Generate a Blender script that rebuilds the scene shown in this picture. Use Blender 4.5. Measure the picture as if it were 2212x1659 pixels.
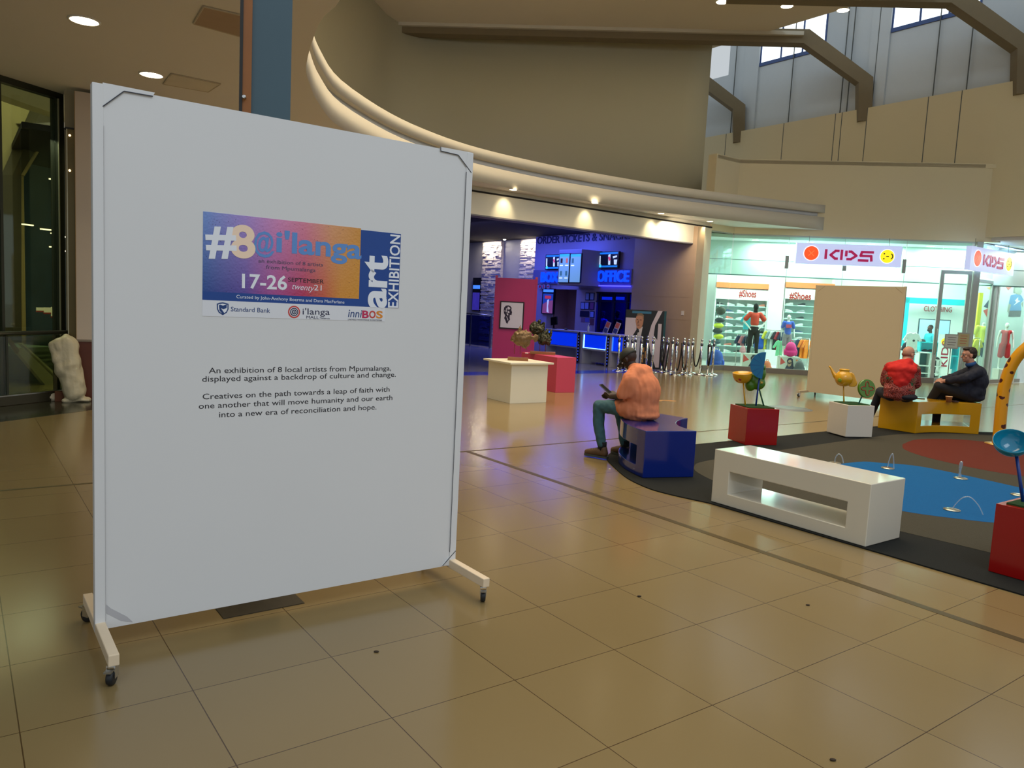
import bpy, bmesh, math, random
import numpy as np
from mathutils import Vector, Matrix, noise
random.seed(7)
for o in list(bpy.data.objects): bpy.data.objects.remove(o)
SC = bpy.context.scene
COL = SC.collection
PI = math.pi
def R(d): return math.radians(d)

# ------------------------------------------------------------------ camera
FPX, PITCH, ROLL, CH = 1653.0, R(5.92), R(2.93), 1.642
_f = np.array([0, math.cos(PITCH), -math.sin(PITCH)]); _r0 = np.array([1., 0, 0]); _u0 = np.cross(_r0, _f)
_r = _r0*math.cos(ROLL)+_u0*math.sin(ROLL); _u = -_r0*math.sin(ROLL)+_u0*math.cos(ROLL)
cd = bpy.data.cameras.new('camera'); cam = bpy.data.objects.new('camera', cd); COL.objects.link(cam)
cd.sensor_width = 36; cd.lens = FPX/2212*36; cd.clip_end = 200; cd.clip_start = .05
cam.matrix_world = Matrix(((_r[0], _u[0], -_f[0], 0), (_r[1], _u[1], -_f[1], 0), (_r[2], _u[2], -_f[2], CH), (0, 0, 0, 1)))
SC.camera = cam
SC.view_settings.view_transform = 'Standard'; SC.view_settings.look = 'None'
SC.view_settings.gamma = 1; SC.view_settings.exposure = 0.0
try: SC.view_settings.use_curve_mapping = False
except Exception: pass

# ------------------------------------------------------------------ daylight
W = bpy.data.worlds.new('sky'); SC.world = W; W.use_nodes = True
W.node_tree.nodes['Background'].inputs[0].default_value = (.88, .95, 1.0, 1)
W.node_tree.nodes['Background'].inputs[1].default_value = 0.62
AX = R(36.25)
E1 = Vector((math.cos(AX), math.sin(AX), 0)); E2 = Vector((-math.sin(AX), math.cos(AX), 0)); UP = Vector((0, 0, 1))
def area(name, loc, target, sx, sy, power, color, spread=180):
    l = bpy.data.lights.new(name, 'AREA'); l.shape = 'RECTANGLE'; l.size = sx; l.size_y = sy
    l.energy = power; l.color = color; l.spread = R(spread)
    o = bpy.data.objects.new(name, l); COL.objects.link(o); o.location = loc
    o.rotation_euler = (Vector(target)-Vector(loc)).to_track_quat('-Z', 'Y').to_euler()
    return o
def spot(name, loc, target, power, color, size=70, blend=.6, rad=.05):
    l = bpy.data.lights.new(name, 'SPOT'); l.energy = power; l.color = color; l.spot_size = R(size); l.spot_blend = blend; l.shadow_soft_size = rad
    o = bpy.data.objects.new(name, l); COL.objects.link(o); o.location = loc
    o.rotation_euler = (Vector(target)-Vector(loc)).to_track_quat('-Z', 'Y').to_euler()
    return o
WARM = (1, .83, .58); COOL = (.78, .92, 1.0)
# added narrow lamp for unseen roof daylight, gives the trough wall a sharp shadow edge
LP0 = Vector((13.1, 21.9, 0))
def LPT(t, off=0, z=0): return LP0+E2*t+E1*off+UP*z
def areaM(name, loc, xa, d, sx, sy, power, color, spread=180):
    o = area(name, loc, Vector(loc)+Vector(d), sx, sy, power, color, spread)
    x = Vector(xa).normalized(); z = -Vector(d).normalized(); y = z.cross(x).normalized(); x = y.cross(z)
    o.rotation_euler = Matrix((x, y, z)).transposed().to_euler()
    return o
areaM('trough_strip_lamp', LPT(4.5, -4.7, 13.0), E2, E1*.74-UP*.67, 24, .25, 120, (.62, .82, 1.0))
# daylight of the atrium roof over the camera side, and warm house lighting of the hall
areaM('atrium_rooflight', (4.5, -2.0, 9.5), E1, (-.15, .55, -1), 7, 4, 310, (.86, .93, 1.0))
areaM('hall_house_lights', (1.5, 12, 10.5), (1, 0, 0), (0, 0, -1), 10, 10, 830, (1, .81, .55), 112)

# ------------------------------------------------------------------ materials
def S(*c):
    if len(c) == 1: c = c[0]
    return tuple((x/255/12.92 if x/255 <= .04045 else ((x/255+.055)/1.055)**2.4) for x in c)+(1,)
_M = {}
def M(name, rgb=None, rough=.5, metal=0, emit=0, var=.06, scale=6, bump=0, bscale=40, coat=0, alpha=1, trans=0, spec=.5, ecol=None):
    if name in _M: return _M[name]
    m = bpy.data.materials.new(name); m.use_nodes = True; _M[name] = m
    nt = m.node_tree; b = nt.nodes['Principled BSDF']; c = S(rgb)
    b.inputs['Roughness'].default_value = rough; b.inputs['Metallic'].default_value = metal
    b.inputs['Coat Weight'].default_value = coat; b.inputs['Coat Roughness'].default_value = .08
    b.inputs['Specular IOR Level'].default_value = spec
    b.inputs['Alpha'].default_value = alpha; b.inputs['Transmission Weight'].default_value = trans
    b.inputs['Base Color'].default_value = c
    if var or bump:
        tc = nt.nodes.new('ShaderNodeTexCoord')
        n = nt.nodes.new('ShaderNodeTexNoise'); n.inputs['Scale'].default_value = scale; n.inputs['Detail'].default_value = 3
        nt.links.new(tc.outputs['Object'], n.inputs['Vector'])
        mx = nt.nodes.new('ShaderNodeMix'); mx.data_type = 'RGBA'; mx.blend_type = 'MIX'
        mx.inputs['A'].default_value = tuple(x*(1-var) for x in c[:3])+(1,); mx.inputs['B'].default_value = tuple(min(1, x*(1+var)) for x in c[:3])+(1,)
        nt.links.new(n.outputs['Fac'], mx.inputs['Factor']); nt.links.new(mx.outputs['Result'], b.inputs['Base Color'])
        if bump:
            n2 = nt.nodes.new('ShaderNodeTexNoise'); n2.inputs['Scale'].default_value = bscale; n2.inputs['Detail'].default_value = 4
            nt.links.new(tc.outputs['Object'], n2.inputs['Vector'])
            bp = nt.nodes.new('ShaderNodeBump'); bp.inputs['Strength'].default_value = bump; bp.inputs['Distance'].default_value = .02
            nt.links.new(n2.outputs['Fac'], bp.inputs['Height']); nt.links.new(bp.outputs['Normal'], b.inputs['Normal'])
    if emit:
        b.inputs['Emission Color'].default_value = S(ecol) if ecol else c; b.inputs['Emission Strength'].default_value = emit
    return m
def glass(name, tint=(200, 235, 225), rough=.02, op=.12):
    """thin architectural pane: mostly clear, a little tint, mirror-like at grazing angles"""
    if name in _M: return _M[name]
    m = bpy.data.materials.new(name); m.use_nodes = True; _M[name] = m; nt = m.node_tree; nt.nodes.clear()
    out = nt.nodes.new('ShaderNodeOutputMaterial'); tr = nt.nodes.new('ShaderNodeBsdfTransparent'); gl = nt.nodes.new('ShaderNodeBsdfGlossy')
    tr.inputs[0].default_value = S(tint); gl.inputs['Roughness'].default_value = rough; gl.inputs['Color'].default_value = (.9, 1, .97, 1)
    fr = nt.nodes.new('ShaderNodeLayerWeight'); pw5 = nt.nodes.new('ShaderNodeMath'); pw5.operation = 'POWER'; pw5.inputs[1].default_value = 5
    ad = nt.nodes.new('ShaderNodeMath'); ad.operation = 'MULTIPLY_ADD'; ad.inputs[1].default_value = .9; ad.inputs[2].default_value = .03+op*.04; ad.use_clamp = True
    nt.links.new(fr.outputs['Facing'], pw5.inputs[0])
    mx = nt.nodes.new('ShaderNodeMixShader')
    nt.links.new(pw5.outputs[0], ad.inputs[0]); nt.links.new(ad.outputs[0], mx.inputs[0]); nt.links.new(tr.outputs[0], mx.inputs[1]); nt.links.new(gl.outputs[0], mx.inputs[2]); nt.links.new(mx.outputs[0], out.inputs[0])
    return m

# ------------------------------------------------------------------ mesh helpers
class MB:
    def __init__(s, T=None): s.v = []; s.f = []; s.m = []; s.T = T or Matrix(); s.mi = 0; s.sm = []
    def add(s, vs, fs, smooth=False):
        o = len(s.v); s.v += [tuple(s.T @ Vector(p)) for p in vs]
        for f in fs: s.f.append(tuple(i+o for i in f)); s.m.append(s.mi); s.sm.append(smooth)
        return s
    def box(s, x0, x1, y0, y1, z0, z1):
        return s.add([(x, y, z) for z in (z0, z1) for x, y in ((x0, y0), (x1, y0), (x1, y1), (x0, y1))],
                     [(3, 2, 1, 0), (4, 5, 6, 7), (0, 1, 5, 4), (1, 2, 6, 5), (2, 3, 7, 6), (3, 0, 4, 7)])
    def prism(s, poly, z0, z1, smooth=False):
        n = len(poly); a = sum(poly[i][0]*poly[(i+1) % n][1]-poly[(i+1) % n][0]*poly[i][1] for i in range(n))
        if a < 0: poly = poly[::-1]
        vs = [(p[0], p[1], z0) for p in poly]+[(p[0], p[1], z1) for p in poly]
        s.add(vs, [tuple(range(n-1, -1, -1)), tuple(range(n, 2*n))])
        s.add(vs, [(i, (i+1) % n, (i+1) % n+n, i+n) for i in range(n)], smooth); return s
    def face(s, poly, t=0.002, y=0):
        """outline in the x-z plane, thickness t towards -y"""
        n = len(poly); a = sum(poly[i][0]*poly[(i+1) % n][1]-poly[(i+1) % n][0]*poly[i][1] for i in range(n))
        if a < 0: poly = poly[::-1]
        vs = [(p[0], y-t, p[1]) for p in poly]+[(p[0], y, p[1]) for p in poly]
        s.add(vs, [tuple(range(n)), tuple(range(2*n-1, n-1, -1))]+[(i, i+n, (i+1) % n+n, (i+1) % n) for i in range(n)]); return s
    def tube(s, path, r, n=12, cap=True, smooth=True):
        P = [Vector(p) for p in path]; k = len(P); rr = r if isinstance(r, (list, tuple)) else [r]*k; rings = []; prev = None
        for i in range(k):
            d = (P[min(i+1, k-1)]-P[max(i-1, 0)]).normalized()
            if prev is None: a = d.orthogonal().normalized()
            else: a = (prev-d*prev.dot(d)).normalized()
            prev = a; b = d.cross(a)
            rings.append([tuple(P[i]+(a*math.cos(2*PI*j/n)+b*math.sin(2*PI*j/n))*rr[i]) for j in range(n)])
        s.add([p for g in rings for p in g], [(i*n+j, i*n+(j+1) % n, (i+1)*n+(j+1) % n, (i+1)*n+j) for i in range(k-1) for j in range(n)], smooth)
        if cap: s.add(rings[0], [tuple(range(n-1, -1, -1))]); s.add(rings[-1], [tuple(range(n))])
        return s
    def lathe(s, prof, c=(0, 0, 0), n=24, ax=(0, 0, 1), smooth=True, cap=True):
        """profile [(r, h)] turned about ax through c"""
        ax = Vector(ax).normalized(); a = ax.orthogonal().normalized(); b = ax.cross(a); c = Vector(c); k = len(prof)
        vs = [tuple(c+ax*h+(a*math.cos(2*PI*j/n)+b*math.sin(2*PI*j/n))*r) for r, h in prof for j in range(n)]
        s.add(vs, [(i*n+j, i*n+(j+1) % n, (i+1)*n+(j+1) % n, (i+1)*n+j) for i in range(k-1) for j in range(n)], smooth)
        if cap: s.add(vs[:n], [tuple(range(n-1, -1, -1))]); s.add(vs[-n:], [tuple(range(n))])
        return s
    def ell(s, c, r, n=16, m=10, rot=None):
        Q = rot or Matrix.Identity(3); c = Vector(c); r = r if isinstance(r, (tuple, list)) else (r, r, r)
        vs = [tuple(c+Q @ Vector((r[0]*math.sin(PI*i/m)*math.cos(2*PI*j/n), r[1]*math.sin(PI*i/m)*math.sin(2*PI*j/n), r[2]*math.cos(PI*i/m)))) for i in range(m+1) for j in range(n)]
        s.add(vs, [(i*n+j, (i+1)*n+j, (i+1)*n+(j+1) % n, i*n+(j+1) % n) for i in range(m) for j in range(n)], True); return s
    def wall(s, pts, z0, z1, t=.1, closed=False):
        """vertical wall along pts; t = thickness on the left side of travel"""
        n = len(pts); P = [Vector((p[0], p[1], 0)) for p in pts]; off = []
        for i in range(n):
            d1 = (P[i]-P[i-1]).normalized() if i > 0 else (P[1]-P[0]).normalized(); d2 = (P[i+1]-P[i]).normalized() if i < n-1 else d1
            d = (d1+d2).normalized(); nrm = Vector((-d.y, d.x, 0)); off.append(P[i]+nrm*t/max(.4, d.dot(d2)))
        vs = [(p.x, p.y, z) for z in (z0, z1) for p in P]+[(p.x, p.y, z) for z in (z0, z1) for p in off]
        sm = n > 4
        for i in range(n-1):
            s.add(vs, [(i, i+1, n+i+1, n+i), (2*n+i+1, 2*n+i, 3*n+i, 3*n+i+1)], sm)
            s.add(vs, [(i+1, i, 2*n+i, 2*n+i+1), (n+i, n+i+1, 3*n+i+1, 3*n+i)])
        s.add(vs, [(0, n, 3*n, 2*n), (n-1, 3*n-1, 4*n-1, 2*n-1)]); return s
    def build(s, name, mats, parent=None, bevel=0, seg=2):
        me = bpy.data.meshes.new(name); me.from_pydata(s.v, [], s.f)
        if not isinstance(mats, (list, tuple)): mats = [mats]
        for m in mats: me.materials.append(m)
        me.polygons.foreach_set('material_index', s.m); me.polygons.foreach_set('use_smooth', s.sm)
        bm = bmesh.new(); bm.from_mesh(me); bmesh.ops.remove_doubles(bm, verts=bm.verts, dist=1e-5)
        bmesh.ops.recalc_face_normals(bm, faces=bm.faces); bm.to_mesh(me); bm.free()
        o = bpy.data.objects.new(name, me); COL.objects.link(o)
        if parent is not None: o.parent = parent; o.matrix_parent_inverse = parent.matrix_world.inverted()
        if bevel:
            md = o.modifiers.new('bevel', 'BEVEL'); md.width = bevel; md.segments = seg; md.limit_method = 'ANGLE'; md.harden_normals = False
        return o
def tag(o, label=None, cat=None, group=None, kind=None):
    if label: o['label'] = label
    if cat: o['category'] = cat
    if group: o['group'] = group
    if kind: o['kind'] = kind
    return o
def thing(name, loc, label, cat, rz=0, group=None):
    o = bpy.data.objects.new(name, None); COL.objects.link(o); o.location = loc; o.rotation_euler = (0, 0, rz); o.empty_display_size = .1
    o.matrix_world = Matrix.Translation(loc) @ Matrix.Rotation(rz, 4, 'Z')
    return tag(o, label, cat, group)
def struct(mb, name, mats, **k):
    return tag(mb.build(name, mats, **k), kind='structure')
def clone(root, label=None):
    """a copy of a thing with its parts and their sub-parts"""
    def rec(o, par):
        c = o.copy(); COL.objects.link(c)
        if par is not None: c.parent = par
        for ch in [x for x in kids.get(o.name, [])]: rec(ch, c)
        return c
    kids = {}
    for x in bpy.data.objects:
        if x.parent: kids.setdefault(x.parent.name, []).append(x)
    c = rec(root, None)
    if label: c['label'] = label
    return c
def place(o, loc, rz=0, sc=1):
    o.location = loc; o.rotation_euler = (0, 0, rz); o.scale = (sc, sc, sc); return o

# frames: local x runs along a wall, local y goes away from the viewer, z is up
def frame(a, b):
    a = Vector((a[0], a[1], 0)); x = (Vector((b[0], b[1], 0))-a).normalized(); y = Vector((-x.y, x.x, 0))
    return Matrix(((x.x, y.x, 0, a.x), (x.y, y.y, 0, a.y), (0, 0, 1, 0), (0, 0, 0, 1)))
_C = np.array([0, 0, CH])
def _ray(px, py): return _f*FPX+_r*(px-1106)-_u*(py-829.5)
def FL(px, py, z=0.):
    d = _ray(px, py); t = (z-CH)/d[2]; p = _C+d*t; return Vector(p)
def UZ(F, px, py, off=0.):
    """where the sight line of a photo point meets wall frame F (moved off metres back): (u, z)"""
    d = F.to_3x3().transposed() @ Vector(_ray(px, py)); c = F.inverted() @ Vector(_C)
    t = (off-c.y)/d.y; return c.x+d.x*t, c.z+d.z*t
def text(s, name, mat, parent, F, u, z, w, h=None, y=0, t=.003, align='L', bold=0, rot=0, shear=0, flip=False, slant=0):
    """lettering as a thin mesh on frame F, left end at u, baseline z, total width w, capital height h"""
    c = bpy.data.curves.new(name, 'FONT'); c.body = s; c.size = 1; c.offset = bold; c.extrude = 0; c.resolution_u = 8 if bold > .02 else 3; c.shear = shear
    tmp = bpy.data.objects.new(name, c); COL.objects.link(tmp)
    dg = bpy.context.evaluated_depsgraph_get(); me = bpy.data.meshes.new_from_object(tmp.evaluated_get(dg))
    bpy.data.objects.remove(tmp); bpy.data.curves.remove(c)
    xs = [v.co.x for v in me.vertices]; ys = [v.co.y for v in me.vertices]
    if not xs: return None
    x0, x1 = min(xs), max(xs); k = w/(x1-x0) if w else h/.7; kz = (h/.7) if h else k
    ca, sa = math.cos(rot), math.sin(rot)
    bm = bmesh.new(); bm.from_mesh(me); bmesh.ops.remove_doubles(bm, verts=bm.verts, dist=1e-5)
    if t > 0:
        r = bmesh.ops.extrude_face_region(bm, geom=list(bm.faces))
        bmesh.ops.translate(bm, verts=[g for g in r['geom'] if isinstance(g, bmesh.types.BMVert)], vec=(0, 0, 1))
    for v in bm.verts:
        X = (v.co.x-x0)*k; Z = v.co.y*kz+X*slant; dep = t if v.co.z > .5 else 0
        if flip: X = w-X
        p = Vector((u+X*ca-Z*sa, y-dep, z+X*sa+Z*ca)); v.co = F @ p
    bmesh.ops.recalc_face_normals(bm, faces=bm.faces)
    for f_ in bm.faces: f_.smooth = False
    bm.to_mesh(me); bm.free()
    me.materials.clear(); me.materials.append(mat)
    o = bpy.data.objects.new(name, me); COL.objects.link(o)
    if parent is not None: o.parent = parent; o.matrix_parent_inverse = parent.matrix_world.inverted()
    return o
def disc(n, cx, cz, rx, rz=None, a0=0, a1=2*PI):
    rz = rz or rx; return [(cx+rx*math.cos(a0+(a1-a0)*i/n), cz+rz*math.sin(a0+(a1-a0)*i/n)) for i in range(n+(0 if a1-a0 >= 2*PI-1e-6 else 1))]

FOLDS = {'polo_shirt': (.010, .065, 6), 'jacket': (.011, .075, 2.2), 'hood': (.008, .09, 1.6), 'jeans': (.006, .05, 1.8)}
# smooth organic solids: tapered capsules and ellipsoids fused into one skin
def blob(name, prims, mat, parent=None, vox=.012, smooth=4, disp=0, dscale=.15):
    if name in ('polo_shirt', 'jacket', 'hood'): smooth = 22
    mb = MB()
    for p in prims:
        if p[0] == 'c':
            a, ra, b, rb = Vector(p[1]), p[2], Vector(p[3]), p[4]; n = 14; d = (b-a)
            if d.length < 1e-5: mb.ell(a, ra); continue
            dn = d.normalized(); pts = []; rs = []
            for i in range(7): th = PI/2*i/6; pts.append(a-dn*ra*math.cos(th)); rs.append(max(1e-3, ra*math.sin(th)))
            for i in range(7): th = PI/2*i/6; pts.append(b+dn*rb*math.sin(th)); rs.append(max(1e-3, rb*math.cos(th)))
            mb.tube(pts, rs, n)
        else: mb.ell(p[1], p[2], 18, 12, p[3] if len(p) > 3 else None)
    o = mb.build(name, mat)
    md = o.modifiers.new('r', 'REMESH'); md.mode = 'VOXEL'; md.voxel_size = vox; md.use_smooth_shade = True
    if smooth: sm = o.modifiers.new('s', 'SMOOTH'); sm.factor = .6; sm.iterations = smooth
    dg = bpy.context.evaluated_depsgraph_get(); me = bpy.data.meshes.new_from_object(o.evaluated_get(dg))
    if disp:
        for v in me.vertices: v.co += v.normal*disp*noise.noise(v.co/dscale)
    if name in FOLDS:      # hanging folds of cloth: ridges that run downwards
        am, sc_, st_ = FOLDS[name]
        for v in me.vertices:
            c = v.co; n1 = noise.noise(Vector((c.x/sc_+c.z*1.5, c.y/sc_, c.z/(sc_*st_)))); n2 = noise.noise(Vector((c.x/(sc_*.45), c.y/(sc_*.45)+c.z*2, c.z/(sc_*.45*st_*.7))))
            v.co = c+v.normal*am*((1-abs(n1)*2.2)*.7+n2*.5-.3)
    o.modifiers.clear(); o.data = me
    for p_ in me.polygons: p_.use_smooth = True
    if parent is not None: o.parent = parent; o.matrix_parent_inverse = parent.matrix_world.inverted()
    return o

# ================================================================== SETTING
TILEO = Vector((-2.083, 3.1197, 0))
def tile_mat():
    m = bpy.data.materials.new('polished_porcelain_tile'); m.use_nodes = True; nt = m.node_tree; b = nt.nodes['Principled BSDF']; N = nt.nodes.new; L = nt.links.new
    tc = N('ShaderNodeTexCoord'); sx = N('ShaderNodeSeparateXYZ'); L(tc.outputs['Object'], sx.inputs[0])
    def mth(op, a, b_=None, c=None):
        n = N('ShaderNodeMath'); n.operation = op
        for i, q in enumerate((a, b_, c)):
            if q is None: continue
            if isinstance(q, (int, float)): n.inputs[i].default_value = q
            else: L(q, n.inputs[i])
        return n.outputs[0]
    u = mth('MULTIPLY', sx.outputs[0], 1/.6); v = mth('MULTIPLY', sx.outputs[1], 1/.6)
    g = mth('MINIMUM', mth('PINGPONG', u, .5), mth('PINGPONG', v, .5)); line = mth('LESS_THAN', g, .0036)
    cb = N('ShaderNodeCombineXYZ'); L(mth('FLOOR', u), cb.inputs[0]); L(mth('FLOOR', v), cb.inputs[1])
    wn = N('ShaderNodeTexWhiteNoise'); L(cb.outputs[0], wn.inputs[0])
    nz = N('ShaderNodeTexNoise'); nz.inputs['Scale'].default_value = 1.3; nz.inputs['Detail'].default_value = 4; L(tc.outputs['Object'], nz.inputs['Vector'])
    fac = mth('ADD', mth('MULTIPLY', wn.outputs[0], .35), mth('MULTIPLY', nz.outputs['Fac'], .65))
    mx = N('ShaderNodeMix'); mx.data_type = 'RGBA'; mx.inputs['A'].default_value = S(127, 108, 71); mx.inputs['B'].default_value = S(136, 117, 79); L(fac, mx.inputs['Factor'])
    m2 = N('ShaderNodeMix'); m2.data_type = 'RGBA'; m2.inputs['B'].default_value = S(70, 50, 25); L(line, m2.inputs['Factor']); L(mx.outputs['Result'], m2.inputs['A']); L(m2.outputs['Result'], b.inputs['Base Color'])
    n2 = N('ShaderNodeTexNoise'); n2.inputs['Scale'].default_value = 9; L(tc.outputs['Object'], n2.inputs['Vector'])
    L(mth('MULTIPLY_ADD', n2.outputs['Fac'], .02, .17), b.inputs['Roughness'])
    b.inputs['Specular IOR Level'].default_value = .6
    bp = N('ShaderNodeBump'); bp.inputs['Strength'].default_value = .25; bp.inputs['Distance'].default_value = .002; L(mth('SUBTRACT', 1, line), bp.inputs['Height']); L(bp.outputs[0], b.inputs['Normal'])
    return m
o = struct(MB().box(-30, 45, -30, 35, -.2, 0), 'floor', tile_mat()); o.location = TILEO; o.rotation_euler = (0, 0, AX)
plaster = M('beige_plaster', (222, 208, 172), .8, var=.03, scale=.6)
trimw = M('off_white_trim_paint', (204, 196, 178), .7, var=.02)
ceilm = M('ceiling_plaster', (226, 222, 216), .85, var=.03, scale=.5)
coolw = M('clerestory_daylit_paint', (198, 203, 206), .8, var=.02)  # cool tone puts the daylight on the upper wall into its colour
stripm = M('bronze_strip', (92, 78, 46), .4, metal=.5)
# metal inlay strips
pB = Vector((-.46, 8.36, 0))
def strip(name, a, d, l0, l1, w):
    F = frame(a, a+d); m = MB(F); m.box(l0, l1, -w/2, w/2, 0, .0015); return struct(m, name, stripm)
strip('trim_1', pB, E1, -12, 24, .035)
strip('trim_2', pB, -E2, 0.03, 12, .06)
# dark granite band in front of the glass balustrade
F = frame((-5.86, 8.67), (-5.45, 9.83))
struct(MB(F).box(-6, 3.2, 0, 1.0, 0, .002), 'trim_3', M('dark_granite', (52, 52, 40), .15, var=.2, scale=30))

def smooth_line(P, k=4):
    out = []; n = len(P)
    for i in range(n-1):
        p0, p1, p2, p3 = (Vector(P[max(0, i-1)]), Vector(P[i]), Vector(P[i+1]), Vector(P[min(n-1, i+2)]))
        for j in range(k):
            t = j/k; out.append(tuple(.5*((2*p1)+(p2-p0)*t+(2*p0-5*p1+4*p2-p3)*t*t+(3*p1-3*p2+p3-p0)*t**3)))
    out.append(tuple(P[-1])); return out
K0, K1, K2 = Vector((5.55, 22.45)), Vector((6.35, 23.03)), Vector((12.9, 21.95)); K3 = K2+Vector((E1.x, E1.y))*6
HP = [(-6, .5), (-4, 2), (-2.4, 3.4), (-1.6, 5), (-1.45, 6.2), (-1.7, 7.1), (-2.04, 7.71), (-2.54, 9.08), (-2.71, 9.85), (-2.85, 10.87), (-2.88, 12.26), (-2.45, 14.2), (-1.8, 15.7), (-.98, 16.92), (.27, 18.15), (1.44, 19.05), (3.38, 20.3), (5.2, 21.2), (7.0, 21.95), (8.8, 22.62)]
HS = smooth_line(HP)
def ceil_strip(H, z, th, outer):
    m = MB(); n = len(H); vs = [(p[0], p[1], z) for p in H]+[(q[0], q[1], z) for q in outer]
    up = [(a, b, z+th) for a, b, _ in vs]
    m.add(vs, [(i, i+1, n+i+1, n+i) for i in range(n-1)]); m.add(up, [(i+1, i, n+i, n+i+1) for i in range(n-1)]); return m
outer = []
for p in HS:
    i = HS.index(p); t = i/(len(HS)-1); d = Vector(p)-Vector((4.5, 12)); q = Vector(p)+d.normalized()*(9 if p[1] > 16 else 14)
    if p[1] < 13.5:      # the low ceiling stops at the glazed front of the atrium
        ga, gd = Vector((-6.58-.36, 9.80+.12)), Vector((.33, .944)); den = d.x*gd.y-d.y*gd.x
        if abs(den) > 1e-6:
            w_ = ga-Vector(p); s_ = (w_.x*gd.y-w_.y*gd.x)/den
            if 0 < s_ < 14: q = Vector(p)+d*s_
    outer.append((q.x, q.y) if p[1] < 20 or p[0] < 3 else (p[0]-.2, p[1]+6))
struct(ceil_strip(HS, 4.25, .35, outer), 'ceiling', ceilm)
m = MB(); m.wall(HS, 4.2501, 4.62, .12); m.wall([(x, y) for x, y in HS], 4.74, 4.96, .12)
struct(m, 'trim_4', trimw)
off = []
for i, p in enumerate(HS):
    d = (Vector(HS[min(i+1, len(HS)-1)])-Vector(HS[max(i-1, 0)])).normalized(); off.append((p[0]-d.y*.10, p[1]+d.x*.10))
struct(MB().wall(off, 4.62, 4.75, .08), 'trim_5', M('groove_paint', (205, 205, 205), .7))
# soffit of the low ceiling beyond the camera side is closed on top by the ledge
struct(ceil_strip(HS, 4.9, .05, [((a+c)/2, (b+d)/2) for (a, b), (c, d) in zip(HS, outer)]), 'trim_6', plaster)
# tall wall of the upper hall
UW = smooth_line([(6.13, 26.75), (3, 26.9), (0, 27.0), (-3, 27.0), (-4.4, 26.2), (-4.9, 24.2), (-5.6, 21), (-6.6, 17), (-7.6, 12), (-8, 6)], 3)
struct(MB().wall(UW[::-1], 4.3, 11.3, .3), 'wall_upper', M('tall_wall_paint', (208, 200, 168), .85, var=.03, scale=.3))
# upper ceiling with its straight edge along the clerestory trough
ZC = 10.7
e0 = LPT(11, -2.35); e9 = LPT(-16, -2.35)
struct(MB().prism([(e0.x, e0.y), (e9.x, e9.y), (e9.x-14, e9.y+4), (-10, 3.5), (-12, 27.5), (3.5, 30.2)], ZC, ZC+.25), 'ceiling_upper', M('upper_ceiling_paint', (226, 214, 194), .85, var=.02, scale=.4))
# clerestory wall: thick beige lower part, recessed upper part with window bays
FLW = frame((LP0.x, LP0.y), tuple((LP0+E2)[:2]))   # local x along E2, local y = -E1 side? (left of travel)
def lbox(m, t0, t1, d0, d1, z0, z1):
    """box on the clerestory wall: t along it, d metres behind its face"""
    c = [LPT(t0, d0), LPT(t1, d0), LPT(t1, d1), LPT(t0, d1)]
    return m.prism([(p.x, p.y) for p in c], z0, z1)
m = MB(); lbox(m, -14, 13, 0, .9, 4.2, 8.40); struct(m, 'wall_right_lower', plaster)
SP = 4.65
m = MB(); g = MB(); wf = MB()
for k in range(-3, 3):
    t0 = -.32+k*SP if k <= 1 else 9.0+(k-2)*SP
    t0 = {-3: -13.6, -2: -9.0, -1: -4.6, 0: -.35, 1: 4.15, 2: 9.0}[k]; t1 = {-3: -9.0, -2: -4.6, -1: -.35, 0: 4.15, 1: 9.0, 2: 13}[k]
    wl = t1-.62
    lbox(m, wl, t1, .22, .7, 8.3, 12.6)              # pier
    lbox(m, t0, wl, .30, .7, 8.3, 10.66)             # panel under the window
    lbox(m, t0, wl-2.6, .30, .7, 10.66, 12.6)        # plain wall beside the window
struct(m, 'wall_right_upper', coolw)
for k, (t0, t1) in enumerate([(-3.57, -.97), (.93, 3.53), (5.78, 8.38)]):
    f = MB(); n = 3 if k != 0 else 2
    lbox(f, t0, t1, .26, .36, 10.66, 10.78); lbox(f, t0, t1, .28, .34, 12.2, 12.3)
    for j in range(4): tt = t1-.02-j*(t1-t0-.04)/3; lbox(f, tt-.03, tt+.03, .28, .34, 10.7, 12.3)
    w = tag(f.build('window_%d' % (k+1), M('blue_window_frame', (40, 70, 130), .4)), kind='structure')
    g = MB(); lbox(g, t0, t1, .30, .305, 10.7, 12.3); g.build('pane', M('sky_bright_glass', (235, 245, 250), .2, emit=1.6), w)
# vertical panel joints of the clerestory wall
m = MB()
for px, y0, y1 in [(1572, 120, 360), (1695, 130, 355), (1805, 60, 355), (1819, 40, 355), (1873, 20, 355), (2002, 60, 355), (2073, 30, 355)]:
    P = Vector(_ray(px, 250)); n = Vector((E1.x, E1.y, 0)); tt = (LP0-Vector(_C)).dot(n)/P.dot(n); q = Vector(_C)+P*tt; t = (q-LP0).dot(E2)
    lbox(m, t-.012, t+.012, -.003, .02, 4.3, 8.4)
    lbox(m, t-.012, t+.012, .215, .24, 8.4, 12.5 if t not in () else 10.6)
struct(m, 'trim_7', M('joint_shadow_gap', (95, 98, 96), .9))
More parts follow.
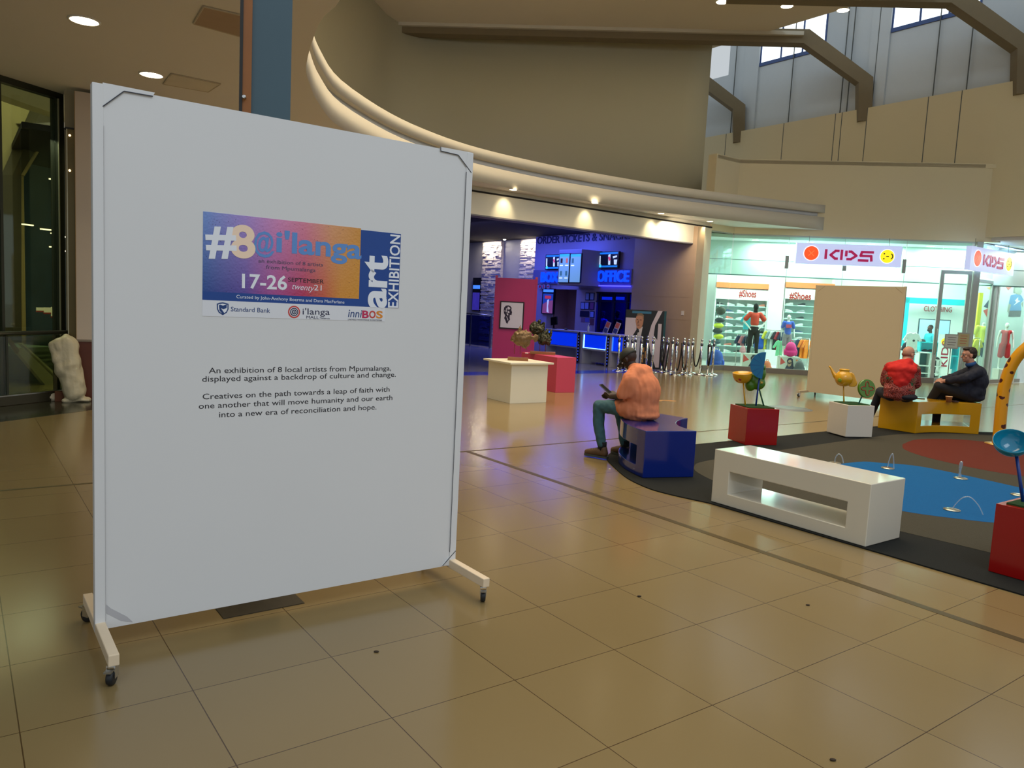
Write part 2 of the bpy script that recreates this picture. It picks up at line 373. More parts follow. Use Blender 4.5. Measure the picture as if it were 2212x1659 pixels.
# portal frames crossing the upper hall
beamm = M('portal_frame_paint', (126, 112, 86), .8)
PLf = FL(845, 75, 10.4); PRf = FL(1735, 98, 10.4); LG = Vector((10.62, 25.3, 0))
def portal(shift, name, full=True):
    m = MB(); a = Vector((PLf.x, PLf.y, 0))+shift; b = Vector((PRf.x, PRf.y, 0))+shift; c = LG+shift
    F = frame(a, b); F2 = frame(b, c); L = (b-a).length; l2 = (Vector((c.x, c.y, 0))-Vector((b.x, b.y, 0))).length
    w = .22
    if full:
        m.T = F; m.box(0 if full is True else L-full, L, -w, w, 10.4, 10.83)
    m.T = F2
    poly = [(-.02, 10.83), (.12, 10.83), (l2+.3, 9.34), (l2+.38, 8.0), (l2-.02, 8.0), (l2-.12, 9.18), (-.02, 10.4)]
    vs = [(x, -w, z) for x, z in poly]+[(x, w, z) for x, z in poly]; n = len(poly)
    m.add(vs, [tuple(range(n)), tuple(range(2*n-1, n-1, -1))]+[(i, (i+1) % n, (i+1) % n+n, i+n) for i in range(n)])
    return struct(m, name, beamm)
# unseen roof over the trough, added to darken the lower clerestory wall
m = MB(); c_ = [LPT(13.5, -3.0), LPT(-14, -3.0), LPT(-14, .8), LPT(13.5, .8)]; m.prism([(p.x, p.y) for p in c_], 14.0, 14.1); c_ = [LPT(13.5, -2.9), LPT(-14, -2.9), LPT(-14, -2.6), LPT(13.5, -2.6)]; struct(m, 'ceiling_trough_blocker', coolw)
portal(Vector((0, 0, 0)), 'trim_8')
portal(E2*4.85, 'trim_9', 2.0)
portal(-E2*4.5, 'trim_10', 6.0)
# light upstand strip between beam and ceiling
F = frame(PLf, PRf)
struct(MB(F).box(.1, (PRf-PLf).length-.1, -.35, .35, 10.6, 10.72), 'trim_11', trimw)

# ---- cinema front
O0 = Vector((5.55, 22.45, 0)); FO = frame(O0-E1*16, O0); OL = 16.0      # x = 16+s
m = MB(FO); m.box(3.5, 15.3, 0, .35, 3.63, 4.12); m.box(15.28, 15.97, 0, .35, 0, 4.12); m.box(3.5, 15.97, .05, .35, 4.12, 4.25); m.box(3.0, 6.2, 0, .35, 0, 4.25)
struct(m, 'wall_entrance', M('entrance_paint', (222, 214, 192), .6, var=.02))
struct(MB(FO).box(3.5, 15.97, -.012, .05, 4.125, 4.16), 'trim_12', M('black_gap', (25, 20, 15), .8))
struct(MB(FO).box(6.2, 15.28, -.006, .36, 3.60, 3.632), 'trim_13', M('frame_grey', (120, 116, 120), .5))
# wall W: right-hand wall of the foyer (runs away along E2)
J = Vector((4.97, 21.9, 0)); FW = frame(J+E2*14, J)     # x = 14-t, local +y is behind the wall (E1)
tanm = M('foyer_tile_wall', (176, 150, 122), .35, var=.04); foy = M('foyer_wall_paint', (150, 140, 170), .6, var=.03)
def wx(t): return 14-t
m = MB(FW); m.box(wx(2.4), wx(-.05), 0, .3, 0, 4.1)
for z in (.8, 1.45, 2.1, 2.75, 3.4): m.box(wx(2.38), wx(0), -.003, .001, z, z+.008)
struct(m, 'wall_right', tanm)
m = MB(FW); m.box(wx(7.4), wx(4.25), 0, .3, 2.25, 4.1); m.box(wx(4.25), wx(2.4), 0, .3, 2.2, 4.1)      # upper wall over the box office
m.box(wx(7.4), wx(6.55), 0, .3, 0, 2.3); m.box(wx(5.0), wx(4.15), 0, .3, 0, 2.3)
struct(m, 'wall_box_office', foy)
m = MB(FW); m.box(wx(8.2), wx(4.95), .9, 1.0, 0, 2.6); m.box(wx(8.2), wx(6.5), .32, .9, 0, 2.6); m.box(wx(5.0), wx(4.95), .3, .9, 0, 2.6); m.box(wx(6.6), wx(4.95), .3, 1, 2.3, 2.4); struct(m, 'wall_alcove', M('alcove_paint', (150, 115, 130), .6))
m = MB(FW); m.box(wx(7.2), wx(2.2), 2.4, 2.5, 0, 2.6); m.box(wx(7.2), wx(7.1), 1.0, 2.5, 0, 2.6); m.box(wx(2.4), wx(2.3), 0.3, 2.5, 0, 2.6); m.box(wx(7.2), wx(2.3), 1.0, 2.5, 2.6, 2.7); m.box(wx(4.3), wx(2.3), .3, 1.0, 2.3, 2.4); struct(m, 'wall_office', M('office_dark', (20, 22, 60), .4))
stone = M('stacked_stone', (190, 180, 170), .9, var=.3, scale=14, bump=1.0, bscale=18)
m = MB(FW)
rnd = random.Random(3)
struct(MB(FW).box(wx(15), wx(7.4), .45, .7, 0, 4.4), 'wall_left', M('grey_foyer_panel', (150, 148, 150), .5))
for k, (a, b) in enumerate([(7.42, 8.75), (10.0, 11.3)]):
    m = MB(FW); z = 0
    while z < 4.25:
        h = rnd.uniform(.035, .08); x = wx(b)
        while x < wx(a):
            l = min(rnd.uniform(.15, .5), wx(a)-x); m.box(x, x+l-.004, .3+rnd.uniform(0, .06), .46, z, z+h-.004); x += l
        z += h
    struct(m, 'trim_%d' % (14+k), stone)
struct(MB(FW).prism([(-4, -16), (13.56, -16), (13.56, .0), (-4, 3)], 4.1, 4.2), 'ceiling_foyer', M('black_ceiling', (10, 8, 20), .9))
struct(MB(FO).box(1, 15.0, .35, 12, 0, .003), 'floor_foyer', M('foyer_floor', (120, 120, 140), .12, var=.05))
struct(MB(FO).box(6.2, 14.6, -.32, .35, .0, .004), 'trim_16', M('blue_lit_floor_edge', (40, 50, 190), .15))  # blue light on the glossy floor edge, put into the strip's colour
# end wall of the foyer on the left, unseen but closes the room
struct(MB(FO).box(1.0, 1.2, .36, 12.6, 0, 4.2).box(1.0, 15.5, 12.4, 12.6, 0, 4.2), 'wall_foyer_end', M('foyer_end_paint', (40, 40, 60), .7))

# ---- kids store shell
F1 = frame(K0, K1); F2 = frame(K1, K2); F3 = frame(K2, K3); L1 = (K1-K0).length; L2 = (K2-K1).length
GT = 4.07
m = MB(F1); m.box(-.05, L1, 0, .3, GT, 6.22); m.T = F2; m.box(0, L2+.6, 0, .3, GT, 6.22)
struct(m, 'wall_front', plaster)
m = MB(F1); m.box(0, L1, -.02, .12, 0, .15); m.T = F2; m.box(0, L2-.75, -.02, .12, 0, .15); m.T = F3; m.box(1.0, 6, -.02, .12, 0, .12)
struct(m, 'baseboard_front', M('sill_grey', (128, 118, 108), .4))
m = MB(); m.prism([tuple(K0), tuple(K1), tuple(K2), (20, 19), (24, 30), (8, 34)], 6.1, 6.2); struct(m, 'ceiling_ledge', plaster)  # unseen ledge slab, put in to keep light out of the shop
# soffit over the shop corner
m = MB(F3); m.box(.25, 7, -1.5, .3, 4.1, 4.3); struct(m, 'ceiling_soffit', M('soffit_paint', (205, 200, 190), .8))
shopw = M('shop_white_wall', (236, 240, 236), .6, var=.01)
BK = 5.2
m = MB(F2); m.box(-3.0, 12, BK, BK+.2, 0, 4.0); struct(m, 'wall_shop_back', shopw)
m = MB(F2); m.box(-.9, -.75, -.3, BK, 0, 4.0); struct(m, 'wall_shop_left', shopw)
m = MB(F2); m.prism([(-.9, -.2), (0, .12), (L2, .12), (12, 5), (12, 9), (-1, 9)], 3.95, 4.05); struct(m, 'ceiling_shop', M('shop_ceiling', (235, 240, 238), .7))
m = MB(F2); m.prism([(-.9, -.2), (0, .12), (L2, .1), (12, 5), (12, 9), (-1, 9)], 0, .006); struct(m, 'floor_shop', M('shop_floor', (215, 215, 208), .15))

# ================================================================== EXHIBITION BOARDS
white_paint = M('board_white_paint', (222, 223, 224), .55, var=.015, scale=2)
chrome = M('chrome', (215, 215, 215), .12, metal=1, var=0)
steel = M('brushed_steel', (170, 170, 165), .3, metal=1, var=.05)
black_rubber = M('black_rubber', (22, 26, 30), .45, var=.1)
def caster(root, F, x, y, ang=0, r=.033):
    c = MB(F @ Matrix.Translation((x, y, 0)) @ Matrix.Rotation(ang, 4, 'Z'))
    f = MB(c.T); f.box(-.018, .018, -.02, .02, .078, .084); f.box(-.018, -.015, -.016, .022, .03, .08); f.box(.015, .018, -.016, .022, .03, .08)
    fo = f.build('caster_fork', chrome, root)
    w = MB(c.T); w.lathe([(.012, -.013), (r-.004, -.013), (r, -.008), (r, .008), (r-.004, .013), (.012, .013)], (0, .012, r), 20, (1, 0, 0))
    w.build('wheel', black_rubber, fo)
    b = MB(c.T); b.box(-.015, .015, .02, .055, .066, .072); b.build('brake_pedal', steel, fo)
def rolling_board(loc, rz, L, z1, label, mat, footmat, cat='display board', details=True):
    root = thing('exhibition_board', loc, label, cat, rz); F = Matrix.Translation(loc) @ Matrix.Rotation(rz, 4, 'Z')
    MB(F).box(.04, L-.04, .006, .04, .10, z1-.006).build('panel', mat, root)
    for x0, x1 in ((0, .042), (L-.042, L)):
        MB(F).box(x0, x1, 0, .05, .09, z1).build('stile', mat, root, bevel=.002)
        foot = MB(F).box(x0, x1, -.36, .40, .085, .135).build('foot', footmat, root, bevel=.004)
    for x in (.021, L-.021):
        for y, a in ((-.33, 2.6), (.37, .5)): caster(root, F, x, y, a)
    return root, F
B0 = Vector((-1.80, 3.27, 0)); BL, BZ = 1.885, 2.47
board, FB = rolling_board(B0, AX, BL, BZ, 'large white rolling board with colourful art exhibition poster and black text in the foreground', white_paint, M('foot_cream_paint', (226, 206, 176), .5))
def BP(px, py): return UZ(FB, px, py)
gap = M('board_gap_line', (62, 64, 74), .8)
def pline(F, pts, w, mat, name, parent, y=-.0005, t=.001):
    m = MB(F)
    for (a, b) in zip(pts[:-1], pts[1:]):
        d = Vector(b)-Vector(a); n = Vector((-d.y, d.x)).normalized()*w/2
        m.face([(a[0]+n.x, a[1]+n.y), (b[0]+n.x, b[1]+n.y), (b[0]-n.x, b[1]-n.y), (a[0]-n.x, a[1]-n.y)], t, y)
    return m.build(name, mat, parent)
# gussets at the corners and the gaps around them
for tri, ln in (([(222, 178), (222, 230), (268, 197), (330, 208), (335, 200)], [(222, 230), (268, 197), (330, 208)]),
                ([(952, 317), (952, 326), (990, 335), (1018, 373), (1022, 330)], [(952, 317), (952, 326), (990, 335), (1018, 373)]),
                ([(982, 1190), (956, 1222), (985, 1222)], [(984, 1190), (956, 1222)])):
    MB(FB).face([BP(*p) for p in tri], .005, .0065).build('gusset', white_paint, board)
    pline(FB, [BP(*p) for p in ln], .004, gap, 'gap', board)
pline(FB, [(BL-.043, BP(1018, 373)[1]), (BL-.043, BP(985, 1190)[1])], .003, gap, 'gap', board)
pline(FB, [(.043, 2.3), (.043, .14)], .002, M('light_seam', (190, 190, 192), .7), 'gap', board)
MB(FB).face([BP(*p) for p in [(222, 1300), (222, 1322), (262, 1342), (288, 1345), (275, 1333), (240, 1315)]], .0006, .0058).build('stain', M('grey_scuff', (184, 184, 188), .7), board)
# ---- poster on the board
def poster_mat():
    m = bpy.data.materials.new('poster_print'); m.use_nodes = True; nt = m.node_tree; b = nt.nodes['Principled BSDF']; N = nt.nodes.new; L = nt.links.new
    g = N('ShaderNodeTexCoord'); mp = N('ShaderNodeSeparateXYZ'); L(g.outputs['Generated'], mp.inputs[0])
    cr = N('ShaderNodeValToRGB'); e = cr.color_ramp.elements; e[0].position = .02; e[0].color = S(120, 150, 215); e[1].position = 1; e[1].color = S(214, 150, 66)
    for p, c in ((.24, (170, 145, 215)), (.45, (215, 140, 190)), (.62, (222, 135, 160)), (.8, (222, 160, 115))): x = e.new(p); x.color = S(c)
    cr2 = N('ShaderNodeValToRGB'); e = cr2.color_ramp.elements; e[0].position = .0; e[0].color = S(36, 78, 150); e[1].position = 1; e[1].color = S(216, 150, 50)
    for p, c in ((.25, (95, 75, 160)), (.42, (170, 80, 150)), (.62, (190, 55, 95)), (.75, (205, 95, 70)), (.87, (216, 145, 55))): x = e.new(p); x.color = S(c)
    L(mp.outputs[0], cr.inputs[0]); L(mp.outputs[0], cr2.inputs[0])
    mx = N('ShaderNodeMix'); mx.data_type = 'RGBA'; L(mp.outputs[2], mx.inputs['Factor']); L(cr2.outputs[0], mx.inputs['A']); L(cr.outputs[0], mx.inputs['B'])
    t2 = N('ShaderNodeTexVoronoi'); t2.inputs['Scale'].default_value = 62; L(g.outputs['Object'], t2.inputs['Vector'])
    lt = N('ShaderNodeMath'); lt.operation = 'LESS_THAN'; lt.inputs[1].default_value = .12; L(t2.outputs['Distance'], lt.inputs[0])
    nz = N('ShaderNodeTexNoise'); nz.inputs['Scale'].default_value = 9; L(g.outputs['Object'], nz.inputs['Vector'])
    gt = N('ShaderNodeMath'); gt.operation = 'GREATER_THAN'; gt.inputs[1].default_value = .5; L(nz.outputs['Fac'], gt.inputs[0])
    ml = N('ShaderNodeMath'); ml.operation = 'MULTIPLY'; L(lt.outputs[0], ml.inputs[0]); L(gt.outputs[0], ml.inputs[1])
    m3 = N('ShaderNodeMath'); m3.operation = 'MULTIPLY'; m3.inputs[1].default_value = .8; L(ml.outputs[0], m3.inputs[0])
    m2 = N('ShaderNodeMix'); m2.data_type = 'RGBA'; m2.inputs['B'].default_value = S(60, 50, 90); L(m3.outputs[0], m2.inputs['Factor']); L(mx.outputs['Result'], m2.inputs['A']); L(m2.outputs['Result'], b.inputs['Base Color'])
    n3 = N('ShaderNodeTexVoronoi'); n3.inputs['Scale'].default_value = 90; L(g.outputs['Object'], n3.inputs['Vector'])
    bp = N('ShaderNodeBump'); bp.inputs['Strength'].default_value = .5; bp.inputs['Distance'].default_value = .002; L(n3.outputs['Distance'], bp.inputs['Height']); L(bp.outputs[0], b.inputs['Normal'])
    b.inputs['Roughness'].default_value = .45; return m
poster = thing('exhibition_poster', tuple(B0), 'landscape art exhibition poster in blue, pink and orange stuck on the large white board', 'poster', AX)
def CP(x, y): return BP(420+x/4.608, 440+y/4.608)
pu0, pzt = CP(90, 75); pug = CP(1662, 245)[0]; pu1 = CP(2060, 300)[0]; pz_s = CP(90, 957)[1]; pz_b = CP(90, 872)[1]; pz_w = CP(90, 1118)[1]
MB(FB).box(pu0, CP(1900, 1100)[0], .0045, .006, pz_w, pz_s+.002).build('logo_strip', M('poster_white', (228, 230, 236), .4, var=0), poster)
MB(FB).box(pu0, pug, .0045, .006, pz_b, pzt).build('print', poster_mat(), poster)
navy = M('poster_blue', (24, 70, 148), .45, var=.05, scale=30)
MB(FB).box(pu0, pug, .0044, .006, pz_s, pz_b).build('caption_band', navy, poster)
MB(FB).box(pug, pu1, .0044, .006, pz_s+.0, CP(2040, 300)[1]+.0).build('title_block', navy, poster)
def TP(s, x0, y0, x1, y1, cap, mat, y=.0042, crop=True, parent=None, name='lettering', bold=0, **k):
    f = CP if crop else BP
    a = Vector(f(x0, y0)); b = Vector(f(x1, y1)); h = f(x0, y0-cap)[1]-a.y; d = b-a
    return text(s, name, mat, parent or poster, FB, a.x, a.y, d.length, h, y=y, t=.0006, bold=bold, rot=math.atan2(d.y, d.x), **k)
pw = M('print_white', (236, 240, 248), .45, var=0); pc = M('print_cream', (250, 222, 196), .45, var=0); pb = M('print_sky_blue', (96, 146, 212), .45, var=0)
pk = M('print_black', (26, 24, 34), .5, var=0); pn = M('print_navy', (24, 62, 124), .45, var=0); pd = M('print_grey_purple', (88, 76, 104), .5, var=0)
TP('8', 368, 525, 612, 532, 312, pc, y=.0040, bold=.03); TP('#', 120, 500, 425, 505, 300, pw, y=.0036, bold=.03)
TP('@', 596, 470, 800, 482, 190, pb, bold=.02); TP("i'langa", 815, 474, 1665, 548, 205, pb, bold=.025)
TP('an exhibition of 8 artists', 640, 585, 1282, 625, 38, pd); TP('from Mpumalanga', 715, 648, 1208, 680, 38, pd)
TP('17-26', 475, 836, 925, 856, 140, pw, bold=.02); TP('SEPTEMBER', 935, 776, 1290, 796, 42, pk)
TP('twenty', 975, 850, 1195, 872, 62, pw, slant=.0, shear=.35, bold=-.005); TP('21', 1193, 862, 1268, 866, 56, pw)
TP('Curated by John-Anthony Boerma and Dana MacFarlane', 420, 940, 1495, 995, 33, pw)
# vertical words, reading upwards
def TV(s, xb, y0, y1, cap, mat, bold):
    a = Vector(CP(xb, y0)); b = Vector(CP(xb, y1)); h = abs(a.x-CP(xb-cap, y0)[0])
    text(s, 'lettering', mat, poster, FB, a.x, a.y, b.y-a.y, h, y=.0036, t=.0006, bold=bold, rot=PI/2)
TV('art', 1903, 1042, 520, 255, pw, .03); TV('EXHIBITION', 2026, 1038, 312, 98, pw, .015)
# sponsor marks
def pdisc(x, y, r, mat, yy, name='emblem', n=28, parent=None, F=None): 
    u, z = CP(x, y); rr = CP(x+r, y)[0]-u
    return MB(FB).face(disc(n, u, z, rr), .0006, yy).build(name, mat, parent or poster)
sh = [(225, 995), (258, 985), (285, 982), (312, 988), (342, 996), (342, 1050), (325, 1085), (285, 1110), (243, 1083), (227, 1050)]
MB(FB).face([CP(*p) for p in sh], .0006, .0044).build('shield_emblem', pn, poster)
MB(FB).face([CP(285+(x-285)*.8, 1044+(y-1044)*.8) for x, y in sh], .0006, .0039).build('shield_emblem', pw, poster)
MB(FB).face([CP(*p) for p in [(245, 1010), (262, 1005), (285, 1015), (325, 1002), (322, 1040), (290, 1050), (265, 1040), (300, 1090), (283, 1098), (252, 1065)]], .0006, .0034).build('shield_emblem', pn, poster)
TP('Standard Bank', 365, 1070, 755, 1086, 46, pn)
pred = M('print_red', (205, 70, 62), .45, var=0); pdk = M('print_dark_navy', (44, 46, 78), .45, var=0); por = M('print_orange', (226, 140, 40), .45, var=0); pmg = M('print_magenta', (196, 40, 90), .45, var=0)
for i, (r, mt) in enumerate(((60, pred), (46, pw), (40, pdk), (30, pw), (24, pdk), (13, pw), (8, pdk))): pdisc(995, 1078, r, mt, .0044-.0005*i, 'swirl_emblem')
TP("i'langa", 1080, 1102, 1350, 1106, 62, pdk); TP('MALL', 1118, 1142, 1240, 1146, 27, pdk); TP('Nelspruit', 1252, 1143, 1350, 1150, 14, pdk, bold=0)
TP('inni', 1532, 1128, 1670, 1134, 80, pn, shear=.15); TP('B', 1672, 1136, 1738, 1138, 72, pmg, bold=.03); TP('O', 1742, 1136, 1806, 1138, 70, pred, bold=.03); TP('S', 1812, 1138, 1876, 1140, 70, por, bold=.03)
TP('LAEVELD NASIONALE KUNSTEFEES', 1532, 1158, 1870, 1168, 13, pk, bold=0)
# wall text below
wt = thing('wall_text', tuple(B0), 'black lettering about the artists under the poster on the large white board', 'lettering', AX)
for s, a, b in (('An exhibition of 8 local artists from Mpumalanga,', (451.9, 806.5), (846, 800.5)), ('displayed against a backdrop of culture and change.', (437.5, 825), (856, 814)),
                ('Creatives on the path towards a leap of faith with', (438.5, 863), (842.5, 846)), ('one another that will move humanity and our earth', (430, 883.5), (848.5, 864)), ('into a new era of reconciliation and hope.', (474, 902), (814, 884.5))):
    TP(s, *a, *b, 12.2, pk, y=.0058, crop=False, parent=wt, name='text_line', bold=0)

# second rolling board before the shop
b2a = Vector((6.35, 16.45, 0)); b2, FB2 = rolling_board(tuple(b2a), R(-48), 1.84, 2.385, 'plain beige rolling board standing in front of the children\'s shop window', M('board_beige_paint', (188, 174, 144), .6, var=.01), M('board_beige_paint'))
for p, q in (((.06, 2.25), (.20, 2.36)), ((1.78, 2.25), (1.64, 2.36))): pline(FB2, [p, q], .006, M('beige_gap', (150, 130, 100), .8), 'gap', b2, y=.005)
# pink rolling panel by the cinema
pink = M('pink_paint', (172, 42, 102), .5, var=.02); pinkr = M('coral_pink_paint', (196, 66, 92), .5, var=.02)
pa = FL(1063, 791); pb_ = FL(1154, 791)
b3, FP = rolling_board((pa.x, 19.3, 0), R(-4), 1.06, 2.30, 'bright pink rolling panel with a framed black portrait near the cinema entrance', pink, pinkr)
for x in (.0, 1.0): MB(FP).box(x, x+.06, 0, .05, 2.30, 2.35).build('corner_cap', pinkr, b3)
f = thing('framed_portrait', tuple(FP.translation), 'framed black ink portrait of a head hung on the bright pink panel', 'picture', R(-4))
def PP(px, py, off=0): return UZ(FP, px, py, off)
u0, z1 = PP(1081, 650); u1, z0 = PP(1130, 712)
MB(FP).box(u0, u1, -.03, 0, z0, z1).build('frame', M('black_frame', (14, 12, 18), .4), f)
MB(FP).box(u0+.03, u1-.03, -.032, -.028, z0+.03, z1-.03).build('paper', M('portrait_paper', (205, 200, 215), .7), f)
def oc8(x, y): return 1080+x/11.06, 640+y/11.06
ink = M('ink', (38, 30, 55), .7)
m = MB(FP)
for poly in ([(100, 270), (140, 225), (200, 215), (250, 235), (280, 280), (270, 330), (290, 380), (275, 450), (240, 440), (230, 500), (240, 560), (200, 600), (180, 660), (150, 640), (130, 580), (100, 520), (125, 460), (95, 400), (90, 330)],):
    m.face([PP(*oc8(*p), -.03) for p in poly], .001, -.0325)
m.build('portrait', ink, f)
m = MB(FP)
for poly in ([(185, 250), (215, 250), (250, 290), (220, 320), (175, 310)], [(145, 290), (160, 280), (165, 380), (150, 385)], [(190, 340), (230, 370), (225, 400), (180, 390)], [(160, 400), (200, 420), (195, 460), (170, 450)], [(150, 480), (165, 480), (200, 570), (185, 580)], [(110, 330), (125, 330), (130, 370), (115, 375)]):
    m.face([PP(*oc8(*p), -.03) for p in poly], .001, -.0336)
m.build('portrait_highlight', M('portrait_paper'), f)

# ================================================================== PEDESTALS AND SCULPTURES
def frame_at(c, deg): return Matrix.Translation((c[0], c[1], 0)) @ Matrix.Rotation(R(deg), 4, 'Z')
ped = thing('plinth', (-.02, 12.64, 0), 'white square plinth with an overhanging top carrying the brown fish sculpture', 'plinth', R(33))
F = frame_at((-.02, 12.64), 33)
MB(F).box(0, .74, 0, .74, 0, .66).build('body', M('plinth_white', (226, 220, 198), .5, var=.02), ped, bevel=.003)
MB(F).box(-.07, .81, -.07, .81, .66, .69).build('top', M('plinth_white'), ped, bevel=.003)
pp = thing('plinth', (.84, 14.61, 0), 'long pink plinth carrying the dark horned sculpture behind the white plinth', 'plinth', R(30))
F = frame_at((.84, 14.61), 30)
MB(F).box(0, .44, 0, 1.35, 0, .68).build('body', pinkr, pp, bevel=.003)
def bframe(c):
    """upright plane through c that faces the camera station"""
    c = Vector((c[0], c[1], 0)); d = c.normalized(); x = Vector((d.y, -d.x, 0)); return frame(c, c+x)
bronze = M('bronze_brown', (112, 88, 56), .5, metal=.3, var=.25, scale=20, bump=.6, bscale=35); bronzed = M('bronze_dark_green', (62, 62, 44), .45, metal=.3, var=.4, scale=14, bump=.7, bscale=25)
woodm = M('sculpture_wood', (140, 92, 52), .5, var=.15, scale=20)
FC = bframe((-.02+.28, 12.64+.5)); c3 = FC.to_3x3(); 
def P3(F, px, py, dy=0):
    u, z = UZ(F, *oc8(px, py)); return F @ Vector((u, dy, z))
def loc8(F, x, y): u, z = UZ(F, *oc8(x, y)); return u, z
fish = thing('fish_sculpture', tuple(P3(FC, 440, 1430))[:2]+(.69,), 'brown fish sculpture on a wooden block standing on the white plinth', 'sculpture')
u0, _ = loc8(FC, 190, 1400); u1, _ = loc8(FC, 680, 1400)
MB(FC).box(u0, u1, -.07, .07, .69, .745).build('wooden_base', woodm, fish, bevel=.004)
for x in (345, 480): MB().tube([P3(FC, x, 1375), P3(FC, x+8, 1150)], .006, 8).build('rod', M('rust_rod', (120, 50, 30), .6), fish)
k = (loc8(FC, 1000, 1000)[0]-loc8(FC, 0, 1000)[0])/1000; Rt = c3
pr = [('e', P3(FC, 500, 1000), (225*k, .085, 190*k), Rt), ('e', P3(FC, 640, 960), (130*k, .06, 130*k), Rt), ('c', P3(FC, 330, 1040), 70*k, P3(FC, 285, 1045), 40*k),
      ('c', P3(FC, 720, 985), 50*k, P3(FC, 830, 1000), 45*k), ('e', P3(FC, 850, 1000), (70*k, .02, 100*k), Rt), ('c', P3(FC, 470, 820), 45*k, P3(FC, 490, 690), 10*k), ('c', P3(FC, 620, 850), 35*k, P3(FC, 630, 790), 10*k),
      ('c', P3(FC, 560, 1180), 40*k, P3(FC, 640, 1275), 10*k), ('e', P3(FC, 640, 1120), (90*k, .03, 90*k), Rt)]
blob('body', pr, bronze, fish, vox=.008, smooth=2, disp=.02, dscale=.05)
m = MB(); m.ell(P3(FC, 425, 890, -.085), .014); m.build('eye', M('eye_ring', (200, 180, 140), .3), fish)
FR = bframe((.84+.1, 14.61+.75)); k = (loc8(FR, 1000, 1000)[0]-loc8(FR, 0, 1000)[0])/1000; Rt = FR.to_3x3()
rh = thing('horned_sculpture', tuple(P3(FR, 1020, 1380))[:2]+(.68,), 'dark green horned animal sculpture on a wooden block standing on the pink plinth', 'sculpture')
u0, _ = loc8(FR, 720, 1340); u1, _ = loc8(FR, 1325, 1340)
MB(FR).box(u0, u1, -.08, .08, .68, .735).build('wooden_base', woodm, rh, bevel=.004)
for x in (950, 1085): MB().tube([P3(FR, x, 1340), P3(FR, x+5, 1080)], .006, 8).build('rod', M('rust_rod'), rh)
pr = [('e', P3(FR, 840, 760), (130*k, .11, 150*k), Rt), ('e', P3(FR, 960, 800), (120*k, .11, 100*k), Rt), ('c', P3(FR, 900, 700), 45*k, P3(FR, 930, 610), 40*k), ('c', P3(FR, 1020, 760), 45*k, P3(FR, 1035, 650), 38*k),
      ('e', P3(FR, 1010, 900), (90*k, .09, 90*k), Rt), ('e', P3(FR, 1040, 1030), (175*k, .12, 120*k), Rt), ('e', P3(FR, 900, 960), (90*k, .09, 70*k), Rt), ('c', P3(FR, 1170, 980), 60*k, P3(FR, 1240, 800), 14*k), ('c', P3(FR, 1110, 920), 50*k, P3(FR, 1135, 800), 12*k), ('c', P3(FR, 1150, 1080), 80*k, P3(FR, 1190, 1020), 40*k)]
blob('body', pr, bronzed, rh, vox=.009, smooth=2, disp=.05, dscale=.06)
m = MB(FR)
cu, cz = loc8(FR, 655, 1290); FRc = FR @ Matrix.Translation((cu, -.25, 0))
fl = MB(FRc); 
for a in range(5): fl.ell((math.cos(a*1.26)*.02, math.sin(a*1.26)*.02, .70), (.018, .018, .01), 8, 5)
tag(fl.build('paper_flower', M('paper_white', (230, 225, 220), .7)), 'small white crumpled paper flower lying on the left end of the pink plinth', 'flower')

# ================================================================== BENCHES
def bench(name, inner, outer, mat, label, h=.48, z0=.012, a=.15, zb=.115, zt=.31, n=20):
    def q(P, t):
        p0, pm, p1 = (Vector(p) for p in P); c = pm*2-(p0+p1)/2; return p0*(1-t)**2+c*2*t*(1-t)+p1*t*t
    m = MB()
    def seg(t0, t1, za, zc):
        k = max(1, int(n*(t1-t0)+.5)); I = [q(inner, t0+(t1-t0)*i/k) for i in range(k+1)]; O = [q(outer, t0+(t1-t0)*i/k) for i in range(k+1)]
        m.prism([tuple(p) for p in I]+[tuple(p) for p in O[::-1]], za, zc, smooth=False)
    Lc = (Vector(inner[0])-Vector(inner[2])).length; f = a/Lc
    # one continuous ring-shaped section: built as a grid so the faces join
    ts = [0]+[f+(1-2*f)*i/n for i in range(n+1)]+[1]; zs = [z0, zb, zt, h]
    I = [[(q(inner, t).x, q(inner, t).y, z) for z in zs] for t in ts]; O = [[(q(outer, t).x, q(outer, t).y, z) for z in zs] for t in ts]
    K = len(ts); vs = [p for r in I for p in r]+[p for r in O for p in r]; o = K*4
    fs = []
    ix = lambda i, j: i*4+j
    for i in range(K-1):
        for j in range(3):
            if j == 1 and 0 < i < K-2: continue
            fs.append((ix(i, j), ix(i+1, j), ix(i+1, j+1), ix(i, j+1))); fs.append((o+ix(i+1, j), o+ix(i, j), o+ix(i, j+1), o+ix(i+1, j+1)))
        fs.append((ix(i, 3), ix(i+1, 3), o+ix(i+1, 3), o+ix(i, 3))); fs.append((ix(i+1, 0), ix(i, 0), o+ix(i, 0), o+ix(i+1, 0)))
        if 0 < i < K-2:
            fs.append((ix(i, 1), ix(i+1, 1), o+ix(i+1, 1), o+ix(i, 1))); fs.append((ix(i+1, 2), ix(i, 2), o+ix(i, 2), o+ix(i+1, 2)))
    for i in (1, K-2): fs.append((ix(i, 1), ix(i, 2), o+ix(i, 2), o+ix(i, 1)))
    for i in (0, K-1):
        for j in range(3): fs.append((ix(i, j), ix(i, j+1), o+ix(i, j+1), o+ix(i, j)))
    m.add(vs, fs); ob = m.build(name, mat, bevel=.006, seg=3); return tag(ob, label, 'bench', 'play area benches')
wb0 = Vector((1.80, 6.60)); d = Vector((-E2.x, -E2.y)); n_ = Vector((E1.x, E1.y))
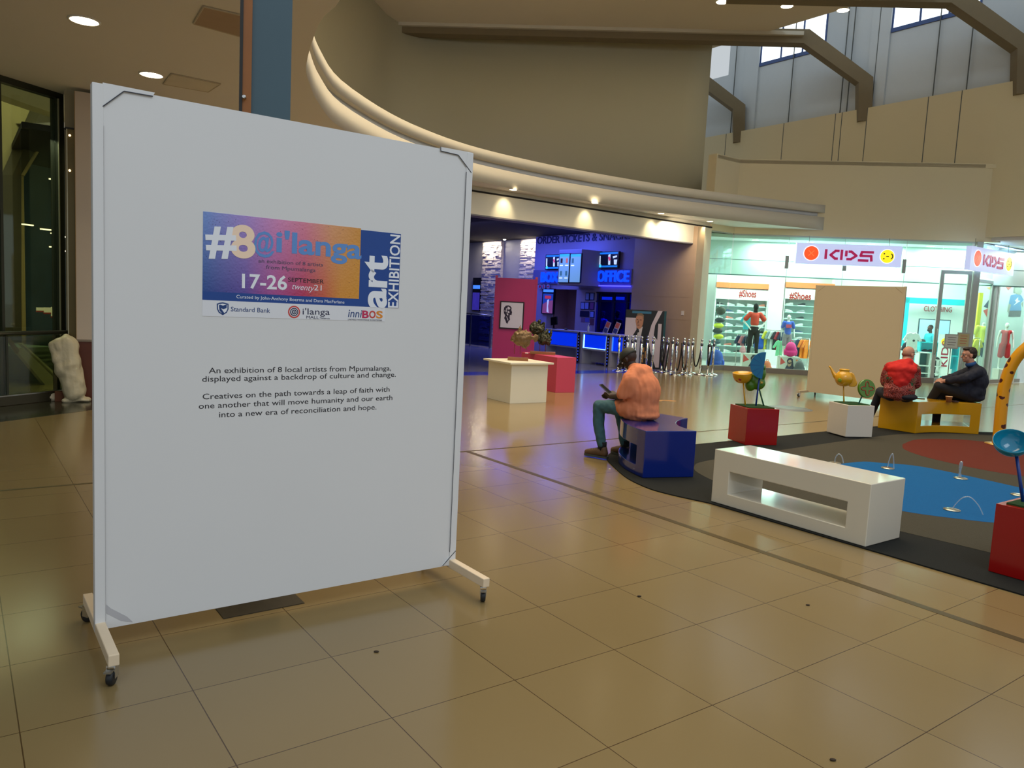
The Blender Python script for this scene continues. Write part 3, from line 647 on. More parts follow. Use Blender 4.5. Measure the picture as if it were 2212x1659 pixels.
wb = bench('bench', [wb0, wb0+d*.71, wb0+d*1.42], [wb0+n_*.49, wb0+d*.71+n_*.49, wb0+d*1.42+n_*.49], M('glossy_white_lacquer', (218, 212, 194), .12, var=.01, coat=.6), 'straight white bench with a long opening through it, nearest the camera', a=.17)
A, B = Vector((1.33, 7.40)), Vector((1.87, 7.57)); D = FL(1486, 903, .48).to_2d(); E = Vector((1.50, 8.95))
mid = FL(1461, 915, .48).to_2d()
mo = FL(1336, 975, .115).to_2d()
bench('bench', [B, mid, D], [A, mo, E], M('glossy_blue_lacquer', (5, 34, 118), .15, var=.03, coat=.6), 'curved dark blue bench with the man in the orange shirt sitting on it', a=.08)
B, A, D = Vector((6.14, 11.49)), Vector((5.78, 11.94)), Vector((7.25, 11.74)); E = D+Vector((.29, .52)); nn = Vector((-.22, .975))
bench('bench', [B, (B+D)/2+nn*.13, D], [A, (A+E)/2+nn*.2, E], M('glossy_yellow_lacquer', (194, 142, 10), .15, var=.03, coat=.6), 'curved yellow bench with two men sitting on it', a=.13, zb=.12, zt=.30, h=.49)

# ================================================================== PLAY AREA MAT
mat_ = thing('play_mat', (4, 8, 0), 'large black and grey rubber play mat with a red and a blue shape', 'play mat')
def rub(name, c): return M(name, c, .95, var=.25, scale=120, bump=.5, bscale=300, spec=.2)
outl = smooth_line([(1.77, 6.56), (1.49, 6.79), (1.32, 7.0), (1.18, 7.37), (1.11, 7.89), (1.09, 8.37), (1.25, 8.78), (1.7, 9.15), (2.37, 9.55)], 4)+[(5.84, 12.10), (6.6, 12.3), (7.4, 12.05), (8.36, 12.2), (13, 8), (8, -1.6)]
MB().prism(outl, .001, .010).build('border', rub('black_rubber_carpet', (34, 36, 34)), mat_)
grey = smooth_line([(2.6, 6.55), (2.15, 7.2), (1.98, 7.7), (2.0, 8.1), (2.26, 8.5), (3.34, 9.38), (4.87, 10.62), (6.03, 11.42), (7.6, 11.7), (10, 10.5), (11, 7), (7, 2.6), (5.2, 3.6), (4.1, 4.8), (3.57, 5.48), (3.1, 5.98), (2.6, 6.55)], 4)[:-1]
MB().prism(grey, .009, .0115).build('grey_field', rub('grey_rubber_carpet', (70, 67, 56)), mat_)
red = smooth_line([(5.38, 10.36), (5.87, 10.9), (6.5, 11.1), (7.1, 10.9), (8.2, 10.2), (8.6, 9.2), (7.6, 8.4), (6.6, 8.2), (5.84, 8.5), (5.52, 8.78), (5.34, 9.1), (5.2, 9.5), (5.2, 9.95), (5.38, 10.36)], 4)[:-1]
MB().prism(red, .011, .0125).build('red_shape', rub('maroon_rubber_carpet', (100, 42, 30)), mat_)
blue = smooth_line([(2.96, 7.5), (3.3, 8.25), (4.09, 8.86), (4.4, 8.88), (4.84, 8.74), (5.34, 7.9), (5.6, 7.2), (5.3, 6.5), (4.75, 6.3), (4.19, 6.35), (3.9, 6.42), (3.53, 6.57), (3.2, 6.85), (3.0, 7.1), (2.96, 7.5)], 4)[:-1]
MB().prism(blue, .011, .0125).build('blue_shape', rub('blue_rubber_carpet', (16, 92, 150)), mat_)

# ================================================================== PLANTERS WITH TOY FLOWERS
turf = M('plastic_turf', (34, 84, 24), .9, var=.4, scale=160, bump=1, bscale=250)
def planter(c, deg, s, mat, label, h=.48, wheels=False):
    root = thing('planter_box', (c[0], c[1], .012), label, 'planter', R(deg)); F = frame_at(c, deg)
    MB(F).box(0, s, 0, s, .03 if wheels else .012, h).build('box', mat, root, bevel=.003)
    if wheels: MB(F).box(.03, s-.03, .03, s-.03, .012, .03).build('plinth_base', M('dark_plinth', (60, 60, 58), .6), root)
    MB(F).box(.045, s-.045, .045, s-.045, h-.02, h+.012).build('turf', turf, root)
    return root, F, bframe((F @ Vector((s/2, s/2, 0)))[:2])
redl = M('glossy_red_lacquer', (154, 5, 5), .25, var=.02, coat=.3)
r1, F, FV = planter((3.01, 9.66), 12.6, .45, redl, 'red box planter with three toy flowers on sticks, behind the white bench')
def V3(FV, px, py, dy=0): u, z = UZ(FV, px, py); return FV @ Vector((u, dy, z))
def q3(x, y): return 1540+x/6.911, 740+y/6.911
def q4(x, y): return 1760+x/8.731, 770+y/8.731
ky = (UZ(FV, 1640, 820)[0]-UZ(FV, 1600, 820)[0])/40       # metres per photo pixel at this planter
yel = M('toy_yellow', (206, 152, 20), .25, var=.03, coat=.4); blu = M('toy_blue', (10, 104, 150), .35, var=.03); blud = M('toy_dark_blue', (12, 50, 130), .4); grn = M('toy_green', (70, 116, 12), .3, var=.06, coat=.4); grnd = M('toy_dark_green', (24, 76, 48), .4); rdd = M('toy_red', (150, 20, 14), .4)
tb = thing('toy_bowl', tuple(V3(FV, 1610, 882)), 'yellow half-bowl with red dots on a yellow stick in a red planter', 'toy flower')
MB().tube([V3(FV, 1610.5, 884), V3(FV, 1605.8, 826)], .010, 10).build('stick', yel, tb)
c = V3(FV, *q3(440, 455)); ax = (FV.to_3x3() @ Vector((-.06, -.12, 1))).normalized(); Rb = 22*ky
m = MB(); m.lathe([(Rb*math.sin(PI/2*i/8)**.8, -Rb*1.08*math.cos(PI/2*i/8)) for i in range(9)]+[(Rb*1.0, .004), (Rb*.93, .004), (Rb*.88, -.012), (.001, -.014)], c, 28, ax, cap=False); m.build('bowl', yel, tb)
for x, y, r in ((415, 545, 24), (375, 572, 20), (425, 588, 14)):
    p = V3(FV, *q3(x, y)); dd = (p-c); rr = r/6.911*ky; n = Vector((dd.x, dd.y, dd.z)); q = c+FV.to_3x3() @ Vector(((x-440)/6.911*ky, -math.sqrt(max(1e-6, (Rb*1.0)**2-((x-440)/6.911*ky)**2-((y-455)/6.911*ky)**2)), -(y-455)/6.911*ky))
    m = MB(); m.ell(q, (rr, rr*.5, rr), 12, 8, FV.to_3x3()); m.build('dot', rdd, tb)
th_ = thing('toy_half_disc', tuple(V3(FV, 1632, 880)), 'blue upright half disc on a dark blue stick in a red planter', 'toy flower')
MB().tube([V3(FV, 1631.9, 883), V3(FV, 1640.5, 815)], .011, 10).build('stick', blud, th_)
cu, cz = UZ(FV, *q3(765, 342)); rh_ = 30.5*ky; tl_ = R(-4)
poly = disc(24, 0, 0, rh_*.98, rh_, PI/2, 3*PI/2); poly = [(cu+x*math.cos(tl_)-z*math.sin(tl_), cz+x*math.sin(tl_)+z*math.cos(tl_)) for x, z in poly]
MB(FV).face(poly, .05, .0).build('half_disc', blu, th_, bevel=.004)
m = MB(FV)
for a_ in (2.1, 2.6, 3.14, 3.7, 4.2): m.face([(cu+math.cos(a_-.008)*.03, cz+math.sin(a_-.008)*.03), (cu+math.cos(a_-.012)*rh_*.94, cz+math.sin(a_-.012)*rh_*.94), (cu+math.cos(a_+.012)*rh_*.94, cz+math.sin(a_+.012)*rh_*.94), (cu+math.cos(a_+.008)*.03, cz+math.sin(a_+.008)*.03)], .001, -.0501)
m.build('segment_lines', blud, th_)
tp = thing('toy_pear', tuple(V3(FV, 1651, 879)), 'green pear shape with a yellow star on a dark green stick', 'toy flower')
MB().tube([V3(FV, 1651.2, 883, .06), V3(FV, 1639, 838, .06)], .010, 10).build('stick', grnd, tp)
def e3(x, y, rx, rz, dy=.07, th=.05): return ('e', V3(FV, *q3(x, y), dy), (rx/6.911*ky, th, rz/6.911*ky), FV.to_3x3())
blob('pear', [e3(560, 640, 85, 100), e3(670, 610, 118, 110), e3(610, 560, 90, 110), e3(745, 470, 50, 110), e3(765, 380, 26, 50)], grn, tp, vox=.007, smooth=3)
sc_ = q3(727, 597); su, sz = UZ(FV, *sc_)
st = [(su+(.024 if i % 2 == 0 else .010)*math.sin(i*PI/5+.2), sz+(.024 if i % 2 == 0 else .010)*math.cos(i*PI/5+.2)) for i in range(10)]
MB(FV).face(st, .01, .028).build('star', M('star_yellow', (222, 180, 70), .4), tp)
r2, F, FV2 = planter((4.73, 10.68), 13, .43, M('planter_white', (206, 200, 188), .4, var=.01), 'white box planter with a yellow teapot and green disc on sticks', h=.475, wheels=True)
k2 = (UZ(FV2, 1860, 820)[0]-UZ(FV2, 1820, 820)[0])/40
tt = thing('toy_teapot', tuple(V3(FV2, 1823, 872)), 'yellow teapot on a yellow stick in the white planter', 'toy flower')
MB().tube([V3(FV2, 1823, 875), V3(FV2, 1822.3, 833)], .010, 10).build('stick', yel, tt)
c = V3(FV2, *q4(545, 420)); e = lambda x: x/8.731*k2
m = MB(); m.lathe([(.001, -e(160)), (e(60), -e(155)), (e(120), -e(125)), (e(165), -e(60)), (e(178), e(5)), (e(165), e(70)), (e(130), e(125)), (e(100), e(155)), (e(98), e(165)), (e(104), e(172)), (e(104), e(195)), (e(94), e(205)), (e(60), e(200)), (e(50), e(185)), (.001, e(185))], c, 32, (0, 0, 1), cap=False); m.build('pot', yel, tt)
MB().tube([V3(FV2, *q4(x, y)) for x, y in ((440, 430), (385, 360), (350, 310), (318, 245), (290, 200), (268, 182))], [e(60), e(50), e(34), e(24), e(20), e(18)], 14).build('spout', yel, tt)
poly = [UZ(FV2, *q4(x, y)) for x, y in ((660, 300), (700, 300), (745, 340), (775, 420), (800, 500), (790, 550), (750, 570), (690, 570), (640, 560), (600, 430))]
MB(FV2).face(poly, .035, .018).build('handle', yel, tt, bevel=.01, seg=3)
gp = V3(FV2, *q4(475, 445)); m = MB(); m.ell(c+FV2.to_3x3() @ Vector((-e(70), -e(158), -e(25))), (e(42), e(10), e(42)), 14, 8, FV2.to_3x3() @ Matrix.Rotation(-.42, 3, 'Z')); m.build('green_spot', M('green_spot', (120, 140, 30), .4), tt)
td = thing('toy_disc', tuple(V3(FV2, 1854, 872)), 'green disc with a red wavy outline on a teal stick in the white planter', 'toy flower')
MB().tube([V3(FV2, 1853.5, 875), V3(FV2, 1864.5, 850)], .010, 10).build('stick', M('toy_teal', (40, 110, 100), .4), td)
cc = V3(FV2, *q4(985, 605)); ax = (FV2.to_3x3() @ Vector((.55, -.80, .16))).normalized(); rD = e(192)
MB().lathe([(rD, -.025), (rD, .0), (rD-.006, .008)], cc, 36, ax, smooth=False).build('disc', grn, td)
a_ = ax.orthogonal().normalized(); zz = (UP-ax*UP.dot(ax)).normalized(); xx = zz.cross(ax)
ring = [cc+ax*.010+(xx*math.cos(t)+zz*math.sin(t))*rD*(.52+.22*math.cos(4*t)) for t in [2*PI*i/64 for i in range(65)]]
MB().tube(ring, .0055, 6).build('red_outline', rdd, td)
bp0 = Vector((3.29, 5.05)); r3, F, FV3 = planter(tuple(bp0), -53.75, .52, redl, 'red box planter with a light blue bowl at the right edge, nearest the camera')
FV3 = bframe((3.62, 5.0))
tb2 = thing('toy_bowl', tuple(V3(FV3, 2209, 1085)), 'light blue half-bowl on a dark blue stick in the red planter at the right edge', 'toy flower')
k3 = (UZ(FV3, 2200, 950)[0]-UZ(FV3, 2160, 950)[0])/40
MB().tube([V3(FV3, 2211, 1092), V3(FV3, 2196, 985)], .011, 10).build('stick', blud, tb2)
c = V3(FV3, 2186, 952); Rb = 43*k3; ax = (FV3.to_3x3() @ Vector((.05, -.62, .78))).normalized()
MB().lathe([(Rb*math.sin(PI/2*i/10), -Rb*.95*math.cos(PI/2*i/10)) for i in range(11)]+[(Rb*.97, .003)]+[(Rb*.95*math.sin(PI/2*i/8), -Rb*.9*math.cos(PI/2*i/8)) for i in range(8, -1, -1)], c, 36, ax, cap=False).build('bowl', M('toy_cyan', (14, 128, 160), .15, var=.02, coat=.5), tb2)

# spotted arch
def spot_mat():
    m = M('giraffe_yellow', (214, 150, 18), .3, var=.04); m2 = m.node_tree; b = m2.nodes['Principled BSDF']; N = m2.nodes.new; L = m2.links.new
    tc = N('ShaderNodeTexCoord'); v = N('ShaderNodeTexVoronoi'); v.inputs['Scale'].default_value = 7; nz = N('ShaderNodeTexNoise'); nz.inputs['Scale'].default_value = 9
    ad = N('ShaderNodeMix'); ad.data_type = 'VECTOR'; ad.inputs['Factor'].default_value = .08; L(tc.outputs['Object'], ad.inputs['A']); L(tc.outputs['Object'], nz.inputs['Vector']); L(nz.outputs['Color'], ad.inputs['B'])
    L(ad.outputs['Result'], v.inputs['Vector']); lt = N('ShaderNodeMath'); lt.operation = 'LESS_THAN'; lt.inputs[1].default_value = .24; L(v.outputs['Distance'], lt.inputs[0])
    mx = N('ShaderNodeMix'); mx.data_type = 'RGBA'; mx.inputs['A'].default_value = S(214, 150, 18); mx.inputs['B'].default_value = S(74, 28, 12); L(lt.outputs[0], mx.inputs['Factor']); L(mx.outputs['Result'], b.inputs['Base Color']); return m
gb = FL(2151, 961); FG = bframe(gb[:2]); arch = thing('play_arch', (gb.x, gb.y, .012), 'yellow tubular play arch with dark brown spots at the right edge', 'play arch')
pth = [(2156, 960), (2159, 930), (2162, 895), (2167.6, 845), (2174, 819), (2184, 792), (2198, 770), (2214, 754), (2238, 736), (2275, 722), (2315, 722), (2350, 740), (2372, 775), (2384, 830), (2390, 900), (2395, 968)]
pts = [tuple(V3(FG, *p)) for p in pth]; pts = smooth_line(pts, 4); pts[0] = (pts[0][0], pts[0][1], .012); pts[-1] = (pts[-1][0], pts[-1][1], .012)
MB().tube(pts, .078, 24).build('tube', spot_mat(), arch)
for p in (pts[0], pts[-1]): MB().lathe([(.17, .012), (.17, .022), (.10, .03)], (p[0], p[1], 0), 28).build('flange', M('brass_flange', (214, 170, 90), .3, metal=.6), arch)
# fountain jets
water = glass('water', (235, 245, 250), .02, .9)
water = M('water_jet', (230, 240, 245), .05, trans=.75, var=0, spec=1)
nozm = M('nozzle_steel', (190, 185, 165), .25, metal=.9)
def jet(npx, arc, label, r=.006):
    n = FL(*npx, .0125); root = thing('fountain_jet', tuple(n), label, 'fountain jet', group='play mat fountain jets')
    MB().lathe([(.07, .0), (.07, .008), (.05, .014), (.02, .016)], n, 24).build('nozzle', nozm, root)
    if arc:
        F = bframe(n[:2]); P = [V3(F, *p) for p in arc]; P[0] = n+UP*.01
        MB().tube(smooth_line([tuple(p) for p in P], 5), r, 8).build('water', water, root)
jet((1803, 1001), [(1803, 1000), (1805, 988), (1812, 980.5), (1819, 987), (1822, 1000)], 'small water arc just behind the middle of the white bench')
jet((1917, 1012), [(1917, 1012), (1922, 990), (1928, 980), (1930, 990), (1931, 1016)], 'small water arc rising at the far tip of the blue shape')
jet((2075, 1034), [(2072, 1034), (2073, 1012), (2076, 998), (2078, 1003), (2073, 1022), (2071, 1038)], 'thin upright water jet in the blue shape, short and doubled over', r=.010)
jet((2056, 1102), [(2056, 1102), (2067, 1086), (2080, 1075), (2096, 1074), (2111, 1088), (2120, 1103), (2127, 1122)], 'widest water arc in the blue shape, nearest the camera', r=.004)
jet((2200, 1070), None, 'steel fountain nozzle with no water beside the light blue bowl stick')

# floor plate and tall sign post behind the large board
tag(MB(frame_at((-1.385, 3.69), 36.25)).box(0, .42, 0, .30, 0, .004).build('floor_plate', M('slate_plate', (52, 46, 32), .5, var=.4, scale=18)), 'dark slate-coloured plate on the floor behind the large white board', 'floor plate')
post = thing('sign_post', (-1.30, 4.35, 0), 'tall blue-grey post with a brown wooden edge rising behind the large white board', 'post')
FPst = bframe((-1.38, 4.45)); ua = UZ(FPst, 517, 200)[0]; ub = UZ(FPst, 524, 200)[0]; uc = UZ(FPst, 543, 200)[0]; ud = UZ(FPst, 628, 200)[0]
MB(FPst).box(uc, ud, 0, .06, 0, 4.25).build('blue_face', M('blue_grey_laminate', (66, 92, 104), .5, var=.06, scale=3), post)
MB(FPst).box(ub, uc, -.02, .08, 0, 4.25).build('wood_edge', M('varnished_wood', (146, 88, 30), .35, var=.2, scale=8), post)
MB(FPst).box(ua, ub, -.03, .08, 0, 4.25).build('black_edge', M('black_edge', (20, 18, 14), .4), post)
z = UZ(FPst, 525, 213)[1]; MB().lathe([(.004, 0), (.004, .02), (.010, .024), (.012, .03), (.008, .036)], FPst @ Vector(((ub+uc)/2-.005, -.02, z)), 14, FPst.to_3x3() @ Vector((-.3, -1, 0))).build('knob', chrome, post)

# floor stickers and specks
a_ = FL(1655, 878); b_ = FL(1757, 887); c_ = (a_+b_)/2
tag(MB().lathe([(.001, .0), (.40, .0), (.40, .0015), (.001, .0015)], (c_.x, c_.y, 0), 40, cap=False).build('floor_sticker', M('grey_floor_sticker', (120, 128, 128), .4)), 'round grey sticker on the floor in front of the beige board', 'sticker')
c_ = FL(1437, 866)
m = MB(frame_at((c_.x, c_.y), 20)); m.prism(smooth_line([(-.22, 0), (-.08, .12), (.15, .10), (.24, 0), (.12, -.06), (-.02, .02), (-.14, -.06), (-.22, 0)], 4)[:-1], 0, .0015); tag(m.build('floor_sticker', M('orange_floor_sticker', (176, 128, 72), .4)), 'small orange sticker on the floor behind the man in orange', 'sticker')
for i, (px, py, lb) in enumerate(((1317, 1014, 'tiny white scrap of paper on the floor beside the blue bench'), (813, 1409, 'tiny dark speck on the floor in front of the large white board'), (1799, 1643, 'tiny dark crumb on the floor at the bottom edge of the view'), (1745, 1308, 'tiny dark crumb on the tiles below the white bench'), (1381, 1289, 'tiny dark crumb on the tiles between the board and white bench'))):
    q_ = FL(px, py); m = MB(); m.ell((q_.x, q_.y, .004), (.013, .008, .004), 8, 6) ; tag(m.build('litter_scrap', M('scrap_white', (225, 220, 205), .7) if i == 0 else M('scrap_dark', (50, 36, 20), .8)), lb, 'litter')

# stanchions
def stanchion():
    root = thing('stanchion', (0, 0, 0), '', 'stanchion', group='chrome queue stanchions')
    MB().lathe([(.16, 0), (.16, .012), (.12, .03), (.035, .05)], (0, 0, 0), 24).build('base', chrome, root)
    MB().tube([(0, 0, .04), (0, 0, .90)], .030, 14).build('post', chrome, root)
    MB().lathe([(.036, .80), (.04, .82), (.04, .86), (.034, .88)], (0, 0, 0), 16).build('collar', M('dark_chrome', (120, 120, 125), .2, metal=1), root)
    MB().lathe([(.012, .90), (.012, .92), (.03, .935), (.034, .955), (.03, .975), (.012, .99), (.001, .992)], (0, 0, 0), 16).build('ball', chrome, root)
    return root
SB = [(1334, 803), (1352, 802), (1362, 805), (1369, 801), (1382, 806), (1395, 802), (1407, 806), (1428, 804), (1438.5, 808), (1449, 804), (1458, 812), (1473.5, 807), (1483, 812), (1492, 808), (1511.4, 811), (1528, 813), (1538, 811)]
SL = ['leftmost chrome stanchion, standing alone on the blue-lit strip', 'second chrome stanchion from the left', 'third chrome stanchion from the left, close beside the fourth', 'fourth chrome stanchion from the left, behind the third',
      'fifth chrome stanchion from the left, above the seated man\'s cap', 'sixth chrome stanchion from the left, in front of the cinema display', 'seventh chrome stanchion from the left, right of the seated man\'s cap', 'chrome stanchion at the right foot of the cinema display',
      'chrome stanchion with folded rope, right of the cinema display', 'chrome stanchion at the back, half hidden by the foremost one', 'foremost chrome stanchion, its round base nearest the camera', 'chrome stanchion with a narrow folded rope loop',
      'chrome stanchion behind its twin before the tan pillar', 'chrome stanchion holding the left end of the hanging rope', 'chrome stanchion holding the right end of the hanging rope', 'left one of the two chrome posts before the shop window corner', 'rightmost chrome stanchion, before the shop window corner']
st0 = stanchion(); stp = []
for i, (px, py) in enumerate(SB):
    s_ = st0 if i == 0 else clone(st0)
    p = FL(px, py-1.5); s_['label'] = SL[i]; place(s_, (p.x, p.y, .002), 0, .98); stp.append(p)
ropem = M('black_velvet_rope', (12, 12, 16), .8)
def rope(a, b, sag, label, za=.83, zb=.83, off=(0, 0)):
    a = Vector((a.x+off[0], a.y+off[1], 0)); b = Vector((b.x+off[0], b.y+off[1], 0)); P = []
    for i in range(17): t = i/16; p = a.lerp(b, t); P.append((p.x, p.y, za*(1-t)+zb*t-sag*(1-(2*t-1)**2)))
    tag(MB().tube(P, .017, 10).build('queue_rope', ropem), label, 'rope', 'black queue ropes')
rope(stp[13], stp[14], .62, 'black rope hanging in a deep curve between two chrome stanchions')
rope(stp[11]+Vector((-.08, -.05, 0)), stp[11]+Vector((.14, -.05, 0)), .74, 'narrow folded black rope loop hung on one chrome stanchion')
rope(stp[8]+Vector((-.14, -.02, 0)), stp[8]+Vector((.02, -.04, 0)), .76, 'folded black rope at the stanchion right of the cinema display')
rope(stp[10]+Vector((-.03, .03, 0)), stp[10]+Vector((.14, .03, 0)), .7, 'folded black rope at the foremost chrome stanchion')
rope(stp[15]+Vector((-.05, -.04, 0)), stp[15]+Vector((.05, -.04, 0)), .55, 'short folded black rope at the post before the shop window corner')
rope(stp[0], stp[1]+Vector((-.05, 0, 0)), .7, 'black rope hanging beside the leftmost chrome stanchion')
rope(stp[7]+Vector((-.06, -.04, 0)), stp[7]+Vector((.08, -.04, 0)), .66, 'folded black rope at the right foot of the cinema display')

# ================================================================== PEOPLE
def skin_m(name, c): return M(name, c, .55, var=.05, scale=20)
denim = M('blue_green_denim', (58, 96, 104), .85, var=.12, scale=30, bump=.2, bscale=200); blackc = M('black_cloth', (16, 18, 24), .85, var=.1, scale=20)
def hand(T, palm, dirv, side, curl=.5, up=(0, 0, 1)):
    """palm and five bent fingers as capsules; palm = wrist point, dirv = pointing direction, side = towards the thumb"""
    p = Vector(palm); d = Vector(dirv).normalized(); s = Vector(side).normalized(); s = (s-d*s.dot(d)).normalized(); n = d.cross(s)
    if n.z > 0: n = -n
    pr = []
    for i, (o, l) in enumerate(((.030, .068), (.010, .078), (-.010, .072), (-.029, .056))):
        a = p+s*o*.7; k = p+d*.085+s*o; pr.append(('c', a+d*.01, .014, k, .012))
        m1 = k+(d*math.cos(curl)+n*math.sin(curl))*l*.5; m2 = m1+(d*math.cos(curl*2)+n*math.sin(curl*2))*l*.5
        pr += [('c', k, .010, m1, .009), ('c', m1, .009, m2, .0078)]
    b = p+s*.022+d*.018; m1 = b+(s*.7+d*.7).normalized()*.042; m2 = m1+(d*.95+n*.3).normalized()*.032
    return pr+[('c', p+d*.005, .017, b, .015), ('c', b, .013, m1, .011), ('c', m1, .011, m2, .009)]
def head_prims(c, fwd, up, s=1.0):
    """skull, jaw, nose, ears, brow round head centre c"""
    c = Vector(c); f = Vector(fwd).normalized(); u = Vector(up).normalized(); u = (u-f*u.dot(f)).normalized(); r = f.cross(u)
    Q = Matrix((r, f, u)).transposed()
    P = lambda x, y, z: c+(r*x+f*y+u*z)*s
    pr = [('e', P(0, -.012, .03), (.074*s, .094*s, .088*s), Q), ('e', P(0, .018, -.045), (.056*s, .066*s, .068*s), Q), ('e', P(0, .055, -.082), (.030*s, .026*s, .024*s), Q),
          ('c', P(0, .082, .008), .010*s, P(0, .104, -.026), .014*s), ('e', P(0, .078, .028), (.05*s, .012*s, .012*s), Q), ('e', P(0, .078, -.052), (.024*s, .012*s, .008*s), Q), ('e', P(0, .076, -.064), (.020*s, .011*s, .007*s), Q)]
    for sx in (-1, 1): pr += [('e', P(sx*.078, -.005, -.008), (.010*s, .02*s, .032*s), Q), ('e', P(sx*.038, .056, -.022), (.022*s, .016*s, .020*s), Q)]
    return pr, P, Q
def eyes(P, Q, root, s=1.0):
    for sx in (-1, 1):
        e = MB(); e.ell(P(sx*.030, .078, .006), .011*s, 10, 8); o = e.build('eye', M('eye_white', (225, 220, 212), .2), root)
        e = MB(); e.ell(P(sx*.030, .0865, .006), (.005*s, .005*s, .005*s), 8, 6); e.build('pupil', M('pupil', (30, 20, 15), .2), o)
        e = MB(); e.tube([P(sx*.016, .086, .024), P(sx*.032, .087, .028), P(sx*.046, .078, .023)], .0035*s, 6); e.build('eyebrow', M('eyebrow', (50, 36, 26), .8), root)
def shoe(root, heel, toe_dir, up, sole, name='shoe', L=.27, lace=None):
    h = Vector(heel); d = Vector(toe_dir); d.z = 0; d.normalize(); r = Vector((d.y, -d.x, 0))
    pr = [('c', h+UP*.055, .042, h+d*.08+UP*.062, .046), ('c', h+d*.08+UP*.06, .046, h+d*.17+UP*.045, .042), ('c', h+d*.17+UP*.045, .042, h+d*(L-.06)+UP*.038, .036), ('c', h+UP*.06, .040, h+d*.01+UP*.10, .040)]
    s = blob(name, pr, up, root, vox=.008, smooth=3)
    m = MB(frame(h, h+d)); pts = [(-.045, 0), (-.03, .034), (.06, .036), (.15, .044), (L-.055, .036), (L-.02, 0), (L-.055, -.036), (.15, -.044), (.06, -.036), (-.03, -.034)]
    m.prism([(x, y) for x, y in smooth_line(pts+[pts[0]], 3)[:-1]], h.z, h.z+.024); m.build('sole', sole, s)
    if lace:
        m = MB(frame(h, h+d))
        for k in range(4): x = .07+k*.028; z = h.z+.108-k*.006; m.tube([(x, -.028, z-.012), (x+.006, 0, z), (x, .028, z-.012)], .004, 6)
        m.tube([(.065, -.005, h.z+.112), (.05, -.03, h.z+.128), (.075, -.035, h.z+.108)], .003, 6); m.tube([(.065, .005, h.z+.112), (.05, .03, h.z+.13), (.08, .035, h.z+.106)], .003, 6); m.build('laces', lace, s)
    return s

# ---- man in the orange polo shirt
pel = FL(1390, 898, .52); TH = R(50); ROT = Matrix.Translation((pel.x, pel.y, 0)) @ Matrix.Rotation(TH, 4, 'Z')
def W_(x, y, z): return ROT @ Vector((x, y, z))
def dW(x, y, z): return (ROT.to_3x3() @ Vector((x, y, z)))
man = thing('person', (pel.x, pel.y, 0), 'person in an orange shirt, jeans and dark cap, sitting bowed on the blue bench', 'person', TH)
sk = skin_m('dark_brown_skin', (48, 28, 20))
hc = W_(.0, .225, 1.112); hf = dW(0, .78, -.62); hu = dW(0, .62, .78)
hp, HPp, HQ = head_prims(hc, hf, hu)
body = hp+[('c', W_(0, .06, .60), .11, W_(0, .04, .80), .10), ('c', W_(0, .04, .80), .11, W_(0, .10, .96), .11), ('c', W_(0, .12, .99), .055, W_(0, .19, 1.06), .052),
  ('c', W_(-.15, .10, .96), .05, W_(-.22, .06, .86), .045), ('c', W_(.15, .10, .96), .05, W_(.22, .10, .86), .045),
  ('c', W_(-.20, .09, .94), .046, W_(-.245, .14, .725), .038), ('c', W_(.20, .11, .94), .046, W_(.23, .20, .725), .038),
  ('c', W_(-.245, .14, .725), .036, W_(-.10, .37, .690), .026), ('c', W_(.23, .20, .725), .036, W_(.08, .40, .690), .026),
  ('c', W_(-.09, .04, .585), .09, W_(-.15, .47, .575), .055), ('c', W_(.09, .04, .585), .09, W_(.17, .44, .56), .055),
  ('c', W_(-.15, .465, .555), .045, W_(-.16, .405, .12), .034), ('c', W_(.17, .43, .54), .045, W_(.13, .30, .13), .034)]
body += hand(ROT, W_(-.10, .37, .69), dW(.6, .8, .05), dW(-.4, .5, .6), .5)+hand(ROT, W_(.08, .40, .69), dW(-.5, .85, .05), dW(.4, .5, .6), .5)
bo = blob('body', body, sk, man, vox=.0066, smooth=2)
eyes(HPp, HQ, bo)
orange = M('orange_polo_cotton', (208, 124, 84), .85, var=.05, scale=14, bump=.15, bscale=160)
sh = [('e', W_(0, .015, .585), (.215, .175, .115), ROT.to_3x3()), ('c', W_(-.10, .02, .58), .128, W_(-.135, .15, .595), .112), ('c', W_(-.20, .07, .90), .085, W_(-.20, .05, .78), .07), ('c', W_(-.18, .09, .92), .085, W_(-.13, .06, .76), .10), ('e', W_(0, -.02, .76), (.20, .13, .22), ROT.to_3x3()), ('c', W_(-.12, .12, .60), .09, W_(-.15, .20, .61), .085), ('c', W_(.17, .10, .93), .07, W_(.12, .06, .78), .09), ('e', W_(0, .015, .74), (.195, .140, .18), ROT.to_3x3()), ('e', W_(0, .045, .88), (.195, .135, .14), ROT.to_3x3()), ('e', W_(0, .085, .965), (.185, .125, .115), ROT.to_3x3()),
  ('c', W_(-.155, .09, .955), .075, W_(-.215, .085, .90), .070), ('c', W_(.155, .10, .955), .075, W_(.215, .11, .90), .070),
  ('c', W_(-.205, .085, .92), .070, W_(-.25, .13, .755), .066), ('c', W_(.205, .11, .92), .070, W_(.24, .18, .755), .064), ('c', W_(0, .11, .99), .075, W_(0, .15, 1.015), .070),
  ('e', W_(-.01, .005, .535), (.225, .180, .055), ROT.to_3x3()), ('c', W_(-.15, .12, .56), .05, W_(-.12, .17, .60), .05)]
for a in (-.15, -.08, -.01, .07, .13): sh.append(('c', W_(a, -.125+.03*abs(a)*6, .53), .020, W_(a*.7, -.105, .86), .010))
sh += [('c', W_(-.165, -.02, .80), .02, W_(-.08, -.125, .62), .018), ('c', W_(-.19, .06, .70), .022, W_(-.10, -.10, .56), .015)]
shirt = blob('polo_shirt', sh, orange, man, vox=.011, smooth=2, disp=.010, dscale=.09)
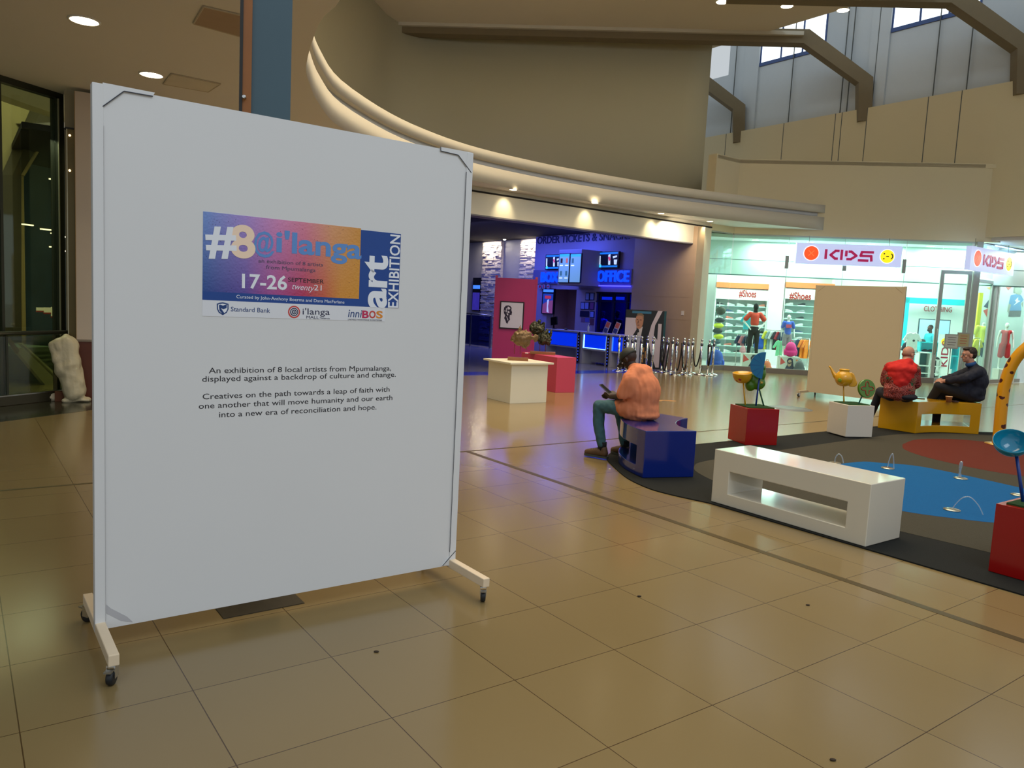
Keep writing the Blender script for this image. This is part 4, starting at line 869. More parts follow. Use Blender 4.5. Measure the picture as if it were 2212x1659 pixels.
MB().lathe([(.066, 0), (.070, .012), (.066, .034), (.060, .036)], W_(0, .135, 1.003), 24, dW(0, .35, .9)).build('collar', M('orange_collar', (204, 116, 74), .85), shirt)
jn = [('c', W_(-.10, .0, .575), .105, W_(-.15, .24, .59), .088), ('c', W_(-.15, .24, .59), .088, W_(-.155, .475, .575), .068), ('c', W_(.10, .0, .575), .105, W_(.16, .42, .565), .070),
  ('c', W_(-.155, .475, .565), .070, W_(-.165, .46, .38), .062), ('c', W_(-.165, .46, .38), .060, W_(-.165, .405, .165), .052), ('c', W_(.17, .43, .555), .068, W_(.15, .35, .36), .058), ('c', W_(.15, .35, .36), .058, W_(.13, .30, .17), .050)]
blob('jeans', jn, denim, man, vox=.012, smooth=2, disp=.006, dscale=.05)
brown = M('brown_leather', (92, 66, 42), .6, var=.3, scale=30); sole_ = M('grey_sole', (70, 74, 66), .7)
shoe(man, W_(-.165, .36, .012), dW(-.12, 1, 0), brown, sole_, lace=M('dark_lace', (30, 24, 20), .8))
shoe(man, W_(.13, .26, .012), dW(.25, 1, 0), brown, sole_, lace=M('dark_lace'))
for (x, y) in ((-.165, .385), (.13, .275)): MB().tube([W_(x, y, .09), W_(x, y+.0, .19)], .040, 14).build('sock', M('black_sock', (16, 18, 22), .9), man)
# cap: dome and peak
capm = M('dark_cap_cloth', (46, 48, 42), .7, var=.1, scale=30)
m = MB(); n = 26; dome = []
for i in range(9):
    for j in range(n): th = PI/2*i/8; dome.append(tuple(HPp(.082*math.sin(th)*math.cos(2*PI*j/n), -.012+.103*math.sin(th)*math.sin(2*PI*j/n), .030+.100*math.cos(th))))
m.add(dome, [(i*n+j, i*n+(j+1) % n, (i+1)*n+(j+1) % n, (i+1)*n+j) for i in range(8) for j in range(n)], True)
capo = m.build('cap', capm, man); sd = capo.modifiers.new('t', 'SOLIDIFY'); sd.thickness = .006
m = MB(); pk_ = []
for i in range(9):
    a = PI*i/8; pk_.append((.078*math.cos(a), .055+.02*math.sin(a), .02)); 
pk2 = [(.082*math.cos(PI*i/8), .065+.095*math.sin(PI*i/8)**.8, .012-.012*math.sin(PI*i/8)) for i in range(9)]
m.add([tuple(HPp(*p)) for p in pk_+pk2], [(i, i+1, 9+i+1, 9+i) for i in range(8)], True); po = m.build('peak', capm, capo); sd = po.modifiers.new('t', 'SOLIDIFY'); sd.thickness = .006
m = MB(); m.ell(HPp(0, -.012, .130), .008, 10, 6); m.build('cap_button', capm, capo)
ph = thing('smartphone', tuple(W_(0, .47, .70)), 'dark smartphone held in the lap of the man in the orange shirt', 'phone', TH)
F = ROT @ Matrix.Translation((-.02, .44, .722)) @ Matrix.Rotation(R(35), 4, 'X') @ Matrix.Rotation(R(8), 4, 'Z'); MB(F).box(-.038, .038, -.01, .14, 0, .009).build('case', M('phone_case', (60, 62, 66), .3), ph, bevel=.003)
MB(F).box(-.034, .034, -.005, .135, .009, .0097).build('screen', M('phone_screen', (20, 24, 30), .08), ph)

# ---- man in the red patterned jacket (back view)
pel = FL(1940, 864, .50); TH = R(-24); ROT = Matrix.Translation((pel.x, pel.y, 0)) @ Matrix.Rotation(TH, 4, 'Z'); R3 = ROT.to_3x3()
m2_ = thing('person', (pel.x, pel.y, 0), 'bald person in a red hood and patterned jacket, back turned, on the yellow bench', 'person', TH)
sk2 = skin_m('pale_skin', (186, 134, 110))
hc = W_(.085, .14, 1.195); hf = dW(.62, .62, -.28); hu = dW(.15, .22, .95); hp, HPp, HQ = head_prims(hc, hf, hu, 1.02)
body = hp+[('c', W_(0, 0, .60), .12, W_(.02, .02, .95), .11), ('c', W_(.03, .04, 1.0), .06, W_(.07, .11, 1.14), .058), ('c', W_(-.16, .04, .97), .05, W_(-.20, .12, .74), .04), ('c', W_(.18, .04, .97), .05, W_(.22, .14, .74), .04),
  ('c', W_(-.20, .12, .74), .04, W_(-.10, .36, .66), .028), ('c', W_(.22, .14, .74), .04, W_(.14, .34, .66), .028), ('c', W_(-.10, 0, .58), .09, W_(-.24, .42, .56), .06), ('c', W_(.10, 0, .58), .09, W_(.16, .44, .56), .06),
  ('c', W_(-.24, .42, .54), .055, W_(-.36, .50, .12), .038), ('c', W_(.16, .44, .54), .055, W_(.16, .46, .12), .038)]
body += hand(ROT, W_(-.10, .36, .66), dW(.3, .9, -.1), dW(.6, 0, .5))+hand(ROT, W_(.14, .34, .66), dW(-.3, .9, -.1), dW(-.6, 0, .5))
bo = blob('body', body, sk2, m2_, vox=.0065, smooth=2); eyes(HPp, HQ, bo)
def jacket_mat():
    m = bpy.data.materials.new('swirl_print_cloth'); m.use_nodes = True; nt = m.node_tree; b = nt.nodes['Principled BSDF']; N = nt.nodes.new; L = nt.links.new
    tc = N('ShaderNodeTexCoord'); v = N('ShaderNodeTexVoronoi'); v.inputs['Scale'].default_value = 11; v.inputs['Randomness'].default_value = .8; L(tc.outputs['Object'], v.inputs['Vector'])
    s = N('ShaderNodeMath'); s.operation = 'MULTIPLY'; s.inputs[1].default_value = 5.2; L(v.outputs['Distance'], s.inputs[0]); fr = N('ShaderNodeMath'); fr.operation = 'FRACT'; L(s.outputs[0], fr.inputs[0])
    cr = N('ShaderNodeValToRGB'); cr.color_ramp.interpolation = 'CONSTANT'; e = cr.color_ramp.elements; e[0].color = S(110, 26, 18); e[1].position = .85; e[1].color = S(60, 20, 18)
    for p, c in ((.30, (168, 58, 34)), (.52, (150, 128, 134)), (.62, (134, 36, 22))): x = e.new(p); x.color = S(c)
    L(fr.outputs[0], cr.inputs[0]); sp = N('ShaderNodeSeparateColor'); L(v.outputs['Color'], sp.inputs[0]); g = N('ShaderNodeMath'); g.operation = 'GREATER_THAN'; g.inputs[1].default_value = .72; L(sp.outputs[0], g.inputs[0])
    lt = N('ShaderNodeMath'); lt.operation = 'GREATER_THAN'; lt.inputs[1].default_value = .6; L(fr.outputs[0], lt.inputs[0]); ml = N('ShaderNodeMath'); ml.operation = 'MULTIPLY'; L(g.outputs[0], ml.inputs[0]); L(lt.outputs[0], ml.inputs[1])
    mx = N('ShaderNodeMix'); mx.data_type = 'RGBA'; mx.inputs['B'].default_value = S(44, 84, 48); L(ml.outputs[0], mx.inputs['Factor']); L(cr.outputs[0], mx.inputs['A'])
    lw = N('ShaderNodeMath'); lw.operation = 'LESS_THAN'; lw.inputs[1].default_value = .055; L(v.outputs['Distance'], lw.inputs[0])
    m2 = N('ShaderNodeMix'); m2.data_type = 'RGBA'; m2.inputs['B'].default_value = S(220, 205, 195); L(lw.outputs[0], m2.inputs['Factor']); L(mx.outputs['Result'], m2.inputs['A']); L(m2.outputs['Result'], b.inputs['Base Color']); b.inputs['Roughness'].default_value = .8; return m
jk = [('e', W_(0, -.02, .66), (.225, .17, .17), R3), ('e', W_(0, -.01, .82), (.220, .16, .19), R3), ('e', W_(.01, .02, .95), (.205, .145, .11), R3), ('c', W_(-.16, .03, .98), .080, W_(-.21, .09, .76), .072), ('c', W_(.18, .03, .98), .080, W_(.23, .11, .76), .072),
  ('c', W_(-.21, .09, .76), .070, W_(-.13, .30, .68), .055), ('c', W_(.23, .11, .76), .070, W_(.17, .30, .68), .055), ('e', W_(0, -.02, .56), (.215, .16, .06), R3)]
jo = blob('jacket', jk, jacket_mat(), m2_, vox=.011, smooth=3, disp=.012, dscale=.10)
hd = [('e', W_(.01, -.035, .965), (.215, .150, .10), R3), ('e', W_(.0, -.06, .87), (.185, .125, .15), R3), ('e', W_(.0, -.085, .79), (.12, .11, .13), R3), ('c', W_(0, -.13, .76), .055, W_(.005, -.158, .68), .025), ('c', W_(-.10, .0, 1.03), .06, W_(.09, .06, 1.07), .075), ('c', W_(-.15, .02, .99), .080, W_(-.185, .05, .93), .070), ('c', W_(.17, .03, .99), .080, W_(.205, .05, .93), .070), ('c', W_(.05, -.04, 1.03), .07, W_(.09, .02, 1.09), .06)]
blob('hood', hd, M('scarlet_fleece', (188, 22, 16), .85, var=.08, scale=16), jo, vox=.010, smooth=4, disp=.010, dscale=.08)
tr = [('c', W_(-.10, 0, .575), .105, W_(-.24, .42, .57), .075), ('c', W_(.10, 0, .575), .105, W_(.16, .44, .57), .075), ('c', W_(-.24, .42, .56), .07, W_(-.36, .50, .13), .055), ('c', W_(.16, .44, .56), .07, W_(.16, .46, .13), .055), ('e', W_(.10, -.04, .565), (.16, .15, .06), R3)]
blob('trousers', tr, M('dark_navy_cloth', (18, 22, 34), .85, var=.1, scale=20), m2_, vox=.012, smooth=2)
shoe(m2_, W_(-.36, .47, .0), dW(-.5, .85, 0), M('red_trainer', (170, 32, 22), .6, var=.2, scale=30), M('white_sole', (220, 205, 190), .6)); shoe(m2_, W_(.16, .42, .0), dW(.2, 1, 0), M('red_trainer'), M('white_sole'))
gm = M('black_spectacle_frame', (14, 12, 12), .4)
m = MB()
for sx in (-1, 1):
    m.tube([HPp(sx*.080, -.03, .018), HPp(sx*.078, .04, .055), HPp(sx*.064, .082, .075)], .0028, 6)
    m.tube([HPp(sx*.034+.028*math.cos(t), .088, .075+.022*math.sin(t)) for t in [2*PI*i/16 for i in range(17)]], .0026, 6)
m.tube([HPp(-.008, .09, .077), HPp(.008, .09, .077)], .0026, 6); m.build('spectacles', gm, bo)
m = MB(); m.ell(HPp(0, -.036, -.014), (.0725, .0665, .046), 18, 10, HQ); m.build('cropped_hair', M('stubble_hair', (140, 96, 78), .9, var=.1, scale=40), bo)

# ---- man in the navy jacket (profile, facing left)
pel = FL(2093, 866, .50); TH = R(76); ROT = Matrix.Translation((pel.x, pel.y, 0)) @ Matrix.Rotation(TH, 4, 'Z'); R3 = ROT.to_3x3()
m3_ = thing('person', (pel.x, pel.y, 0), 'person in a navy jacket and glasses, in profile with crossed legs on the yellow bench', 'person', TH)
hc = W_(0, .075, 1.215); hf = dW(-.12, .97, -.05); hu = dW(0, .05, 1); hp, HPp, HQ = head_prims(hc, hf, hu, 1.02)
body = hp+[('c', W_(0, -.02, .60), .12, W_(0, -.06, .92), .12), ('c', W_(0, -.01, 1.0), .06, W_(0, .05, 1.14), .058), ('c', W_(-.18, -.02, .97), .05, W_(-.23, .18, .86), .04), ('c', W_(.18, -.02, .97), .05, W_(.22, .18, .84), .04),
  ('c', W_(-.23, .18, .86), .038, W_(-.10, .43, .79), .028), ('c', W_(.22, .18, .84), .038, W_(.06, .44, .79), .028), ('c', W_(-.09, 0, .59), .09, W_(-.06, .45, .70), .06), ('c', W_(.09, 0, .58), .09, W_(.12, .40, .56), .06),
  ('c', W_(-.06, .45, .69), .055, W_(.10, .56, .36), .042), ('c', W_(.12, .40, .54), .055, W_(.13, .40, .12), .038)]
body += hand(ROT, W_(-.10, .43, .79), dW(.3, .8, -.5), dW(.6, .2, .5))+hand(ROT, W_(.06, .44, .79), dW(-.4, .7, -.5), dW(-.6, .2, .5))
bo = blob('body', body, sk2, m3_, vox=.0065, smooth=2); eyes(HPp, HQ, bo)
navyj = M('navy_jacket_cloth', (14, 20, 38), .8, var=.12, scale=12)
jk = [('e', W_(0, -.04, .66), (.215, .175, .17), R3), ('e', W_(0, -.075, .82), (.215, .165, .18), R3), ('e', W_(0, -.06, .95), (.205, .14, .11), R3), ('c', W_(0, -.02, 1.02), .085, W_(0, .01, 1.06), .078), ('c', W_(-.17, -.03, .97), .08, W_(-.24, .16, .87), .080), ('c', W_(.17, -.03, .97), .08, W_(.23, .16, .85), .078),
  ('c', W_(-.24, .16, .87), .078, W_(-.13, .36, .80), .058), ('c', W_(.23, .16, .85), .076, W_(.10, .37, .80), .056), ('e', W_(0, .10, .74), (.17, .16, .14), R3), ('e', W_(0, -.05, .56), (.20, .17, .065), R3), ('c', W_(-.10, .0, .62), .12, W_(-.06, .2, .66), .10)]
blob('jacket', jk, navyj, m3_, vox=.011, smooth=3, disp=.008, dscale=.10)
MB().lathe([(.070, 0), (.078, .02), (.076, .05), (.066, .056)], W_(0, .02, 1.055), 24, dW(0, .35, .95)).build('collar', M('blue_collar', (30, 74, 128), .8), m3_)
tr = [('c', W_(-.09, 0, .59), .105, W_(-.06, .46, .705), .082), ('c', W_(.09, 0, .575), .10, W_(.12, .40, .56), .075), ('c', W_(-.06, .46, .695), .074, W_(.10, .565, .38), .055), ('c', W_(.12, .40, .55), .07, W_(.13, .40, .12), .060)]
blob('trousers', tr, blackc, m3_, vox=.012, smooth=2)
shoe(m3_, W_(.13, .36, .0), dW(0, 1, 0), M('black_leather', (14, 14, 16), .4), M('black_sole', (20, 20, 20), .6))
s_ = shoe(m3_, W_(0, 0, 0), dW(0, 1, 0), M('black_leather'), M('black_sole'), name='raised_shoe')
Mx = Matrix.Translation(W_(.09, .53, .30)) @ ROT.to_3x3().to_4x4() @ Matrix.Rotation(R(-12), 4, 'X') @ ROT.to_3x3().to_4x4().inverted() @ Matrix.Translation(-W_(0, 0, 0))
for o_ in [s_]+[c for c in s_.children]: o_.data.transform(Mx)
hr = [('e', HPp(0, -.03, .055), (.082, .090, .078), HQ), ('e', HPp(0, -.055, .01), (.076, .062, .07), HQ), ('e', HPp(0, .035, .098), (.062, .05, .028), HQ)]
blob('hair', hr, M('dark_brown_hair', (38, 26, 18), .7, var=.3, scale=60), bo, vox=.008, smooth=3, disp=.008, dscale=.02)
m = MB()
for sx in (-1, 1):
    m.tube([HPp(sx*.080, 0, .012), HPp(sx*.078, .05, .012), HPp(sx*.058, .088, .012)], .0024, 6)
    m.tube([HPp(sx*.032+.026*math.cos(t), .094, .006+.018*math.sin(t)) for t in [2*PI*i/16 for i in range(17)]], .0022, 6)
m.build('spectacles', M('thin_metal_frame', (90, 84, 78), .3, metal=.8), bo)

# things lying on the yellow bench
p = FL(2049, 869, .49); c_ = thing('coffee_cup', tuple(p), 'brown paper coffee cup standing on the yellow bench', 'cup')
MB().lathe([(.036, 0), (.046, .085), (.048, .088), (.044, .088), (.034, .006), (.001, .006)], p, 24).build('cup', M('kraft_paper', (170, 108, 58), .7), c_)
MB().lathe([(.046, .084), (.050, .088), (.048, .094), (.044, .09)], p, 24).build('rim', M('cup_rim', (210, 170, 130), .5), c_)
p = FL(1985, 861, .49); F = frame_at(p, -8)
tag(MB(F).box(-.08, .08, -.035, .035, .491, .501).build('smartphone', M('black_phone', (12, 12, 14), .2), bevel=.003), 'black smartphone lying flat on the yellow bench between the two men', 'phone')
p = FL(2063, 869, .49); F = frame_at(p, 20); tag(MB(F).box(-.05, .05, -.03, .03, .491, .513).build('wallet', M('brown_wallet', (50, 24, 20), .5), bevel=.004), 'small dark wallet on the yellow bench beside the paper cup', 'wallet')

# ================================================================== CHILDREN'S SHOP
storeglass = glass('shop_glass', (238, 252, 246), .02, .3); frame_al = M('grey_aluminium', (178, 184, 176), .4, metal=.25, var=.03)
def U2(px, py, off=0): return UZ(F2, px, py, off)
def U3(px, py, off=0): return UZ(F3, px, py, off)
# glazing: each pane of the front
w = tag(MB(F1).box(0, L1, .04, .06, GT-.03, GT).build('window_4', frame_al), kind='structure')
MB(F1).box(0, L1-.004, .045, .055, .15, GT-.03).build('pane', storeglass, w)
us = [0]+[U2(px, 516)[0] for px in (1706, 1828, 1962)]+[U2(2034, 587)[0]]
w = MB(F2); w.box(0, L2, .035, .065, GT-.04, GT)
for u in us[1:-1]:
    w.box(u-.004, u+.004, .04, .06, .15, GT)
w = tag(w.build('window_5', frame_al), kind='structure')
for a, b in zip(us[:-1], us[1:]): MB(F2).box(a+.005, b-.005, .045, .055, .15, GT-.04).build('pane', storeglass, w)
uD = us[-1]; zD = U2(2060, 585)[1]; MB(F2).box(uD, L2-.1, .045, .055, zD+.02, GT-.04).build('pane', storeglass, w)
cl = M('steel_patch_fitting', (150, 150, 140), .35, metal=.8)
for px, y0, y1 in ((1699, 552, 580), (1824, 572, 585), (1952, 560, 590)):
    u, z0 = U2(px, y1); _, z1 = U2(px, y0); m = MB(F2); m.box(u-.05, u+.05, .02, .08, z0, z1); m.build('clamp', cl, w)
# glass door leaf with its frame, and the posts of the doorway
def framed_leaf(name, F, u0, u1, z0, z1, fw, label, handle=None, y=.02):
    o = MB(F); o.box(u0, u0+fw, y, y+.06, z0, z1); o.box(u1-fw, u1, y, y+.06, z0, z1); o.box(u0+fw, u1-fw, y, y+.06, z1-fw, z1); o.box(u0+fw, u1-fw, y, y+.06, z0, z0+fw*1.4)
    o = tag(o.build(name, frame_al), kind='structure'); MB(F).box(u0+fw, u1-fw, y+.025, y+.035, z0+fw, z1-fw).build('pane', storeglass, o)
    if handle is not None: MB(F).tube([(handle, y-.02, .85), (handle, y-.06, .87), (handle, y-.06, 1.55), (handle, y-.02, 1.57)], .016, 10).build('door_handle', steel, o)
    return o
zt_ = U2(2060, 584)[1]
framed_leaf('door_1', F2, uD, L2-.02, .02, zt_, .10, '', handle=uD+.05)
u0 = U3(2112, 600)[0]; u1 = U3(2152, 600)[0]
m = MB(F2); m.box(L2-.0, L2+.16, -.04, .14, 0, GT); m.T = F3; m.box(u1-.02, u1+.10, -.05, .10, 0, 3.3); m.box(u1+.14, u1+.24, -.05, .10, 0, 3.2); struct(m, 'trim_20', frame_al)
framed_leaf('door_2', F3, max(.12, u0), u1-.03, .02, 3.05, .09, '')
w = tag(MB(F3).box(.1, 6.5, .03, .07, GT-.04, GT).build('window_6', frame_al), kind='structure')
MB(F3).box(u1+.26, 6, .045, .055, .12, GT-.04).build('pane', storeglass, w); MB(F3).box(.15, u1, .045, .055, 3.1, GT-.04).build('pane', storeglass, w)
# light boxes with the shop name
signw = M('sign_face_lit', (190, 200, 240), .3, emit=.75, var=0); sor = M('sign_orange_lit', (244, 84, 20), .3, emit=.75, var=0); smg = M('sign_magenta_lit', (170, 8, 80), .3, emit=.55, var=0); syl = M('sign_yellow_lit', (252, 226, 14), .3, emit=.9, var=0); sbk = M('sign_black', (30, 28, 20), .4, var=0); swh = M('sign_white_lit', (240, 235, 250), .3, emit=1.0, var=0)
def shop_sign(F, P, quad, marks, label, y0=-.16):
    """quad: left, right, top-left y, bottom-left y in the photo; marks map the unit sign (0..1, 0..1)"""
    (lx, ty), (rx, _), (_, by) = quad
    ul, zt = UZ(F, lx, ty, y0); ur = UZ(F, rx, ty, y0)[0]; zb = UZ(F, lx, by, y0)[1]
    root = thing('shop_sign', tuple(F @ Vector((ul, y0, zb))), label, 'sign'); w_ = ur-ul; h_ = zt-zb
    MB(F).box(ul, ur, y0, y0+.14, zb, zt).build('light_box', signw, root)
    q = lambda x, y: (ul+x*w_, zt-y*h_)
    asp = h_/w_
    def dsk(cx, cy, ry, mat, yy, name): u, z = q(cx, cy); MB(F).face(disc(32, u, z, ry*h_), .004, y0-yy).build(name, mat, root)
    dsk(.145, .48, .37, swh, .0005, 'logo_disc'); dsk(.145, .48, .335, sor, .004, 'logo_disc')
    u, z = q(.145, .48); m = MB(F)
    for s_ in (-1, 1): d = .13*h_; m.face([(u-d, z-s_*d-.012), (u-d, z-s_*d+.012), (u+d, z+s_*d+.012), (u+d, z+s_*d-.012)], .003, y0-.008)
    m.build('cross_mark', M('sign_pale_orange', (255, 120, 60), .3, emit=.8, var=0), root)
    def stroke(pts, wd, mat, yy, name): pline(F, [q(*p) for p in pts], wd*h_, mat, name, root, y=y0-yy, t=.012)
    K = [[(.285, .30), (.285, .70)], [(.405, .33), (.375, .33), (.33, .53), (.375, .70), (.395, .70)]]; I = [[(.435, .30), (.435, .72)]]
    Dd = [[(.478, .33), (.478, .54)], [(.49, .70), (.525, .70), (.575, .53), (.525, .34), (.505, .34)]]; Ss = [[(.73, .34), (.625, .34), (.615, .52), (.715, .52), (.72, .74)], [(.60, .74), (.685, .74)]]
    for nm, L_ in (('letter_k', K), ('letter_i', I), ('letter_d', Dd), ('letter_s', Ss)):
        m = None
        for st_ in L_:
            pts = [q(*p) for p in st_]; wd = .115*h_
            mm = MB(F) if m is None else m; m = mm
            for a, b in zip(pts[:-1], pts[1:]):
                d = Vector(b)-Vector(a); n = Vector((-d.y, d.x)).normalized()*wd/2; e = d.normalized()*wd*.3
                m.face([(a[0]-e.x+n.x, a[1]-e.y+n.y), (b[0]+e.x+n.x, b[1]+e.y+n.y), (b[0]+e.x-n.x, b[1]+e.y-n.y), (a[0]-e.x-n.x, a[1]-e.y-n.y)], .014, y0-.0005)
        m.build(nm, smg, root)
    dsk(.865, .5, .34, swh, .0005, 'smiley_disc'); dsk(.865, .5, .31, syl, .004, 'smiley_disc')
    m = MB(F)
    for x, y in ((.835, .38), (.835, .62)): u, z = q(x, y); m.face(disc(12, u, z, .035*h_), .003, y0-.008)
    for a, b in (((.855, .50), (.88, .50)),):
        (ua, za), (ub, zb2) = q(*a), q(*b); m.face([(ua, za-.012), (ub, zb2-.012), (ub, zb2+.012), (ua, za+.012)], .003, y0-.008)
    u, z = q(.885, .5); R_ = .17*h_; arc = [(u+R_*math.cos(t), z+R_*math.sin(t)) for t in [R(-60+15*i) for i in range(9)]]; arc2 = [(u+(R_-.028)*math.cos(t), z+(R_-.028)*math.sin(t)) for t in [R(60-15*i) for i in range(9)]]
    m.face(arc+arc2, .003, y0-.008); m.build('smiley_face', sbk, root)
    for x in (.12, .88): u, z = q(x, 0); MB(F).tube([(u, y0+.07, z), (u, y0+.07, GT)], .008, 6).build('hanger', steel, root)
    return root
shop_sign(F2, None, ((1722, 524), (1951, 535), (1720, 569)), None, 'wide lit shop sign with orange disc, magenta letters and yellow smiley on the shop front')
shop_sign(F3, None, ((2100, 531), (2196, 551), (2099, 583)), None, 'narrower lit shop sign over the shop door at the right edge', y0=-.40)
tag(MB(F3).box(.5, 3.0, -.30, -.26, 3.98, 4.01).build('light_strip', M('blue_white_led', (150, 200, 255), .3, emit=3, var=0)), 'blue-white light strip above the sign over the shop door', 'light')
# inner bulkhead band and shop lights
bulk = M('bulkhead_white', (214, 232, 224), .35, var=.01)
m = MB(F2); za = U2(1700, 597, 1.0)[1]; m.box(-.7, L2+2, 1.0, 1.08, za, 3.95); struct(m, 'wall_bulkhead', bulk)
m = MB(F2); zj = U2(1700, 565, 1.0)[1]; m.box(-.7, L2+2, .994, 1.0, zj, zj+.012); m.box(-.7, L2+2, .99, 1.1, za-.03, za); struct(m, 'trim_21', M('bulkhead_edge', (80, 110, 104), .5))
dlm = M('downlight_glow_cool', (235, 255, 250), .3, emit=14, var=0); dlw = M('downlight_glow_warm', (255, 236, 196), .3, emit=14, var=0); ringm = M('downlight_trim', (225, 222, 215), .4)
def downlight(p, r, glow, label, group, d=(0, 0, -1)):
    root = thing('downlight', tuple(p), label, 'ceiling light', group=group); n = Vector(d)
    MB().lathe([(r+.02, -.004), (r+.02, .004), (r, .006), (r, -.004)], Vector(p), 28, n, cap=False).build('trim_ring', ringm, root)
    MB().lathe([(.001, -.004), (r, -.004), (r, .003), (.001, .003)], p, 24, n, cap=False).build('lamp', glow, root); return root
for i, (px, py) in enumerate(((1632, 516), (1752, 518), (1882, 522), (2011, 526))):
    u, z = U2(px, py, .5); q = F2 @ Vector((u, .5, 3.948)); downlight(q, .10, dlm, ['first', 'second', 'third', 'fourth'][i]+' cool downlight from the left along the top of the shop window', 'shop window downlights')
for u in (1.2, 3.6, 6.0): area('shop_window_light', F2 @ Vector((u+.5, .55, 3.9)), F2 @ Vector((u+.5, .7, 0)), 1.8, .5, 85, (.84, 1, .95))
for u, v, p in ((1.6, 3.0, 210), (6.3, 3.0, 230), (9.5, 1.8, 190), (12, 3.6, 120)): area('shop_ceiling_light', F2 @ Vector((u, v, 3.9)), F2 @ Vector((u, v, 0)), 3, 2.4, p*.95, (.90, 1, .97))

# shoe walls: two bays of shelves either side of a white column
shelfm = M('shelf_glass_green', (176, 214, 206), .3, var=.02); bayback = M('bay_backing', (206, 224, 220), .6, var=.02); sorg = M('orange_fascia', (240, 130, 70), .5, var=.02, emit=.1)
redtxt = M('red_shop_lettering', (170, 22, 12), .5, var=0)
bays = []
for px0, px1, lab in ((1545, 1659, 'left'), (1694, 1800, 'right')):
    off = 4.2; u0 = U2(px0, 650, off)[0]; u1 = U2(px1, 650, off)[0]
    root = thing('shoe_shelving', tuple(F2 @ Vector(((u0+u1)/2, off, 0))), 'wall shelving bay full of shoes under red lettering, '+('left of the white column' if lab == 'left' else 'right of the white column'), 'shelf')
    MB(F2).box(u0, u1, off+.30, off+.36, 0.2, 3.2).build('back_panel', bayback, root)
    z1 = U2(px0, 609, off)[1]; z0 = z1-.18
    MB(F2).box(u0, u1, off-.05, off+.3, z0, z1).build('orange_fascia', sorg, root)
    zp = U2(px0, 645, off)[1]; MB(F2).box(u0, u1, off-.02, off+.02, zp, z0-.04).build('header_panel', shopw, root)
    a = U2(1596 if lab == 'left' else 1705, 640, off)[0]; b = U2(1633 if lab == 'left' else 1752, 640, off)[0]; zt0 = U2(1600 if lab == 'left' else 1710, 641 if lab == 'left' else 646, off)[1]
    text('#Shoes', 'lettering', redtxt, root, F2, a, zt0, b-a, .24, y=off-.02, t=.01, bold=.02)
    zs = []
    for k in range(9):
        z = zp-.22-k*.235
        if z < .3: break
        zs.append(z); MB(F2).box(u0, u1, off+.02, off+.30, z-.02, z).build('shelf', shelfm, root)
    bays.append((u0, u1, off, zs))
    for x in (u0, u1-.03): MB(F2).box(x, x+.03, off+.0, off+.32, 0, 3.3).build('side_panel', shopw, root)
uc0, uc1 = U2(1661, 650, 3.9)[0], U2(1692, 650, 3.9)[0]
struct(MB(F2).box(uc0, uc1, 3.9, 4.6, 0, 3.95), 'trim_22', shopw)
# shoes
def shoe_mesh(name, c, sole=(235, 235, 230)):
    m = MB(); m.mi = 0
    prof = [(-.125, .045, .030, .075), (-.09, .045, .034, .085), (-.03, .045, .036, .080), (.03, .045, .036, .060), (.08, .045, .038, .045), (.12, .042, .030, .032), (.14, .03, .012, .02)]
    n = 10; rings = []
    for x, _, w, h in prof: rings += [(x, w*math.cos(2*PI*j/n), .022+h*.5+h*.5*math.sin(2*PI*j/n)) for j in range(n)]
    m.add(rings, [(i*n+j, i*n+(j+1) % n, (i+1)*n+(j+1) % n, (i+1)*n+j) for i in range(6) for j in range(n)]+[tuple(range(n-1, -1, -1)), tuple(range(6*n, 7*n))], True)
    root = m.build(name, M('shoe_%s_%s_%s' % c, c, .6, var=.05)); s = MB(); s.prism([(-.13, -.03), (.03, -.038), (.11, -.034), (.15, 0), (.11, .034), (.03, .038), (-.13, .03)], 0, .026); s.build('sole', M('shoe_sole_light', sole, .5, var=0), root)
    return root
rs = random.Random(5)
cols = [((236, 240, 238), 'white'), ((30, 44, 48), 'black'), ((206, 70, 60), 'red'), ((232, 140, 120), 'coral'), ((60, 90, 120), 'blue'), ((150, 160, 165), 'grey')]
wts = [.62, .13, .06, .06, .06, .07]; protos = {}; cnt = {}
names = ['top', 'second', 'third', 'fourth', 'fifth', 'sixth', 'seventh', 'eighth', 'ninth']
for bi, (u0, u1, off, zs) in enumerate(bays):
    for k, z in enumerate(zs):
        nn_ = max(4, min(6, int((u1-u0-.38)/.31)+1)); seen = {}
        for j in range(nn_):
            u = u0+.19+(u1-u0-.38)*j/(nn_-1)+rs.uniform(-.012, .012)
            if bi == 1 and u > u0+(u1-u0)*.62: continue
            c, cn = rs.choices(cols, wts)[0]
            if c not in protos: protos[c] = o_ = shoe_mesh('display_shoe', c)
            else: o_ = clone(protos[c])
            p = F2 @ Vector((u, off+.12, z)); rz = -.157+rs.choice([0, PI])+rs.uniform(-.12, .12)
            place(o_, p, rz, .98); ps = ['first', 'second', 'third', 'fourth', 'fifth', 'sixth'][j]
            tag(o_, '%s shoe, %s from the left on the %s shelf %s of the white column' % (cn, ps, names[k], 'left' if bi == 0 else 'right'), 'shoe', 'shoes on the shop shelves')

